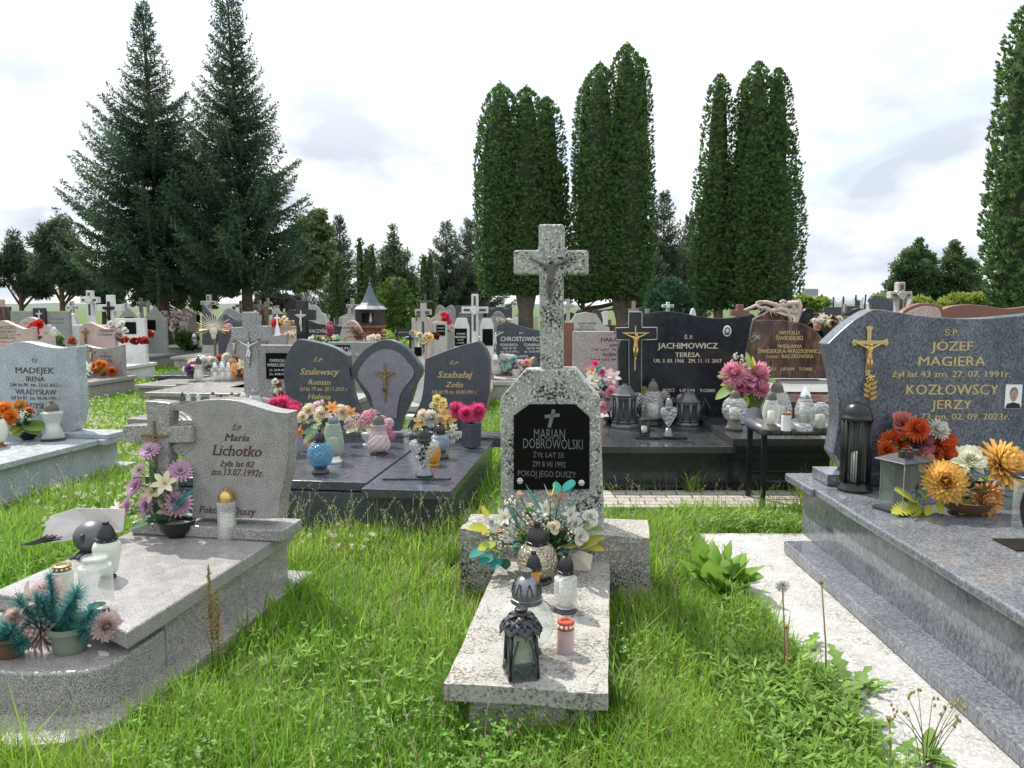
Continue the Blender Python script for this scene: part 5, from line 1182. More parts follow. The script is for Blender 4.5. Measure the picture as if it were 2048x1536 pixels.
# heart shaped lantern
def heart(label, px, pt, pb, wp, z, gm, Hf=1, orn=BP, base='silver_grey', lid=BP, small=None):
    p = onz(px, pb, z); Y = p.y + .03; s_ = Y / F; H = at(px, pt, Y).z - z; W = wp * s_ / 2
    e = empty('grave_lantern', label, 'lantern', (p.x, Y, z), 0, 'grave lanterns')
    M().lathe([(W * .62, 0), (W * .6, H * .03), (W * .42, H * .1), (W * .3, H * .2)], 20).build('base', base, e, True)
    hb = H * .2; hg = H * .5
    pts = smooth_curve([(0, hb), (W * .5, hb + hg * .3), (W * .98, hb + hg * .68), (W * .95, hb + hg * .9), (W * .62, hb + hg), (W * .2, hb + hg * .93), (0, hb + hg * .86)], 5); pts = pts + [(-x, y) for x, y in pts[::-1][1:-1]]
    q = M(); n = len(pts)
    for k, (sc_, y) in enumerate(((.5, -.045), (.88, -.03), (1, 0), (.88, .03), (.5, .045))):
        for i, (x, zz) in enumerate(pts): 
            g = 1 + .03 * math.cos(i * 1.9) * (k % 2 == 0); q.v.append((x * sc_ * g, y * W / .085, hb + hg * .55 + (zz - hb - hg * .55) * sc_ * g)); q.c.append((1, 1, 1))
    for k in range(4):
        for i in range(n): q.f.append((k * n + i, k * n + (i + 1) % n, (k + 1) * n + (i + 1) % n, (k + 1) * n + i))
    q.f.append(tuple(range(n - 1, -1, -1))); q.f.append(tuple(4 * n + i for i in range(n))); q.build('glass_body', gm, e, True)
    M().lathe([(a, b) for a, b in lid_prof('dome', W * .48, H * .32)], 20, (0, 0, hb + hg * .9)).build('lid', lid, e, True)
    q = M(); yy = -.05 * W / .085 - .004
    q.tube([(-W * .1, yy, hb * 1.1), (-W * .05, yy, hb + hg * .3), (-W * .18, yy, hb + hg * .5), (W * .1, yy, hb + hg * .8), (W * .3, yy, hb + hg * .88)], W * .035, 6)
    for x, zz in ((-.2, .28), (.02, .35), (-.25, .5), (.05, .52), (-.05, .68), (.2, .72), (.35, .86), (.12, .88)): q.ball((x * W, yy - .002, hb + hg * zz), W * .11, 7, 4, sy=.4)
    q.build('rose_sprig', orn, e, True); return e
heart('fluted heart shaped lantern with a black rose sprig and black lid, on a tray', 848, 848, 952, 62, .345, 'glass_cut')
p = onz(832, 958, .33); tag(M().box(-.23, .23, -.04, .05, 0, .013).build('tray', 'granite_dark_blue', None, bev=.003, loc=(p.x, p.y + .04, .323)), 'narrow dark granite tray under the heart lantern', 'tray')
# on the black grave
heart('small silver vase lantern with a heart relief and grey lid, on the black granite tray', 1338, 789, 874, 34, .392, 'glass_cut', orn='silver', base='silver_grey', lid=SG)
p = onz(1322, 878, .37); tag(M().box(-.22, .22, -.06, .06, 0, .02).build('tray', 'granite_black', None, bev=.003, loc=(p.x, p.y + .04, .371)), 'narrow black granite tray holding the heart vase lantern', 'tray')
def house(label, px, pt, pb, wp, z, n, m, gl='glass_smoke', taper=.9, lidh=.3, rot=0, crosses=True):
    p = onz(px, pb, z); r = wp * p.y / F / 2; Y = p.y + r * .8; H = at(px, pt, Y).z - z
    e = empty('grave_lantern', label, 'lantern', (p.x, Y, z), rot, 'grave lanterns'); hb = H * .1; hl = H * lidh; hg = H - hb - hl
    M().lathe([(r, 0), (r, hb * .4), (r * .88, hb)], n).build('base', m, e, bev=.003)
    q = M()
    for k in range(n):
        a = 2 * math.pi * k / n; b = 2 * math.pi * (k + 1) / n
        q.tube([(r * .86 * math.cos(a), r * .86 * math.sin(a), hb), (r * taper * .9 * math.cos(a), r * taper * .9 * math.sin(a), hb + hg)], r * .1, 6)
        for zz, kk in ((hb + hg * .06, .86), (hb + hg * .95, taper * .88)):
            q.tube([(r * kk * math.cos(a), r * kk * math.sin(a), zz), (r * kk * math.cos(b), r * kk * math.sin(b), zz)], r * .09, 6)
        if crosses:
            c = (a + b) / 2; x, y = r * .78 * math.cos(c), r * .78 * math.sin(c); tx, ty = -math.sin(c), math.cos(c)
            q.tube([(x, y, hb + hg * .25), (x, y, hb + hg * .85)], r * .05, 5); q.tube([(x - tx * r * .15, y - ty * r * .15, hb + hg * .65), (x + tx * r * .15, y + ty * r * .15, hb + hg * .65)], r * .05, 5)
    q.build('frame', m, e, True)
    M().lathe([(r * .8, hb), (r * taper * .82, hb + hg)], n).build('glass_body', gl, e)
    M().lathe([(r * .4, hb + .003), (r * .4, hb + hg * .5)], 12).build('candle', 'wax', e, True)
    M().lathe([(r * 1.0, 0), (r * 1.02, hl * .14), (r * .84, hl * .22), (r * .5, hl * .72), (r * .48, hl * .82), (r * .22, hl * .84), (r * .18, hl)], n, (0, 0, hb + hg)).build('lid', m, e, bev=.002)
    return e
house('six sided pewter lantern with crosses in its windows, left end of the black grave', 1251, 768, 858, 54, .37, 6, 'pewter', taper=.98, lidh=.28, rot=12)
house('low eight sided pewter lantern with plain windows, right of the heart vase lantern', 1380, 781, 853, 50, .372, 8, 'pewter', taper=1.0, lidh=.36, crosses=False)
house('tiny square black lantern standing beside the black granite tray', 1290, 834, 872, 28, .392, 4, BP, taper=1, lidh=.12, rot=45, gl='glass_pane', crosses=False)
lantern('tall teardrop lantern of fluted glass with a dark rose, behind the tiny square one', 1305, 758, 852, 44, .37, 'tall', 'dome', 'glass_cut', 'bronze_grey', BP, lf=.26, bf=.13, lw=.5, rib=.03, ribn=20, n=60)
lantern('silver filigree ball lantern with a grey brown foot, centre of the black grave', 1468, 776, 862, 49, .432, 'ball', 'dome', 'glass_cut', 'bronze_grey', 'bronze_grey', lf=.24, bf=.24, lw=.42, bw=.7, dia=10)
lantern('round faceted crystal lantern with a brown dome, behind the oval window lantern', 1552, 760, 850, 64, .44, 'crystal', 'dome', 'glass_cut', 'bronze_grey', None, lf=.27, lw=.4, flat=True)
lantern('oval window glass lantern on a bronze fluted foot, on the ribbed bench', 1541, 778, 862, 34, .6, 'bud', 'dome', 'glass_clear', 'bronze_grey', 'bronze_grey', lf=.26, bf=.14, lw=.6, bw=1, Y=1)
lantern('plain white votive candle with a gold rim, on the ribbed bench', 1572, 824, 862, 20, .62, 'cyl', 'votive', 'white_plastic', 'copper', None, lf=.14, lw=.98, wax=None, name='votive_candle', cat='candle')
lantern('tall faceted silver crystal lantern with a spire lid, on the ribbed bench', 1608, 773, 864, 42, .62, 'crystal', 'spire', 'glass_cut', 'silver', 'glass_cut', lf=.26, bf=.2, lw=.55, flat=True, waxh=.8)
lantern('round pierced glass lantern behind the tall silver crystal one, on the ribbed bench', 1640, 805, 858, 44, .62, 'ball', 'votive', 'glass_cut', 'silver', None, lf=.05, lw=.4)
p = onz(1500, 850, .43); e = empty('book_plaque', 'open grey stone book plaque standing on the black grave', 'plaque', (p.x, p.y, .43), 0)
for s_ in (-1, 1):
    q = M(); q.prism([(0, 0), (s_ * .11, .01), (s_ * .12, .15), (s_ * .07, .17), (0, .15)], 0, .02); o = q.build('page', 'silver_grey', e, bev=.003); o.rotation_euler.x = R(-22); o.rotation_euler.z = s_ * .15
p = onz(1428, 850, .37); e = empty('stone_vase', 'square black stone vase with an etched pattern, right of the eight sided lantern', 'vase', (p.x + .02, p.y + .1, .372), 0)
q = M(); q.box(-.05, .05, -.05, .05, 0, .03); q.box(-.04, .04, -.04, .04, .0302, .15); q.build('body', 'granite_black', e, bev=.002)
q = M(); q.tube([(-.05, -.06, .15), (-.1, -.06, .25), (-.13, -.06, .16), (-.16, -.06, .13)], .006, 5)
q.build('etched_flower', 'silver_grey', e)
# on the big blue grave
p = onz(1722, 988, .48); r = .082; Y = p.y + r; H = at(1722, 803, Y).z - .48
e = empty('grave_lantern', 'tall glossy black cylinder lantern with upright grille bars and a domed top', 'lantern', ((1722 - 1024) / F * Y * 1.0, Y, .48), 0, 'grave lanterns')
M().lathe([(r * 1.15, 0), (r * 1.15, H * .03), (r * .95, H * .08), (r * .9, H * .1)], 10).build('base', 'black_metal', e, bev=.003)
M().lathe([(r * .62, H * .1), (r * .62, H * .8)], 20).build('glass_body', 'glass_pane', e, True)
M().lathe([(r * .3, H * .1), (r * .3, H * .42), (r * .12, H * .44)], 14).build('candle', 'wax', e, True)
q = M()
for k in range(34):
    a = k * 2 * math.pi / 34; q.tube([(r * .86 * math.cos(a), r * .86 * math.sin(a), H * .1), (r * .86 * math.cos(a), r * .86 * math.sin(a), H * .8)], .0022, 5)
for k in range(6):
    a = k * math.pi / 3 + .35; q.tube([(r * .88 * math.cos(a), r * .88 * math.sin(a), H * .1), (r * .88 * math.cos(a), r * .88 * math.sin(a), H * .8)], .011, 6)
q.build('grille', 'black_metal', e, True)
M().lathe([(r, H * .79), (r * 1.02, H * .83), (r * .93, H * .835), (r * .93, H * .87), (r * .87, H * .9), (r * .7, H * .955), (r * .4, H * .985), (r * .12, H)], 30).build('lid', 'black_metal', e, True)
p = onz(1822, 1035, .48); e = empty('grave_lantern', 'square glass pane lantern with a black roof and an etched rose, by yellow ferns', 'lantern', (p.x + .01, p.y + .12, .48), -22, 'grave lanterns'); H = at(1822, 905, p.y + .1).z - .48; w2 = .068
M().box(-w2 * 1.35, w2 * 1.35, -w2 * 1.35, w2 * 1.35, 0, .02).build('base', DG, e, bev=.003)
for k in range(4):
    q = M(); q.box(-w2, w2, -w2, -w2 + .003, .021, H * .85); o = q.build('pane', 'glass_pane', e); o.rotation_euler.z = k * math.pi / 2
for sx_ in (-1, 1):
    for sy_ in (-1, 1): M().tube([(sx_ * (w2 + .001), sy_ * (w2 + .001), .02), (sx_ * (w2 + .001), sy_ * (w2 + .001), H * .85)], .0025, 5).build('edge', 'silver', e)
M().box(-.02, .02, -.03, .03, .021, H * .84).build('centre_post', 'black_metal', e)
q = M(); q.lathe([(w2 * 1.95, 0), (w2 * 1.95, .006), (w2 * .5, H * .13), (w2 * .3, H * .13)], 4, (0, 0, H * .85)); o = q.build('roof', DG, e, bev=.002); o.rotation_euler.z = R(45)
for x, y in ((-.045, -.03), (-.015, -.05), (.05, -.03), (.03, .02)): M().box(x - .012, x + .012, y - .012, y + .012, H * .9, H * 1.04).build('roof_lug', 'dark_wood', e, bev=.002)
q = M()
for k in range(5): q.tube([(.02 + .012 * math.cos(t) * (1 - .15 * k), -w2 - .003, .13 + .012 * math.sin(t) * (1 - .15 * k) + .004 * k) for t in np.linspace(k, k + 4.5, 10)], .0015, 4)
q.tube([(.02, -w2 - .003, .12), (.012, -w2 - .003, .06), (.02, -w2 - .003, .03)], .0015, 4)
for k in range(4): q.tube([(.015, -w2 - .003, .05 + .018 * k), (.015 + .028 * (-1) ** k, -w2 - .003, .062 + .018 * k), (.015 + .03 * (-1) ** k, -w2 - .003, .045 + .018 * k)], .0018, 4)
q.build('etched_rose', 'black_ink', e)
p = onz(2040, 1100, .48); e = empty('grave_lantern', 'round clear glass lantern in a black crescent bracket, cut by the right edge', 'lantern', (p.x + .06, p.y + .05, .48), 0, 'grave lanterns')
M().box(-.09, .12, -.07, .09, 0, .008).build('base', 'black_metal', e, bev=.002)
M().lathe([(.085, .05), (.085, .3)], 30, (.03, 0, 0)).build('glass_body', 'glass_pane', e, True)
M().lathe([(.092, .295), (.092, .305), (.07, .306)], 30, (.03, 0, 0)).build('rim', 'black_metal', e, True)
M().lathe([(.04, .055), (.04, .2)], 16, (.03, 0, 0)).build('candle', 'wax_yellow', e, True)
cv = smooth_curve([(-.075, .3), (-.1, .2), (-.075, .1), (0, .03), (.1, .008)], 6); q = M(); q.prism([(x, z) for x, z in cv] + [(x * .9 + .01, z + .03) for x, z in cv[::-1][6:]], -.1, -.09); q.build('bracket', 'black_metal', e, bev=.002)
# ================= flowers
W_, PK, HP, CR, YE, OR, RD, LI, TE, GO = (.82, .80, .74), (.80, .36, .47), (.80, .10, .28), (.84, .74, .55), (.86, .60, .12), (.86, .30, .05), (.62, .04, .04), (.58, .36, .50), (.04, .28, .27), (.85, .50, .16)
SAL, DR, PP, WP = (.78, .42, .38), (.33, .10, .12), (.72, .56, .54), (.80, .62, .66)
GR, LG, YG, DG2 = (.06, .15, .04), (.22, .34, .10), (.46, .46, .06), (.03, .09, .05)
bouquet('wide bouquet of pink and white tulips, roses and teal leaves, on the central slab', .19, 1100, 1150,
 [('tulip', SAL, 1040, 993, 9), ('tulip', SAL, 1057, 1016, 9), ('tulip', SAL, 1101, 995, 8), ('tulip', (.78, .30, .30), 1119, 998, 10), ('tulip', W_, 1103, 1018, 10), ('rose', W_, 1180, 1034, 12), ('rose', W_, 985, 1045, 12), ('rose', SAL, 1000, 1063, 10),
  ('rose', W_, 1021, 1070, 11), ('rose', CR, 1107, 1055, 10), ('rose', SAL, 1127, 1067, 9), ('rose', W_, 1150, 1048, 11), ('rose', SAL, 1063, 1052, 9), ('filler', W_, 1085, 1045, 14), ('filler', W_, 1022, 1012, 14), ('filler', W_, 1145, 1070, 10), ('filler', W_, 1010, 1088, 13), ('rose', CR, 1045, 1070, 10), ('filler', (.4, .6, .5), 1120, 1040, 14), ('lily', W_, 1090, 1020, 14), ('filler', CR, 1055, 1095, 12), ('rose', W_, 1160, 1072, 12), ('rose', W_, 1035, 1050, 11), ('lily', W_, 1140, 1030, 14), ('filler', W_, 1060, 1030, 16), ('filler', W_, 990, 1070, 14), ('rose', CR, 975, 1060, 9), ('lily', W_, 1010, 1035, 13), ('filler', (.45, .62, .5), 1170, 1060, 14), ('rose', CR, 1085, 1075, 9), ('filler', W_, 1130, 1095, 14), ('filler', (.5, .65, .5), 1030, 1085, 14)],
 [(1042, 1062, 1012, 1008, (.10, .24, .22), .2), (1062, 1050, 1040, 1010, (.08, .2, .16), .22), (970, 1095, 938, 1115, TE, .25), (985, 1110, 958, 1128, TE, .3), (1000, 1115, 985, 1140, TE, .3), (1010, 1118, 1012, 1140, DG2, .3), (995, 1060, 935, 1055, YG, .22), (990, 1085, 955, 1100, YG, .25), (975, 1040, 965, 1010, YG, .2), (1000, 1100, 965, 1090, LG, .3),
  (1150, 1085, 1212, 1075, YG, .16), (1160, 1090, 1210, 1100, YG, .2), (1175, 1050, 1208, 1062, LG, .22), (1165, 1095, 1195, 1085, CR, .35), (1165, 1060, 1195, 1050, (.6, .58, .42), .35), (1120, 1090, 1150, 1095, YG, .25), (1085, 1030, 1050, 965, TE, .05), (1088, 1030, 1058, 975, TE, .05), (1130, 1020, 1160, 985, (.3, .5, .42), .05), (1125, 1025, 1168, 990, (.3, .5, .42), .05), (1100, 1010, 1112, 960, (.55, .65, .1), .1), (1135, 985, 1142, 958, TE, .28), (1115, 985, 1112, 962, TE, .2), (1100, 1000, 1088, 966, (.7, .75, .7), .03),
  (46, GR, .06), (34, DG2, .06), (26, (.3, .45, .3), .05), (26, LG, .055), (14, TE, .05), (12, CR, .045)], ('bowl', .07, .06, 'brown_pot'), 3, depth=.12)
q = M(); q.add([(-.06, -.01, 0), (.06, -.02, .0), (.08, 0, .1), (.0, .02, .125), (-.05, .01, .1), (.02, -.03, .06)], [(0, 1, 5), (1, 2, 5), (2, 3, 5), (3, 4, 5), (4, 0, 5)]); p = onz(1160, 1140, .19)
o = tag(q.build('paper_scrap', 'wax_yellow', None, loc=(p.x, p.y, .192)), 'stiff yellowish dried sheet leaning behind the crackled lantern', 'paper'); o.modifiers.new('s', 'SOLIDIFY').thickness = .003; o.data.materials.clear(); o.data.materials.append(MAT('bone')); o.scale = (.8, .8, .75)
bouquet('lilac gerberas with fir sprigs in a black bowl, before the left wavy headstone', .31, 340, 1083,
 [('gerbera', LI, 299, 901, 18), ('gerbera', LI, 361, 942, 21), ('gerbera', LI, 271, 972, 18), ('gerbera', LI, 292, 1012, 20), ('gerbera', LI, 358, 1006, 21), ('gerbera', LI, 254, 1012, 14), ('lily', CR, 330, 968, 18), ('lily', (.62, .5, .36), 305, 985, 16), ('lily', PP, 335, 1018, 14), ('gerbera', PP, 278, 940, 12), ('lily', W_, 240, 1020, 16)],
 [(345, 1020, 390, 978, TE, .22), (320, 1000, 300, 925, GR, .1), (318, 990, 310, 930, DG2, .1), (330, 1035, 245, 1060, GR, .1), (330, 1030, 262, 1048, DG2, .1), (14, GR, .05), (14, DG2, .06), (8, (.4, .34, .2), .05)], ('bowl', .09, .085, 'black_plastic'), 5, depth=.08)
def tinsel(label, z, bx, by, tufts, fl, potspec, seed):
    e = bouquet(label, z, bx, by, fl, [(6, LG, .05)], potspec, seed, depth=.05)
    r = random.Random(seed); b = e.location
    for (px0, py0, px1, py1, rad) in tufts:
        A = at(px0, py0, b.y) - b; B = at(px1, py1, b.y - .05) - b; P_, Cc = [], []
        for i in range(1000):
            t = r.random(); p = A.lerp(B, t); d = Vector((r.gauss(0, 1), r.gauss(0, 1), r.gauss(0, 1))).normalized() + (B - A).normalized() * .5; q2 = p + d.normalized() * rad * r.uniform(.6, 1); s_ = d.orthogonal().normalized() * .0011
            P_ += [tuple(p - s_), tuple(p + s_), tuple(q2)]; c = r.choice([(.02, .16, .16), (.03, .24, .2), (.02, .1, .14), (.2, .4, .42)]); Cc += [c] * 3
        bignp('tinsel_tuft', 'leaf', np.array(P_), 3, np.array(Cc), e)
tinsel('teal tinsel branches with dusty pink dahlias in a grey green pot, at the slab front', .206, 118, 1318,
 [(115, 1290, 35, 1200, .062), (120, 1280, 75, 1195, .062), (125, 1275, 155, 1180, .06), (130, 1290, 185, 1220, .062), (110, 1270, 100, 1150, .04), (120, 1270, 140, 1210, .062), (110, 1290, 60, 1240, .06), (130, 1290, 170, 1260, .055)],
 [('dahlia', PP, 78, 1260, 40), ('dahlia', PP, 212, 1252, 27), ('dahlia', PP, 95, 1190, 32), ('lily', PP, 60, 1200, 24)], ('plain', .075, .1, 'green_pot'), 11)
tinsel('second teal tinsel bunch in a brown pot, cut by the left edge', .206, 0, 1325, [(5, 1300, 25, 1260, .06), (0, 1300, -20, 1250, .06), (10, 1300, 45, 1285, .055), (0, 1310, 10, 1255, .06)], [('dahlia', PP, 28, 1235, 18), ('dahlia', SAL, -8, 1310, 14)], ('plain', .06, .08, 'brown_pot'), 12)
bouquet('orange chrysanthemums over ivy leaves, on the pale blue slab at the left edge', .33, 45, 882,
 [('dahlia', OR, 10, 818, 14), ('dahlia', GO, 40, 812, 13), ('dahlia', OR, 20, 834, 15), ('dahlia', GO, -5, 830, 12), ('filler', W_, 52, 832, 9), ('dahlia', (.7, .25, .08), 58, 822, 7), ('filler', CR, 2, 845, 8)],
 [(45, 850, 20, 868, YG, .35), (60, 850, 78, 868, LG, .35), (50, 845, 88, 860, LG, .3), (30, 850, 38, 872, LG, .35), (60, 840, 85, 825, GR, .15), (26, GR, .09), (12, DG2, .08)], ('bowl', .08, .06, 'black_plastic'), 8, depth=.15)
bouquet('crimson and pink chrysanthemums in a dark vase, left of the leaf stones', .33, 575, 905,
 [('pompom', HP, 565, 812, 20), ('pompom', HP, 585, 826, 16), ('pompom', HP, 548, 808, 12), ('pompom', (.66, .06, .18), 590, 812, 10)], [(14, GR, .06)], ('square', .05, .16, 'granite_dark_blue'), 9)
bouquet('cream roses, orange lilies and striped leaves, under the left leaf stone', .33, 655, 905,
 [('rose', CR, 618, 822, 12), ('rose', CR, 643, 829, 13), ('rose', CR, 684, 824, 13), ('lily', OR, 664, 816, 10), ('rose', WP, 635, 814, 10), ('lily', OR, 602, 864, 11), ('lily', OR, 626, 882, 11), ('rose', CR, 606, 835, 10), ('lily', (.6, .25, .08), 700, 826, 10), ('rose', W_, 668, 838, 10), ('tulip', PP, 645, 808, 7)],
 [(640, 850, 606, 888, (.25, .36, .22), .2), (645, 845, 604, 868, (.25, .36, .22), .18), (640, 840, 612, 842, (.2, .32, .2), .2), (620, 845, 585, 842, LG, .3), (655, 850, 640, 880, LG, .2), (22, GR, .07), (10, LG, .06)], ('bowl', .07, .06, 'brown_pot'), 10, depth=.14)
bouquet('pink hydrangea blooms in a white footed bowl, beneath the arched centre stone', .33, 735, 893,
 [('hydrangea', PK, 738, 838, 16), ('hydrangea', (.84, .62, .66), 708, 842, 15), ('hydrangea', PK, 762, 845, 13), ('hydrangea', (.85, .70, .70), 700, 850, 12), ('hydrangea', PK, 745, 830, 10), ('hydrangea', (.8, .25, .38), 775, 862, 9), ('hydrangea', (.8, .25, .38), 781, 872, 7), ('hydrangea', WP, 778, 846, 9), ('hydrangea', W_, 722, 850, 10)],
 [(720, 850, 692, 866, (.7, .72, .45), .3), (735, 850, 745, 870, (.7, .72, .45), .35), (730, 840, 745, 815, (.2, .3, .2), .3), (12, GR, .06), (8, LG, .05)], ('footed', .065, .1, 'white_plastic'), 13, depth=.08)
bouquet('yellow and cream blooms with white bell sprays, before the right leaf stone', .33, 868, 885,
 [('rose', (.84, .70, .3), 875, 800, 9), ('rose', (.84, .70, .3), 885, 805, 8), ('rose', (.82, .74, .4), 870, 812, 9), ('lily', CR, 880, 815, 11), ('mum', W_, 863, 836, 15), ('rose', CR, 847, 832, 11), ('lily', YE, 845, 846, 14), ('lily', YE, 895, 842, 13), ('lily', GO, 888, 828, 12), ('lily', YE, 900, 855, 10), ('rose', CR, 880, 842, 9), ('lily', W_, 820, 862, 5), ('lily', W_, 906, 855, 6), ('lily', W_, 902, 866, 5), ('lily', W_, 915, 872, 5), ('lily', W_, 905, 880, 5), ('lily', W_, 815, 880, 5), ('lily', W_, 832, 862, 5)],
 [(12, LG, .05), (10, GR, .05)], ('bowl', .06, .06, 'brown_pot'), 14, depth=.1)
bouquet('three magenta chrysanthemums in a square dark granite vase, right leaf stone', .33, 942, 897,
 [('pompom', HP, 912, 818, 14), ('pompom', HP, 932, 827, 14), ('pompom', HP, 955, 823, 16), ('filler', TE, 898, 815, 5)], [(6, GR, .04)], ('square', .085, .2, 'granite_dark_blue'), 15, depth=.05)
bouquet('trailing heap of pink peonies, white lilies and teal leaves, left of the pewter lantern', .37, 1222, 848,
 [('rose', HP, 1191, 728, 6), ('lily', (.7, .3, .2), 1185, 741, 9), ('lily', W_, 1185, 762, 14), ('lily', WP, 1208, 752, 13), ('lily', WP, 1224, 756, 13), ('rose', PK, 1212, 778, 12), ('rose', PK, 1222, 785, 11), ('rose', PK, 1203, 800, 11), ('rose', PK, 1206, 815, 10), ('lily', (.3, .38, .45), 1204, 765, 10), ('lily', (.3, .38, .45), 1215, 800, 10), ('filler', W_, 1195, 775, 12), ('lily', W_, 1192, 780, 12), ('lily', W_, 1236, 795, 10), ('hydrangea', W_, 1275, 800, 14), ('lily', W_, 1280, 825, 12), ('rose', HP, 1205, 745, 5), ('rose', (.75, .1, .3), 1202, 757, 6)],
 [(16, (.06, .16, .2), .08), (14, TE, .07), (10, (.1, .18, .24), .07), (1195, 745, 1203, 730, TE, .3), (8, GR, .06)], ('bowl', .07, .05, 'black_plastic'), 16, depth=.14)
bouquet('small lilac and white flowers with round green leaves, behind the heart vase', .37, 1345, 845,
 [('hydrangea', WP, 1328, 792, 9), ('hydrangea', (.5, .25, .5), 1345, 800, 8), ('hydrangea', WP, 1352, 790, 9), ('hydrangea', WP, 1362, 797, 8), ('hydrangea', (.5, .2, .4), 1335, 800, 8), ('hydrangea', W_, 1276, 775, 8)],
 [(1335, 790, 1348, 776, LG, .35), (1288, 788, 1290, 772, YG, .4), (8, GR, .05)], ('bowl', .05, .05, 'black_plastic'), 17)
bouquet('large bouquet of candy pink chrysanthemums and roses with broad yellow green leaves', .43, 1498, 848,
 [('mum', PK, 1468, 747, 22), ('mum', PK, 1516, 748, 22), ('dahlia', PK, 1519, 776, 19), ('rose', PK, 1498, 762, 13), ('rose', HP, 1480, 774, 10), ('rose', PK, 1497, 778, 11), ('rose', (.84, .5, .58), 1475, 765, 8), ('filler', W_, 1475, 722, 12), ('tulip', W_, 1469, 715, 5), ('rose', CR, 1491, 735, 7)],
 [(1500, 745, 1492, 703, LG, .24), (1475, 765, 1430, 799, LG, .22), (1470, 752, 1433, 752, LG, .2), (1530, 755, 1563, 770, LG, .24), (1480, 765, 1440, 770, YG, .2), (1505, 745, 1505, 712, YG, .2), (1490, 790, 1495, 812, YG, .35), (8, GR, .06)], ('plain', .06, .09, 'brown_pot'), 18, depth=.07)
bouquet('black and smoky silk flower spray standing at the right of the black headstone', .43, 1510, 845, [('lily', (.05, .055, .06), 1497, 682, 12), ('lily', (.04, .045, .05), 1508, 676, 10), ('tulip', (.08, .08, .09), 1490, 695, 8)], [(8, (.03, .035, .04), .05)], None, 19, Y=7.6)
bouquet('burnt orange chrysanthemums, mauve roses and white blooms, before the big blue headstone', .48, 1842, 985,
 [('rose', (.60, .20, .19), 1807, 848, 21), ('rose', (.42, .13, .16), 1839, 884, 23), ('mum', (.78, .15, .04), 1790, 888, 26), ('mum', (.78, .15, .04), 1882, 888, 27), ('mum', (.72, .14, .04), 1835, 858, 20), ('dahlia', W_, 1876, 860, 20), ('lily', W_, 1790, 893, 22), ('lily', W_, 1812, 890, 20), ('mum', (.78, .2, .06), 1895, 912, 18), ('mum', (.74, .16, .05), 1775, 900, 16), ('rose', (.8, .45, .3), 1850, 925, 18)],
 [(1820, 960, 1758, 945, DG2, .3), (1800, 950, 1760, 915, GR, .3), (1800, 975, 1765, 990, DG2, .3), (1850, 960, 1830, 1000, (.1, .3, .2), .3), (30, DG2, .1), (14, GR, .09)], ('bowl', .09, .07, 'brown_pot'), 20, depth=.1)
bouquet('amber yellow dahlias with peach dahlia and yellow ferns, right front of the blue slab', .48, 1960, 1040,
 [('dahlia', (.88, .58, .17), 1892, 964, 37), ('dahlia', (.88, .58, .17), 2002, 930, 46), ('dahlia', (.88, .52, .24), 1968, 995, 34), ('lily', (.76, .78, .6), 1935, 925, 24), ('rose', (.78, .78, .6), 1940, 920, 22), ('lily', W_, 2038, 945, 18), ('dahlia', (.86, .55, .2), 2060, 980, 30), ('filler', (.5, .55, .5), 1935, 955, 14)],
 [(1838, 1005, 1788, 978, YG, .34), (1835, 1010, 1782, 1026, YG, .34), (1840, 1015, 1818, 1034, YG, .36), (1860, 1010, 1852, 1032, YG, .34), (1880, 1000, 1880, 1028, YG, .34), (1850, 1000, 1838, 980, YG, .3), (1940, 960, 1925, 940, DG2, .3), (1935, 1000, 1920, 1030, (.2, .26, .04), .36), (16, DG2, .09), (10, GR, .08), (8, (.5, .55, .4), .06)], ('bowl', .12, .07, 'brown_pot'), 21, depth=.07)
# farther bouquets
def far(label, px, py, Y, n, cols, wpx, hpx, seed, kinds=('rose', 'hydrangea'), rp=6):
    r = random.Random(seed); z = max(.02, at(px, py, Y).z)
    fl = [(r.choice(kinds), r.choice(cols), px + r.uniform(-wpx, wpx) / 2, py - 4 - r.uniform(.15, 1) * hpx, rp * r.uniform(.7, 1.2)) for _ in range(n)]
    return bouquet(label, z, px, py, fl, [(n + 8, GR, .08), (5, LG, .08)], ('bowl', .07, .06, 'brown_pot'), seed, Y=Y, depth=.12)
far('basket of white and cream chrysanthemums on the low stepped slab', 425, 752, 12.6, 24, [W_, W_, CR, (.5, .1, .08)], 100, 34, 31, ('mum',), 8)
far('orange lilies in a pot at the right end of the low stepped slab', 479, 756, 12.4, 7, [OR, OR, CR], 28, 22, 32, ('lily',), 10)
far('white and violet posy in a brown pot, left end of the stepped slab', 378, 756, 12.4, 5, [W_, (.2, .08, .25), W_], 16, 16, 33, ('rose',), 7)
far('orange and rust chrysanthemums in a basket before the small crucifix stone', 203, 752, 12.9, 10, [OR, (.6, .15, .05), GO], 46, 26, 34, ('dahlia',), 8)
far('white wreath with pale green leaves, left of the orange basket', 168, 755, 12.7, 8, [W_, (.6, .75, .65)], 22, 18, 35, ('lily',), 7)
far('red lantern roses beside the pale wavy stone, upper left', 70, 680, 12.5, 12, [RD, RD, (.75, .03, .02)], 18, 28, 36, ('rose',), 7)
far('salmon pink rose bunch right of the creamy wavy stone', 236, 682, 14, 16, [SAL, PK, W_], 30, 32, 37, ('rose',), 5)
far('dark red and yellow low flowers on the slab right of the salmon roses', 268, 690, 14.5, 12, [(.3, .02, .03), RD, YE], 56, 10, 38, ('rose',), 5)
far('tiny red flowers left of the creamy wavy stone', 143, 690, 14, 5, [RD, (.6, .1, .05)], 18, 8, 39, ('rose',), 4)
far('mass of pale pink and white blossoms on the far bed, below the angel', 350, 668, 22, 40, [WP, W_, SAL, PP], 60, 38, 40, ('rose', 'hydrangea'), 5)
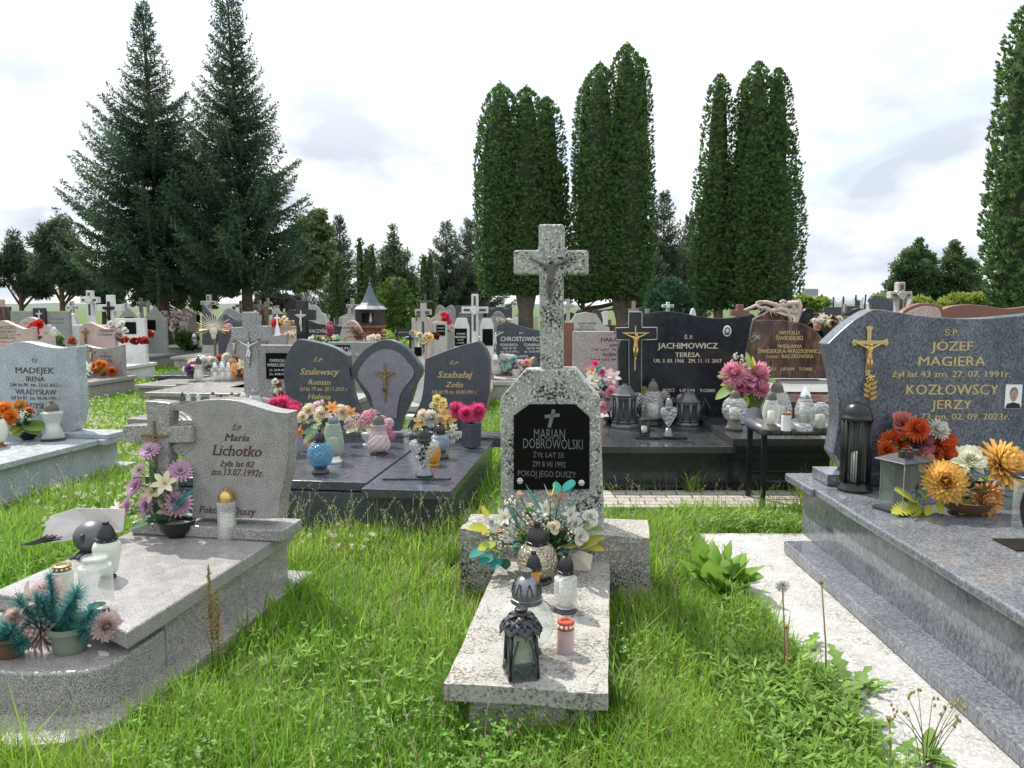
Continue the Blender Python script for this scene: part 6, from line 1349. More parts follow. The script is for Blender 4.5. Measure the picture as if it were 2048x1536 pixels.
far('bright red flowers on the pink ledge grave', 553, 655, 14.8, 7, [RD, (.8, .05, .1)], 18, 10, 41, ('rose',), 5)
far('yellow and white flowers on the pink ledge grave', 575, 652, 14.8, 9, [YE, W_, CR], 26, 14, 42, ('rose',), 5)
far('pale peach flowers under the black cross', 586, 676, 13.6, 8, [SAL, CR], 24, 10, 43, ('rose',), 5)
far('purple pink hyacinth like spike with yellow leaves, before the black name stone', 660, 690, 12.4, 10, [(.45, .08, .15), (.5, .12, .2)], 8, 38, 44, ('hydrangea',), 5)
far('green yellow leafy arrangement before the black name stone', 655, 692, 12.2, 12, [LG, CR, (.2, .5, .4), W_], 70, 14, 45, ('rose', 'lily'), 6)
far('white chrysanthemum bunch in front of the brick shrine', 750, 690, 11.8, 12, [W_, W_, CR], 22, 14, 46, ('rose',), 5)
far('red poppy like bunch high on a stone in the centre distance', 892, 650, 15, 7, [RD, HP], 16, 16, 47, ('rose',), 6)
far('white flower mass below the red bunch in the centre distance', 893, 664, 15, 14, [W_, CR, WP], 44, 12, 48, ('rose',), 5)
far('yellow and white flowers with green leaves, on the lawn grave in the centre', 847, 690, 12.4, 14, [W_, YE, CR, CR], 34, 16, 49, ('rose', 'mum'), 6)
far('dark wine flowers beside the yellow and white ones', 864, 680, 12.6, 6, [(.12, .02, .04), (.2, .03, .06)], 20, 6, 50, ('rose',), 5)
far('teal and white silk flowers left of the central cross', 1013, 752, 12.6, 16, [(.3, .55, .5), W_, (.5, .7, .65), W_], 30, 34, 51, ('hydrangea', 'rose'), 6)
far('pale pink silk flowers close to the central cross', 1052, 750, 12.6, 12, [SAL, WP, CR], 34, 26, 52, ('rose',), 6)
far('bright yellow tulips left of the teal silk flowers', 986, 750, 12.6, 6, [YE, YE, GO], 18, 12, 53, ('tulip',), 6)
far('rust brown dry flowers beside the grey oval stone', 716, 680, 12, 9, [(.3, .1, .06), (.25, .07, .05)], 20, 16, 54, ('filler',), 6)
far('cream flowers at the foot of the left thuja trunk', 1010, 650, 17, 8, [CR, YE, W_], 34, 8, 55, ('rose',), 4)
far('white and pink mixed heap before the gilt lettered black stones', 1655, 665, 11.4, 26, [W_, CR, SAL, (.12, .04, .05), (.5, .3, .2)], 56, 26, 56, ('rose',), 5)
far('dried white sprays around a dark rose on the black wavy stone', 1648, 655, 11.9, 8, [W_, CR, (.15, .03, .04)], 30, 16, 57, ('lily',), 6)
far('red and white flowers by the pink end of the row, upper left lawn', 300, 676, 19, 6, [W_, RD], 14, 8, 58, ('rose',), 4)
far('pink azalea like flowers behind the tall speckled cross', 448, 672, 14.6, 8, [PK, (.6, .1, .2)], 22, 16, 59, ('hydrangea',), 5)
far('red roses with white ones beside the first leaf stone', 556, 800, 7.8, 7, [HP, W_, RD], 16, 34, 60, ('rose',), 6)
# farther lanterns
for i, (px, pt, pb, wp, Y, gm, lm, lab) in enumerate([
 (398, 712, 760, 20, 12.3, 'glass_crackle', DG, 'tall clear lantern with a sprig, on the low stepped slab'), (431, 722, 760, 17, 12.3, 'glass_clear', 'silver', 'middle clear lantern in front of the white basket'),
 (446, 722, 760, 17, 12.3, 'glass_clear', 'silver', 'right clear lantern in front of the white basket'), (458, 722, 760, 15, 12.3, 'glass_clear', 'silver', 'clear lantern next to the orange lilies'),
 (365, 784, 802, 12, 9, 'glass_smoke', DG, 'smoky lantern, first of a row behind the left front headstone'), (377, 784, 802, 10, 9, 'glass_clear', 'silver', 'small clear lantern, second of the row behind the left front headstone'),
 (397, 785, 802, 10, 9, 'glass_clear', 'silver', 'small clear lantern, third of the row behind the left front headstone'), (426, 783, 802, 13, 9, 'glass_pink', DG, 'pinkish lantern, fourth of the row behind the left front headstone'),
 (442, 788, 802, 9, 9, 'glass_smoke', DG, 'little dark lantern, fifth of the row behind the left front headstone'), (464, 784, 802, 13, 9, 'glass_pink', 'bronze_grey', 'brownish lantern left of the tall speckled cross'),
 (487, 782, 812, 20, 8.6, 'glass_cut', 'silver', 'silver patterned lantern at the foot of the tall speckled cross'), (510, 775, 818, 26, 8.5, 'glass_crackle', SG, 'large white lantern at the foot of the tall speckled cross'),
 (389, 665, 690, 14, 21.5, 'glass_clear', 'silver', 'first clear lantern on the kerb bed'), (418, 666, 690, 12, 21.5, 'glass_clear', 'silver', 'second clear lantern on the kerb bed'),
 (1032, 728, 756, 18, 12.4, 'glass_cut', DG, 'grey glass lantern between teal and pink silk flowers'), (1070, 712, 745, 16, 12.4, 'glass_smoke', 'bronze_grey', 'brown capped lantern touching the central cross'),
 (990, 705, 748, 24, 12.5, 'glass_pink', 'silver', 'large round bubble lantern under the capitals stone'), (700, 695, 712, 12, 11, 'glass_clear', SG, 'small lantern on the ledge right of the first leaf stone'),
 (152, 690, 720, 16, 13.5, 'glass_clear', BP, 'white lantern with black cap by the creamy wavy stone'), (109, 652, 672, 15, 13, 'glass_clear', 'silver', 'round glass bowl lantern under the double grey stone'),
 (716, 694, 714, 12, 11, 'glass_green', SG, 'pale lantern just left of the brick shrine foot'), (1402, 770, 795, 16, 8.6, 'glass_smoke', SG, 'silver capped lantern behind the eight sided one')]):
    z = at(px, pb, Y).z; p = at(px, pb, Y); s_ = Y / F; r = wp * s_ / 2; H = (pb - pt) * s_
    e = empty('grave_lantern', lab, 'lantern', (p.x, Y, z), 0, 'grave lanterns')
    M().lathe([(r * a, H * .66 * b) for a, b in BODY[['pear', 'jar', 'urn', 'ball'][i % 4]]], 16).build('glass_body', gm, e, True)
    M().lathe(lid_prof('dome', r * .6, H * .34), 12, (0, 0, H * .66)).build('lid', lm, e, True)
    M().lathe([(r * .4, .004), (r * .4, H * .4)], 10).build('candle', 'wax', e, True)
# ================= trees
def unit(a): return a / np.maximum(np.linalg.norm(a, axis=1, keepdims=True), 1e-9)
def rhombi(P, D, L_, W_, rng, up=None):
    """leaf-like rhombi at P along D"""
    D = unit(D); n = len(P); S_ = unit(np.cross(D, unit(rng.normal(size=(n, 3))) if up is None else up))
    L_ = np.broadcast_to(np.asarray(L_), (n,))[:, None]; W_ = np.broadcast_to(np.asarray(W_), (n,))[:, None]
    V = np.stack([P, P + D * L_ * .45 + S_ * W_, P + D * L_, P + D * L_ * .45 - S_ * W_], 1)
    return V.reshape(-1, 3)
def cols(n, base, rng, k=.3, hue=.12):
    g = 1 + rng.uniform(-k, k, (n, 1)); h_ = 1 + rng.uniform(-hue, hue, (n, 3)); return np.clip(np.asarray(base) * g * h_, 0, 1)
def trunk(e, path, r0, r1, m, n=12, name='trunk'):
    c = smooth_curve(path, 4); q = M(); q.tube(c, [r0 + (r1 - r0) * (i / (len(c) - 1)) ** .8 for i in range(len(c))], n)
    if name == 'trunk':
        for k in range(n): q.v[k] = (q.v[k][0] * 1.25, q.v[k][1] * 1.25, q.v[k][2])
    return q.build(name, m, e, True)
def spruce(label, px, Y, ytop, prof, seed, z0=1.9, base=(.036, .072, .046), tip=(.085, .15, .07), nb=1.0, tr=.2, dens=1.0, zb=0, thick=1.0, group=None, lean=0):
    """prof: (height m, radius m) pairs from the photograph's outline"""
    rng = np.random.default_rng(seed); x = at(px, 600, Y).x; H = at(px, ytop, Y).z
    e = empty('spruce_tree', label, 'tree', (x, Y, zb), 0, group)
    trunk(e, [(0, 0, -.1), (lean * .3, 0, H * .4), (lean, 0, H * .97)], tr, .02, 'bark')
    P, D, LL, CC = [], [], [], []; z = z0; hs = [p[0] for p in prof]; rs = [p[1] for p in prof]; limbs = M()
    while z < H - .08:
        Rz = float(np.interp(z, hs, rs)); n = max(5, int((8 if Rz > .8 else 6) * nb)); a0 = rng.uniform(0, 6.3); hz = z / H
        for k in range(n):
            az = a0 + 2 * math.pi * k / n + rng.uniform(-.3, .3); L_ = max(.1, Rz * rng.uniform(.68, 1.02)); zt = z + rng.uniform(-.12, .12)
            up = float(np.interp(hz, [0, .3, .6, .85, 1], [-.05, .18, .38, .65, 1.3])); m_ = max(4, int(L_ / .085))
            t = np.linspace(0, 1, m_); h_ = np.array([math.cos(az), math.sin(az), 0]); zz = L_ * (up * (t - 1) - .2 * np.sin(math.pi * t) * (1 - hz) ** .5)
            sp = h_ * (L_ * t)[:, None] + np.stack([0 * t, 0 * t, zz + zt], 1); sp[:, 0] += lean * hz
            if L_ > .5: limbs.tube([tuple(p) for p in sp[::3]], [max(.006, .03 * (1 - i / max(1, len(sp[::3])))) for i in range(len(sp[::3]))], 4)
            side = np.array([-math.sin(az), math.cos(az), 0]); bt = rng.uniform(.8, 1.25); fresh = rng.random() < .3
            for j in range(1, m_):
                f = (sp[j] - sp[j - 1]); f /= np.linalg.norm(f); tl = L_ * .27 * (1 - t[j]) ** .7 * (1 if t[j] > .2 else .6) + .11
                for s_ in (-1, 1, 0, 2):
                    if s_ == 0 and rng.random() < .4: continue
                    l_ = tl * rng.uniform(.6, 1.15) if abs(s_) == 1 else .14 if s_ == 0 else tl * .55
                    d = f * .8 + side * .75 * s_ + np.array([0, 0, rng.uniform(-.5, .05)]) if abs(s_) == 1 else (f + np.array([0, 0, .4]) if s_ == 0 else f * .3 + np.array([0, 0, -1.0])); d /= np.linalg.norm(d)
                    c_ = max(3, int(l_ / .024 * dens)); u = rng.uniform(0, 1, c_) ** .85; pos = sp[j] + d * (u * l_)[:, None] + np.array([0, 0, -1]) * (.5 * (u * l_) ** 2)[:, None]
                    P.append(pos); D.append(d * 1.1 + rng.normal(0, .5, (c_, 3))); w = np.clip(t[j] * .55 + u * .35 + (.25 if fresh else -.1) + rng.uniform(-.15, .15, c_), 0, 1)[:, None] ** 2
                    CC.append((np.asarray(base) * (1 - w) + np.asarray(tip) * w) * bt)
        z += (rng.uniform(.2, .32) if Rz > .8 else rng.uniform(.12, .2)) * (1.2 if nb < .9 else 1)
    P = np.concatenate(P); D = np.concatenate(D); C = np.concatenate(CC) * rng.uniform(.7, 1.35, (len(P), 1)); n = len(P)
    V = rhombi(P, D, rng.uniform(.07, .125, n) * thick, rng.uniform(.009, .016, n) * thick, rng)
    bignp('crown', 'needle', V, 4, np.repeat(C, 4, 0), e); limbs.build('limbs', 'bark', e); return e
SPR = [(1.8, 2.0), (2.4, 2.5), (3.2, 2.8), (4.2, 2.85), (5.0, 2.6), (5.8, 2.3), (6.5, 1.9), (7.1, 1.45), (7.6, 1.0), (8.1, .7), (8.7, .45), (9.4, .28), (9.9, .08)]
spruce('tall dark spruce on the left, the one whose trunk rises from the kerb bed', 328, 23, 3, SPR, 3, zb=0, z0=2.7, tr=.24, dens=1.15, thick=1.1, lean=-.25)
SP2 = [(1.8, 1.7), (2.4, 2.1), (3.4, 2.2), (4.4, 2.1), (5.2, 1.85), (6.0, 1.55), (6.8, 1.3), (7.4, 1.0), (8.0, .72), (8.6, .55), (9.3, .42), (9.9, .34), (10.4, .12)]
spruce('second tall dark spruce, right of the kerb bed one, with a slimmer crown', 497, 22.3, -22, SP2, 7, z0=2.65, tr=.22, dens=1.15, thick=1.1, lean=-.3)
def thuja(label, Y, colsx, yb, tpx, tw, seed, name='thuja_tree', base=(.082, .155, .06), tip=(.16, .26, .08), dens=96, leaf=.10, group=None, zb0=None, fork=None, flat=False, trunkm='bark_thuja', core=True, bulge=.5):
    """colsx: (centre px, top px, half width px, depth offset m) of each upright column"""
    rng = np.random.default_rng(seed); b = at(tpx, 600, Y); e = empty(name, label, 'tree', (b.x, Y, 0), 0, group); zb = max(0, at(tpx, yb, Y).z) if zb0 is None else zb0
    PP_, DD, CC, NN = [], [], [], []; q = M()
    for (cx, yt, hw, dy) in colsx:
        c = at(cx, yt, Y + dy); x0 = c.x - b.x; H = c.z - zb; rw = hw / F * (Y + dy)
        vv = np.array([0, .05, .14, .3, .45, .6, .77, .89, .96, 1.0]); rr = (np.array([.5, .85, .98, 1.02, 1.0, .97, .88, .7, .44, .04]) if not flat else np.array([.85, .98, 1.0, 1.0, .97, .9, .77, .58, .38, .1])) * rw
        n = int(2 * math.pi * rw * .8 * H * dens); v = rng.uniform(0, 1, n); a = rng.uniform(0, 2 * math.pi, n); r_ = np.interp(v, vv, rr)
        lump = 1 + .10 * np.sin(a * 3 + seed + v * 9) * np.sin(v * 17 + a * 2) + .10 * np.abs(np.sin(a * 5 + v * 16 + seed) * np.sin(v * 34 - a * 3)) + .04 * rng.normal(size=n)
        r_ = r_ * lump * np.where(rng.random(n) < .33, rng.uniform(.45, .95, n), 1)
        pos = np.stack([x0 + r_ * np.cos(a), dy + r_ * np.sin(a), zb + v * H + .0 * a], 1); out_ = np.stack([np.cos(a), np.sin(a), 0 * a], 1)
        m_ = 10; ang = rng.uniform(0, 6.28, n)
        tang = np.stack([-np.sin(a), np.cos(a), 0 * a], 1)
        axis = unit(out_ * rng.uniform(.3, .9, (n, 1)) + np.array([0, 0, 1.0]) * rng.uniform(.5, 1, (n, 1)) + tang * rng.normal(0, .45, (n, 1)))
        shade = rng.uniform(.75, 1.3, (n, 1)); w = rng.uniform(0, 1, (n, 1)) ** 2
        cb = (np.asarray(base) * (1 - w) + np.asarray(tip) * w) * shade
        for k in range(m_):
            f = (k - (m_ - 1) / 2) / m_ * 2
            d = unit(axis + tang * f * .95 + rng.normal(0, .22, (n, 3)) - out_ * abs(f) * .25); st = pos + axis * (.0 + .06 * (1 - abs(f))) * leaf / .15
            PP_.append(st); DD.append(d); CC.append(cb * rng.uniform(.85, 1.15, (n, 1)))
        # wispy leader
        tip_n = 160; tt = rng.uniform(0, 1, tip_n); PP_.append(np.stack([x0 + rng.normal(0, .13, tip_n) * rw * (1.2 - tt), dy + rng.normal(0, .13, tip_n) * rw * (1.2 - tt), c.z - .9 + tt * 1.25 * min(1, rw)], 1)); DD.append(np.stack([rng.normal(0, .4, tip_n), rng.normal(0, .4, tip_n), np.ones(tip_n)], 1)); CC.append(np.tile(tip, (tip_n, 1)))
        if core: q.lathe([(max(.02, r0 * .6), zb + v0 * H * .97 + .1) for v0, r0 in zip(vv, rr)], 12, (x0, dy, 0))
        if fork: q2 = None
    P = np.concatenate(PP_); D = np.concatenate(DD); C = np.concatenate(CC); n = len(P)
    V = rhombi(P, D, rng.uniform(.6, 1.25, n) * leaf, rng.uniform(.12, .22, n) * leaf, rng)
    bignp('crown', 'needle', V, 4, np.repeat(C, 4, 0), e)
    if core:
        q.col = (.03, .045, .02); q.c = [q.col] * len(q.v); q.build('shade_core', 'matte', e, True)  # opaque dark solid added for the crown's inner darkness, standing for dead foliage
    r0 = tw / F * Y / 2
    if tw:
        trunk(e, [(0, 0, -.1), (.05, 0, zb * .6), (0, 0, zb + .8)], r0, r0 * .7, trunkm)
        if fork:
            trunk(e, [(0, 0, zb * .45), (fork * .5, -.05, zb), (fork, -.1, zb + 1.6)], r0 * .7, r0 * .4, trunkm, name='limb')
            trunk(e, [(0, 0, zb * .45), (-fork * .4, -.05, zb), (-fork * .8, 0, zb + 1.2)], r0 * .6, r0 * .35, trunkm, name='limb')
    return e
thuja('broad four topped thuja, left behind the central cross', 30, [(1001, 172, 46, 0), (1053, 178, 44, -.3), (1093, 198, 40, .3), (1020, 250, 62, .5), (1080, 300, 55, .2), (985, 215, 32, .5), (1115, 330, 24, .8)], 592, 1050, 34, 21, fork=.5)
thuja('tallest forked thuja, right of the central cross top', 29, [(1200, 132, 46, 0), (1254, 92, 44, .1), (1176, 160, 28, .5), (1284, 118, 24, .4), (1230, 240, 66, .5), (1262, 260, 48, -.3), (1175, 300, 28, 0)], 600, 1243, 30, 22, fork=.6)
thuja('slim single thuja, left of the wide right hand one', 28, [(1440, 152, 33, 0), (1432, 300, 43, .3), (1415, 400, 30, 0), (1452, 330, 28, .3)], 622, 1435, 24, 23)
thuja('wide three topped thuja above the carved root sculpture', 27.5, [(1518, 126, 38, 0), (1557, 140, 36, .1), (1492, 160, 26, .3), (1535, 230, 62, .5), (1560, 330, 48, -.2), (1496, 300, 34, 0)], 622, 1530, 30, 24)
thuja('tall thuja cut by the right edge of the picture', 17, [(2062, 12, 52, 0), (2080, 60, 64, .3), (2058, 260, 48, -.2)], 622, 2075, 30, 25, leaf=.11, dens=85)
thuja('round topped double thuja column near the brick shrine, left one', 34, [(664, 512, 14, 0), (678, 505, 13, .2)], 640, 670, 8, 26, dens=40)
thuja('group of three pointed thuja columns behind the shrine roof', 36, [(719, 478, 12, 0), (733, 497, 14, -.3), (744, 490, 12, .2)], 640, 732, 8, 27, dens=40)
thuja('pair of small pointed thujas over the double humped gravestone', 36, [(847, 512, 12, 0), (860, 508, 13, .2)], 640, 854, 8, 28, dens=40)
thuja('bright green rounded conical shrub right of the brick shrine', 19, [(790, 560, 34, 0), (786, 590, 38, 0)], 660, 790, 6, 29, name='conical_shrub', base=(.065, .13, .022), tip=(.12, .21, .032), dens=110, leaf=.1, flat=True)
thuja('blue green rounded cedar shrub behind the black gravestone', 24, [(1335, 560, 42, 0), (1335, 585, 46, 0)], 650, 1335, 6, 30, name='conical_shrub', base=(.035, .088, .05), tip=(.06, .14, .08), dens=80, leaf=.14, flat=True)
for i, (px, yt, Y, sc_, lab) in enumerate([(682, 432, 46, 1.0, 'thin distant spruce with a bare top, left of the thuja trio'), (893, 443, 45, 1.5, 'distant spruce with flat boughs, left one of the pair'), (940, 436, 47, 1.4, 'distant ragged spruce beside the broad thuja'), (1325, 385, 44, 1.3, 'spruce peeping between the middle and the right thujas'), (1376, 428, 50, 1.0, 'thin reddish spruce left of the slim thuja')]):
    H = at(px, yt, Y).z; spruce(lab, px, Y, yt, [(1, 2.2 * sc_), (H * .4, 1.7 * sc_), (H * .7, .9 * sc_), (H * .88, .4 * sc_), (H, .06)], 40 + i, z0=1.2, nb=.75, dens=.55, thick=2.0, tr=.16, base=(.05, .075, .05), tip=(.1, .14, .075))
def leafy(label, px, Y, trunkw, blobs, seed, leaf=.12, n=9000, base=(.04, .08, .03), tip=(.10, .16, .05), kind='tree', name='leafy_tree', droop=0, m='leaf', hollow=.5, group=None, trunkpts=None, wl=.35, wood='bark'):
    """blobs: (px, py, radius px) clumps of the crown"""
    rng = np.random.default_rng(seed); b = at(px, 600, Y); b.z = 0; e = empty(name, label, kind, (b.x, Y, 0), 0, group); P, D, C = [], [], []; lim = M(); tot = sum(r * r for _, _, r in blobs)
    mid = sum(at(x, y, Y).z for x, y, _ in blobs) / len(blobs)
    for (x, y, r) in blobs:
        c = at(x, y, Y) - b; rad = r / F * Y; k = max(40, int(n * r * r / tot)); dy = rng.uniform(-.6, .6) * rad * .8; cc = np.array([c.x, dy, c.z])
        u = unit(rng.normal(size=(k, 3))); rr = rad * (hollow + (1 - hollow) * rng.random((k, 1)) ** .6) * (1 + .3 * np.sin(u[:, :1] * 6 + seed) * np.sin(u[:, 2:] * 7)); p = cc + u * rr * np.array([1, 1, .82])
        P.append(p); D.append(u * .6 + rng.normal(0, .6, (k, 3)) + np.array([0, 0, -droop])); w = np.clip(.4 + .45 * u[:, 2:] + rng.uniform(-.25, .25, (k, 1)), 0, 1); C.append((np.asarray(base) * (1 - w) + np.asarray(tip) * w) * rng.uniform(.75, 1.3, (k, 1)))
        if trunkw: lim.tube([(0, 0, max(.3, min(c.z * .55, mid * .7))), (c.x * .55, dy * .5, c.z * .8), (c.x, dy, c.z)], [trunkw / F * Y * .22, trunkw / F * Y * .14, .015], 5)
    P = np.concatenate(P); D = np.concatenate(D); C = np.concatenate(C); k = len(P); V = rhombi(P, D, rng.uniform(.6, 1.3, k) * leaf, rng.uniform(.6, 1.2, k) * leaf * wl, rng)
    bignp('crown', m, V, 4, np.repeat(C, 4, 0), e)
    if trunkw:
        lim.build('limbs', wood, e, True); trunk(e, trunkpts or [(0, 0, -.1), (.05, 0, mid * .5), (0, 0, mid * 1.15)], trunkw / F * Y / 2, trunkw / F * Y * .2, wood)
    return e
rr_ = random.Random(4)
def cl(x0, x1, y0, y1, n, r): return [(rr_.uniform(x0, x1), rr_.uniform(y0, y1), rr_.uniform(.7, 1.3) * r) for _ in range(n)]
leafy('dark pine with a ragged crown at the left edge', 40, 36, 12, cl(-20, 90, 520, 590, 13, 20) + [(28, 470, 9), (30, 490, 14), (25, 505, 18), (10, 530, 24), (50, 530, 22), (70, 545, 20)], 51, leaf=.22, n=15000, base=(.035, .065, .042), tip=(.075, .12, .065), m='needle', name='pine_tree', wl=.12)
leafy('taller grey green pine, second from the left edge', 122, 34, 14, [(98, 462, 20), (120, 450, 18), (85, 485, 22), (130, 480, 26), (105, 510, 28), (150, 520, 24), (165, 545, 24), (125, 550, 26), (185, 560, 20), (90, 540, 22), (150, 575, 18)], 52, leaf=.22, n=13000, base=(.05, .08, .05), tip=(.11, .15, .085), m='needle', name='pine_tree', wl=.12, hollow=.2)
leafy('dark pine filling the gap between the two pines and the big spruce', 205, 38, 12, cl(150, 260, 535, 595, 14, 22), 53, leaf=.22, n=12000, base=(.03, .055, .038), tip=(.06, .1, .055), m='needle', name='pine_tree', wl=.12)
leafy('leafy tree between the two big spruce trunks', 410, 33, 10, cl(385, 460, 560, 605, 11, 18), 54, leaf=.16, n=9000, base=(.03, .07, .02), tip=(.07, .13, .035))
leafy('dark leafy tree seen left of the second spruce trunk', 365, 40, 10, cl(270, 400, 560, 600, 10, 16), 55, leaf=.16, n=8000, base=(.028, .05, .02), tip=(.05, .09, .03), hollow=.2)
leafy('purplish leaved tree low behind the second spruce', 560, 34, 9, cl(515, 600, 565, 612, 12, 15), 56, leaf=.12, n=6000, base=(.06, .055, .05), tip=(.13, .12, .11), hollow=.2)
leafy('pale drooping birch right of the second spruce', 612, 30, 9, [(635, 430, 16), (620, 450, 24), (645, 460, 20), (610, 485, 32), (640, 500, 28), (590, 520, 30), (625, 535, 28), (650, 525, 16), (600, 560, 26), (575, 550, 24), (630, 565, 14)], 57, leaf=.15, n=26000, base=(.09, .13, .05), tip=(.2, .26, .11), droop=1.0, name='birch_tree', hollow=.1, wood='stone_pale')
leafy('broad loose conifer in the gap right of the shrine', 785, 42, 8, [(786, 455, 7), (786, 475, 10), (785, 495, 16), (775, 515, 20), (800, 515, 20), (785, 535, 30), (765, 555, 26), (810, 555, 26), (825, 580, 18), (785, 570, 34), (755, 590, 20), (820, 600, 16)], 58, leaf=.22, n=9000, base=(.07, .11, .055), tip=(.13, .18, .09), hollow=.1, m='needle', wl=.2)
leafy('dense dark tree base behind the distant spruce pair', 910, 50, 10, cl(870, 950, 540, 605, 12, 20), 59, leaf=.25, n=9000, base=(.04, .07, .045), tip=(.08, .12, .065), wl=.2)
leafy('dark tree mass behind the forked thuja trunk', 1165, 45, 10, cl(1130, 1215, 550, 605, 9, 18) + cl(1285, 1390, 500, 600, 16, 20), 60, leaf=.22, n=11000, base=(.045, .075, .04), tip=(.085, .125, .06), hollow=.15)
leafy('small loose conifer between the shrine shrub and the thuja pair', 825, 44, 6, [(818, 560, 10), (815, 585, 14), (832, 600, 12)], 61, leaf=.2, n=2500, base=(.04, .07, .035), tip=(.08, .12, .055), wl=.2)
leafy('bushy conifer on the right, the left one of two', 1825, 38, 10, [(1840, 482, 7), (1838, 500, 16), (1815, 510, 15), (1850, 520, 22), (1805, 535, 24), (1835, 545, 30), (1865, 555, 22), (1800, 570, 24), (1840, 585, 32), (1875, 590, 20)], 62, leaf=.17, n=14000, base=(.045, .09, .038), tip=(.10, .165, .06), name='conifer_tree', hollow=.3, wl=.22)
leafy('bushy conifer on the right, the right one of two', 1925, 38, 10, [(1910, 488, 8), (1912, 505, 16), (1905, 525, 22), (1930, 535, 20), (1910, 555, 28), (1945, 560, 22), (1915, 585, 30), (1955, 590, 20), (1885, 580, 20)], 63, leaf=.17, n=13000, base=(.045, .09, .038), tip=(.10, .165, .06), name='conifer_tree', hollow=.3, wl=.22)
leafy('low dark conifer beside the right edge thuja', 1985, 36, 6, [(1985, 610, 16), (1970, 625, 14), (2000, 620, 14)], 64, leaf=.15, n=2500, base=(.025, .05, .03), tip=(.05, .09, .04), name='conifer_tree', wl=.2)
leafy('bright yellow green hedge shrub below the two bushy conifers', 1860, 22, 0, cl(1755, 1960, 598, 622, 18, 17), 65, leaf=.1, n=11000, base=(.14, .2, .03), tip=(.28, .34, .06), name='hedge_shrub', kind='shrub')
leafy('bright green shrub under the blank road sign', 1622, 22, 0, cl(1603, 1648, 604, 622, 6, 13), 66, leaf=.1, n=4000, base=(.12, .2, .03), tip=(.24, .32, .06), name='hedge_shrub', kind='shrub')
leafy('low green conifer plant at the foot of the left spruce', 368, 21.6, 0, cl(352, 385, 672, 692, 6, 10), 67, leaf=.12, n=2600, base=(.04, .09, .025), tip=(.09, .16, .04), name='low_shrub', kind='shrub')
leafy('young green plant left of the left spruce trunk', 312, 22, 0, cl(302, 326, 676, 692, 4, 8), 68, leaf=.12, n=1400, base=(.05, .1, .03), tip=(.12, .2, .05), name='low_shrub', kind='shrub')
leafy('light green rose leaves behind the far left stones', 108, 13.6, 0, cl(98, 118, 672, 695, 4, 8), 69, leaf=.06, n=1200, base=(.1, .18, .04), tip=(.3, .4, .15), name='low_shrub', kind='shrub')
leafy('dark red leaved boughs poking out left of the right edge thuja', 2025, 19, 6, [(2010, 340, 12), (1995, 335, 8), (2000, 400, 14), (1975, 398, 9), (2015, 440, 12), (2010, 470, 10), (2000, 565, 12), (2030, 400, 22), (2030, 460, 22)], 70, leaf=.1, n=3500, base=(.05, .07, .035), tip=(.13, .14, .07), hollow=0, wl=.15, name='spruce_tree')
# a distant rise of land with a far off wood
q = M(); pts = [(-420, 0), (420, 0), (420, 9)] + smooth_curve([(420, 6), (200, 5), (60, 3.4), (-60, 3.2), (-160, 5), (-300, 8), (-420, 7)], 6)
def ridge(name, Y, hs, m):
    q = M(); n = 60; xs = np.linspace(-Y * 1.2, Y * 1.2, n); 
    for i, x in enumerate(xs):
        hz = hs * (.6 + .4 * noise.noise((x * .01, Y * .1, 0)) + .2 * noise.noise((x * .05, 3, 0)))
        q.v += [(x, Y, -1), (x, Y + 25, hz), (x, Y + 120, -1)]; q.c += [(1, 1, 1)] * 3
    for i in range(n - 1):
        a = i * 3; q.f += [(a, a + 3, a + 4, a + 1), (a + 1, a + 4, a + 5, a + 2)]
    struct(q.build(name, m, None, True))
plain('hazy_green', (.09, .12, .10), .95); ridge('hills', 300, 3.4, 'hazy_green')
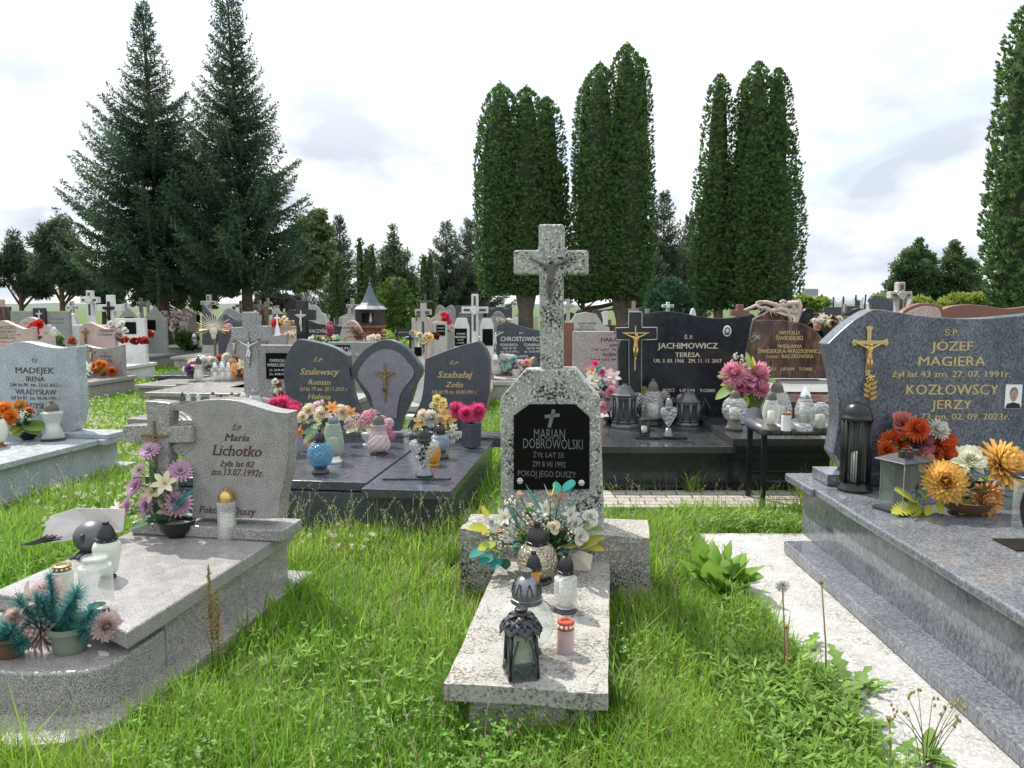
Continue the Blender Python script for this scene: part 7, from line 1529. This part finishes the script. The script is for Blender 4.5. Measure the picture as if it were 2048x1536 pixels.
# ================= grass, weeds
rng = np.random.default_rng(99)
def inside(x, y):
    m = np.zeros(len(x), bool)
    for fr, x0, x1, y0, y1 in FOOT:
        dx, dy = x - fr.o.x, y - fr.o.y; u = dx * fr.X.x + dy * fr.X.y; v = dx * fr.Y.x + dy * fr.Y.y
        m |= (u > x0 + .0) & (u < x1) & (v > y0) & (v < y1)
    return m
def fbm(x, y, s, seed=0):
    o = np.zeros_like(x); a = 1
    for k in range(3):
        o += a * np.sin(x * s + 1.7 * np.sin(y * s * .7 + seed + k) + seed) * np.sin(y * s * 1.1 + 1.3 * np.sin(x * s * .8 + k * 2.1) + seed * 2); s *= 2.1; a *= .55
    return o
def blades(y0, y1, dens, hl, hh, w, seed, tmin=0, seg=3):
    r = np.random.default_rng(seed); xm = lambda y: y * .74 + 1.3
    A = (y1 - y0) * 2 * xm(y1); n = int(A * dens); x = r.uniform(-xm(y1), xm(y1), n); y = r.uniform(y0, y1, n); k = (np.abs(x) < xm(y)) & ~inside(x, y); x, y = x[k], y[k]
    cl_ = fbm(x, y, 2.3, seed * .0 + 1); k = r.random(len(x)) < np.clip(.75 + .35 * cl_, .25, 1); x, y, cl_ = x[k], y[k], cl_[k]; n = len(x)
    h = r.uniform(hl, hh, n) * (1 + .35 * np.clip(cl_, -1, 1)) * np.where(r.random(n) < .05, 1.6, 1)
    a = r.uniform(0, 6.283, n); lean = r.uniform(.1, .95, n) * h; d = np.stack([np.cos(a), np.sin(a), 0 * a], 1); s = np.stack([-np.sin(a + r.normal(0, .6, n)), np.cos(a), 0 * a], 1)
    p0 = np.stack([x, y, np.full(n, -.01)], 1); ww = (w * r.uniform(.6, 1.4, n))[:, None]
    pts = [(0, 1), (.4, .95), (.75, .6)]; rows = []
    for t, wt in pts: rows.append((p0 + d * (lean * t ** 2)[:, None] + np.array([0, 0, 1]) * (h * (t - .25 * t ** 2 * (lean / h)))[:, None], wt))
    tip_ = p0 + d * lean[:, None] + np.array([0, 0, 1]) * (h * (1 - .3 * lean / h))[:, None]
    L_ = [rows[0][0] - s * ww * rows[0][1], rows[0][0] + s * ww * rows[0][1], rows[1][0] + s * ww * rows[1][1], rows[1][0] - s * ww * rows[1][1]]
    L2 = [rows[1][0] - s * ww * rows[1][1], rows[1][0] + s * ww * rows[1][1], tip_ + s * ww * .12, tip_ - s * ww * .12]
    V = np.stack(L_ + L2, 1).reshape(-1, 3)
    yel = np.clip(.5 + .5 * fbm(x, y, .9, 4) + r.normal(0, .25, n), 0, 1)[:, None]; C = np.array([.13, .31, .026]) * (1 - yel) + np.array([.28, .43, .05]) * yel
    C = C * r.uniform(.65, 1.3, (n, 1)); dead = (r.random(n) < .07)[:, None]; C = np.where(dead, np.array([.42, .38, .2]) * r.uniform(.6, 1.1, (n, 1)), C)
    return V, np.repeat(C, 8, 0)
VV, CC = [], []
for a in ((1.7, 3.2, 10000, .06, .17, .0022, 1), (3.2, 5.2, 6000, .06, .17, .0028, 2), (5.2, 8, 3000, .06, .15, .0036, 3), (8, 14, 900, .05, .11, .006, 4), (14, 28, 180, .06, .12, .014, 5), (28, 60, 24, .08, .16, .035, 6)):
    V, C = blades(*a); VV.append(V); CC.append(C)
o = bignp('grass', 'grass', np.concatenate(VV), 4, np.concatenate(CC), None, 'stuff')
# broad leaved ground cover in the near grass
def cover(name, spots, size, colr, seed, lobes=3, zc=.035, wk=.38, dz=.5):
    r = np.random.default_rng(seed); P, D, C, U = [], [], [], []
    x = np.concatenate([r.uniform(s[0], s[1], s[4]) for s in spots]); y = np.concatenate([r.uniform(s[2], s[3], s[4]) for s in spots]); k = ~inside(x, y) & (fbm(x, y, 3.1, 2) + r.normal(0, .8, len(x)) > -.2); x, y = x[k], y[k]; n = len(x)
    z = r.uniform(.01, zc * 2, n)
    for j in range(lobes):
        a = r.uniform(0, 6.28, n) if j == 0 else a + 6.283 / lobes
        P.append(np.stack([x, y, z], 1)); D.append(np.stack([np.cos(a), np.sin(a), r.uniform(-.1, dz, n)], 1)); C.append(np.asarray(colr) * r.uniform(.6, 1.4, (n, 1)))
    P, D, C = map(np.concatenate, (P, D, C)); up = np.tile([0, 0, 1.0], (len(P), 1)) + r.normal(0, .3, (len(P), 3))
    V = rhombi(P, D, size * r.uniform(.6, 1.3, len(P)), size * wk, r, up)
    return bignp(name, 'leaf', V, 4, np.repeat(C, 4, 0), None, 'stuff')
cover('ground_cover', [(-1.3, 1.1, 1.75, 2.6, 4500), (.3, 1.3, 1.8, 3.3, 1500), (-1.6, .0, 2.4, 3.4, 700)], .016, (.12, .26, .035), 5, zc=.06)
cover('clover_patch', [(-6, 2.2, 5, 13, 9000)], .03, (.13, .27, .035), 6)
# white clover heads on the back lawn
r = np.random.default_rng(8); n = 3400; y = r.uniform(4.4, 15, n); x = -y * r.uniform(.18, .62, n); k = ~inside(x, y) & (fbm(x, y, 1.3, 3) + r.normal(0, .5, n) > .05); x, y = x[k], y[k]
P, D, C = [], [], []
for j in range(7): P.append(np.stack([x, y, np.full(len(x), .09) + .02 * np.sin(x * 50)], 1)); D.append(unit(r.normal(size=(len(x), 3)) + [0, 0, .6])); C.append(np.tile([.66, .66, .5], (len(x), 1)))
P, D, C = map(np.concatenate, (P, D, C)); bignp('clover_flowers', 'petal', rhombi(P, D, .022, .008, r), 4, np.repeat(C, 4, 0), None, 'stuff')
# flowering grass stalks along the double grave and elsewhere
def stalks(name, spots, seed, col=(.42, .42, .28)):
    r = random.Random(seed); q = M()
    for (x0, x1, y0, y1, n, h0, h1) in spots:
        for _ in range(n):
            x, y = r.uniform(x0, x1), r.uniform(y0, y1)
            if inside(np.array([x]), np.array([y]))[0]: continue
            h = r.uniform(h0, h1); a = r.uniform(0, 6.28); l = r.uniform(.05, .45) * h; g = r.random(); q.col = (.2 + .25 * g, .26 + .16 * g, .08 + .14 * g)
            pts = [(x + l * t * t * math.cos(a), y + l * t * t * math.sin(a), h * (t - .12 * t * t)) for t in (0, .35, .7, 1)]; q.tube(pts, [.0013, .0011, .0009, .0006], 3)
            q.col = tuple(c * r.uniform(.8, 1.2) for c in col)
            for k in range(r.randint(7, 13)):
                t = r.uniform(.68, 1.02); bx, by, bz = x + l * t * t * math.cos(a), y + l * t * t * math.sin(a), h * (t - .12 * t * t); s = r.uniform(.006, .018) * (1.4 - t); b2 = r.uniform(0, 6.28)
                p = Vector((bx, by, bz)); d = Vector((math.cos(b2) * .7, math.sin(b2) * .7, 1)).normalized() * s * 2; w_ = d.orthogonal().normalized() * .0018
                q.add([p, p + d * .5 + w_, p + d, p + d * .5 - w_], [(0, 1, 2, 3)])
    o = q.build(name, 'leaf'); o['kind'] = 'stuff'; return o
stalks('flowering_grass', [(-1.9, .1, 4.5, 4.95, 150, .2, .42), (.0, .35, 4.7, 6.6, 26, .2, .45), (.75, 2.3, 5.5, 5.68, 30, .15, .35), (.9, 2.4, 6.0, 6.15, 22, .12, .3), (-4.5, -2.2, 5.0, 6.4, 130, .15, .36), (-1.0, 1.2, 2.2, 4.4, 130, .14, .3), (2.9, 3.9, 7.2, 8.2, 40, .25, .5), (-1.25, -.95, 4.0, 4.6, 22, .2, .4), (.5, 1.25, 2.5, 5.4, 90, .12, .28)], 17)
# dock, dandelions, sorrel, nipplewort
def plant(name, label, x, y, z=0): return empty(name, label, 'plant', (x, y, z), 0)
p = onz(1465, 1200); r = random.Random(3); e = plant('dock_plant', 'bushy dock with broad glossy leaves, beside the white terrazzo strip', p.x - .03, p.y + .05)
for i in range(52):
    q = M(); a = r.uniform(0, 6.28); d = (math.cos(a) * r.uniform(.2, .9), math.sin(a) * r.uniform(.2, .9), r.uniform(.6, 1.4)); L_ = r.uniform(.14, .27); b_ = (r.uniform(-.09, .09), r.uniform(-.09, .09), r.uniform(0, .08))
    q.col = (.12, .2, .05); leaf_mesh(q, b_, d, (math.cos(a), math.sin(a), 1), L_, L_ * r.uniform(.15, .24), jit((.17, .31, .04), r, .35), r.uniform(.3, 1.3), r.uniform(.1, .3), 7, .88); q.build('leaf', 'leaf', e, True)
def dandelion(label, px, pyb, pyt, seed, seedhead=False, nl=9, pxt=None):
    p = onz(px, pyb, .0); r = random.Random(seed); H = at(px, pyt, p.y).z; e = plant('dandelion_plant', label, p.x, p.y); dx = at(pxt or px, pyt, p.y).x - p.x
    q = M(); q.col = (.34, .26, .14) if not seedhead else (.35, .17, .12); q.tube([(0, 0, 0), (dx * .5 + .006, 0, H * .5), (dx, 0, H)], [.0035, .003, .0028], 6); q.build('stalk', 'leaf', e, True)
    q = M()
    if seedhead:
        q.col = (.85, .84, .8)
        for k in range(260):
            d = Vector((r.gauss(0, 1), r.gauss(0, 1), r.gauss(0, 1))).normalized(); q.tube([Vector((dx, 0, H + .004)) + d * .004, Vector((dx, 0, H + .004)) + d * .028], .0009, 3)
        q.col = (.3, .1, .05); q.ball((dx + .004, 0, H - .008), .007, 7, 5)
    else:
        for k in range(16): petal(q, k * .39, .016, .0035, 1.25, .3 if k % 2 else -.9, .004, 0, (.22, .24, .08), (.4, .28, .12), n=2)
        q.v = [(v[0] + dx, v[1], v[2] + H - .004) for v in q.v]; q.col = (.3, .27, .12); q.ball((dx, 0, H + .003), .008, 8, 5)
    q.build('flower_head', 'leaf', e, True)
    for k in range(nl):
        q = M(); a = r.uniform(0, 6.28); L_ = r.uniform(.1, .2); leaf_mesh(q, (0, 0, .01), (math.cos(a), math.sin(a), r.uniform(.2, 1)), (0, 0, 1), L_, L_ * .15, jit((.12, .22, .045), r, .3), r.uniform(.4, 1), .2, 10, .35); q.build('leaf', 'leaf', e, True)
dandelion('white dandelion clock on a reddish stalk, over the white terrazzo strip', 1568, 1390, 1172, 1, True, 6, 1565)
dandelion('tall bare dandelion stalk with a spent brown head, over the terrazzo strip', 1653, 1400, 1166, 2, False, 12, 1643)
dandelion('spent rusty dandelion head on a short stalk, left of the tall bare one', 1572, 1400, 1255, 3, False, 10)
dandelion('thick pale dandelion stalk with a wilted head, bottom right among leaves', 1778, 1545, 1440, 4, False, 12)
p = onz(1660, 1400); r = random.Random(6); e = plant('dandelion_rosette', 'jagged dandelion leaves sprawling onto the terrazzo, right of the rusty head', p.x, p.y)
for k in range(24):
    q = M(); a = r.uniform(0, 6.28); L_ = r.uniform(.1, .24); leaf_mesh(q, (r.uniform(-.1, .1), r.uniform(-.1, .1), .01), (math.cos(a), math.sin(a), r.uniform(.2, 1.3)), (0, 0, 1), L_, L_ * .17, jit((.14, .25, .05), r, .3), r.uniform(.4, 1.1), .2, 10, .35); q.build('leaf', 'leaf', e, True)
p = onz(1850, 1560); e = plant('nipplewort_plant', 'branching weed with small buds, bottom right over the terrazzo strip', p.x, p.y); H = at(1850, 1385, p.y).z
q = M(); q.col = (.22, .27, .1); 
for k in range(13):
    a = r.uniform(-.8, .8); h0 = H * r.uniform(.1, .5); x0 = a * .02; x1 = a * .13; hh_ = H * r.uniform(.7, 1.02); y1 = r.uniform(-.04, .04); q.tube([(x0, 0, h0), (x1 * .5, y1 * .5, (h0 + hh_) / 2), (x1, y1, hh_)], [.002, .0015, .001], 4)
    buds = M(); buds.col = (.42, .36, .16)
    for j in range(3): buds.ball((x1 + r.uniform(-.012, .012), y1 + r.uniform(-.01, .01), hh_ + r.uniform(-.02, .008)), .0045, 6, 4, sz=1.5)
    buds.build('bud_cluster', 'leaf', e, True)
q.tube([(0, 0, 0), (0, 0, H * .55)], [.0035, .002], 5); q.build('stems', 'leaf', e, True)
for k in range(16):
    q = M(); a = r.uniform(0, 6.28); L_ = r.uniform(.07, .14); leaf_mesh(q, (0, 0, r.uniform(.0, .08)), (math.cos(a), math.sin(a), r.uniform(.2, .8)), (0, 0, 1), L_, L_ * .15, jit((.15, .26, .05), r, .3), .6, .2, 6); q.build('leaf', 'leaf', e, True)
def sorrel(label, px, pyb, pyt, seed):
    p = onz(px, pyb); H = at(px, pyt, p.y).z; e = plant('sorrel_plant', label, p.x, p.y); r = random.Random(seed); q = M(); q.col = (.26, .26, .12); q.tube([(0, 0, 0), (.004, 0, H * .6), (-.003, 0, H)], [.003, .0025, .0015], 5)
    for b in range(6):
        h = H * r.uniform(.2, .6); a = r.uniform(-1, 1); q.tube([(0, 0, h), (a * .02, 0, h + .07), (a * .028, 0, h + .15)], .0015, 4)
    q.build('stem', 'leaf', e, True); q = M()
    for k in range(330):
        t = r.random(); q.col = r.choice([(.3, .34, .12), (.42, .34, .18), (.4, .2, .12)]); w_ = .03 * (1.1 - t); q.ball((r.gauss(0, w_ * .5), r.gauss(0, w_ * .5), H * (.25 + .77 * t)), .0032, 5, 3)
    q.build('seeds', 'leaf', e, True)
sorrel('tall brownish green sorrel spike in front of the left grave slab', 425, 1345, 1135, 1)
sorrel('shorter leaning sorrel spike next to the tall one', 438, 1350, 1180, 2)
def tuft(label, px, py, seed, n=60, h=.2, col=(.16, .27, .05)):
    p = onz(px, py); e_ = M(); r = random.Random(seed)
    for k in range(n):
        a = r.uniform(0, 6.28); hh_ = h * r.uniform(.5, 1.2); l = hh_ * r.uniform(.2, 1.1); b = Vector((r.gauss(0, .03), r.gauss(0, .03), 0)); c = jit(col, r, .35); s_ = Vector((-math.sin(a), math.cos(a), 0)) * .0028; d = Vector((math.cos(a), math.sin(a), 0))
        m_ = b + d * l * .35 + Vector((0, 0, hh_ * .62)); t_ = b + d * l + Vector((0, 0, hh_ * .85)); e_.add([b - s_, b + s_, m_ + s_ * .9, m_ - s_ * .9, t_], [(0, 1, 2, 3), (3, 2, 4)], [c] * 5)
    o = e_.build('grass_tuft', 'grass', loc=(p.x, p.y, 0)); return tag(o, label, 'grass tuft')
tuft('dense grass tuft growing against the black step, right of the central cross', 1385, 988, 1)
tuft('grass tuft on the left side of the central slab front corner', 915, 1440, 2, 90, .2); tuft('long grass tuft right of the central slab front corner', 1235, 1430, 3, 110, .26)
tuft('grass tuft at the foot of the black bench leg', 1530, 1030, 4, 60, .18); tuft('grass tuft between the stone base block and the central slab', 1245, 1150, 5, 80, .22)
tuft('grass tuft below the corner of the blue granite slab', 1600, 1040, 6, 90, .2); tuft('grass tuft at the left end of the stone base block', 905, 1130, 7, 90, .24)
tuft('grass tuft by the lower corner of the left grave step', 380, 1460, 8, 90, .16)

cover('weed_leaves', [(.8, 1.2, 1.9, 2.9, 1100), (.95, 1.22, 2.9, 4.6, 400), (-1.0, .0, 2.0, 3.2, 220), (-3.4, -1.9, 3.6, 4.6, 500), (1.2, 1.9, 4.88, 5.2, 260)], .05, (.17, .30, .05), 15, lobes=5, zc=.06, wk=.13, dz=1.1)
for i, (px, py, lab) in enumerate([(1700, 1480, 'leafy dandelion rosette hanging over the terrazzo edge, lower right'), (1600, 1330, 'dandelion rosette beside the terrazzo edge under the white clock'), (1560, 1490, 'dandelion rosette in the grass at the bottom, right of centre'), (1475, 1345, 'dandelion rosette in open grass right of the central slab'), (1700, 1410, 'broad weed leaves crossing the terrazzo edge, mid right')]):
    p = onz(px, py); r = random.Random(80 + i); e = plant('dandelion_rosette', lab, p.x, p.y)
    for k in range(18):
        q = M(); a = r.uniform(0, 6.28); L_ = r.uniform(.09, .2); leaf_mesh(q, (r.uniform(-.03, .03), r.uniform(-.03, .03), .01), (math.cos(a), math.sin(a), r.uniform(.3, 1.4)), (0, 0, 1), L_, L_ * .17, jit((.16, .28, .05), r, .3), r.uniform(.4, 1.1), .2, 10, .35); q.build('leaf', 'leaf', e, True)
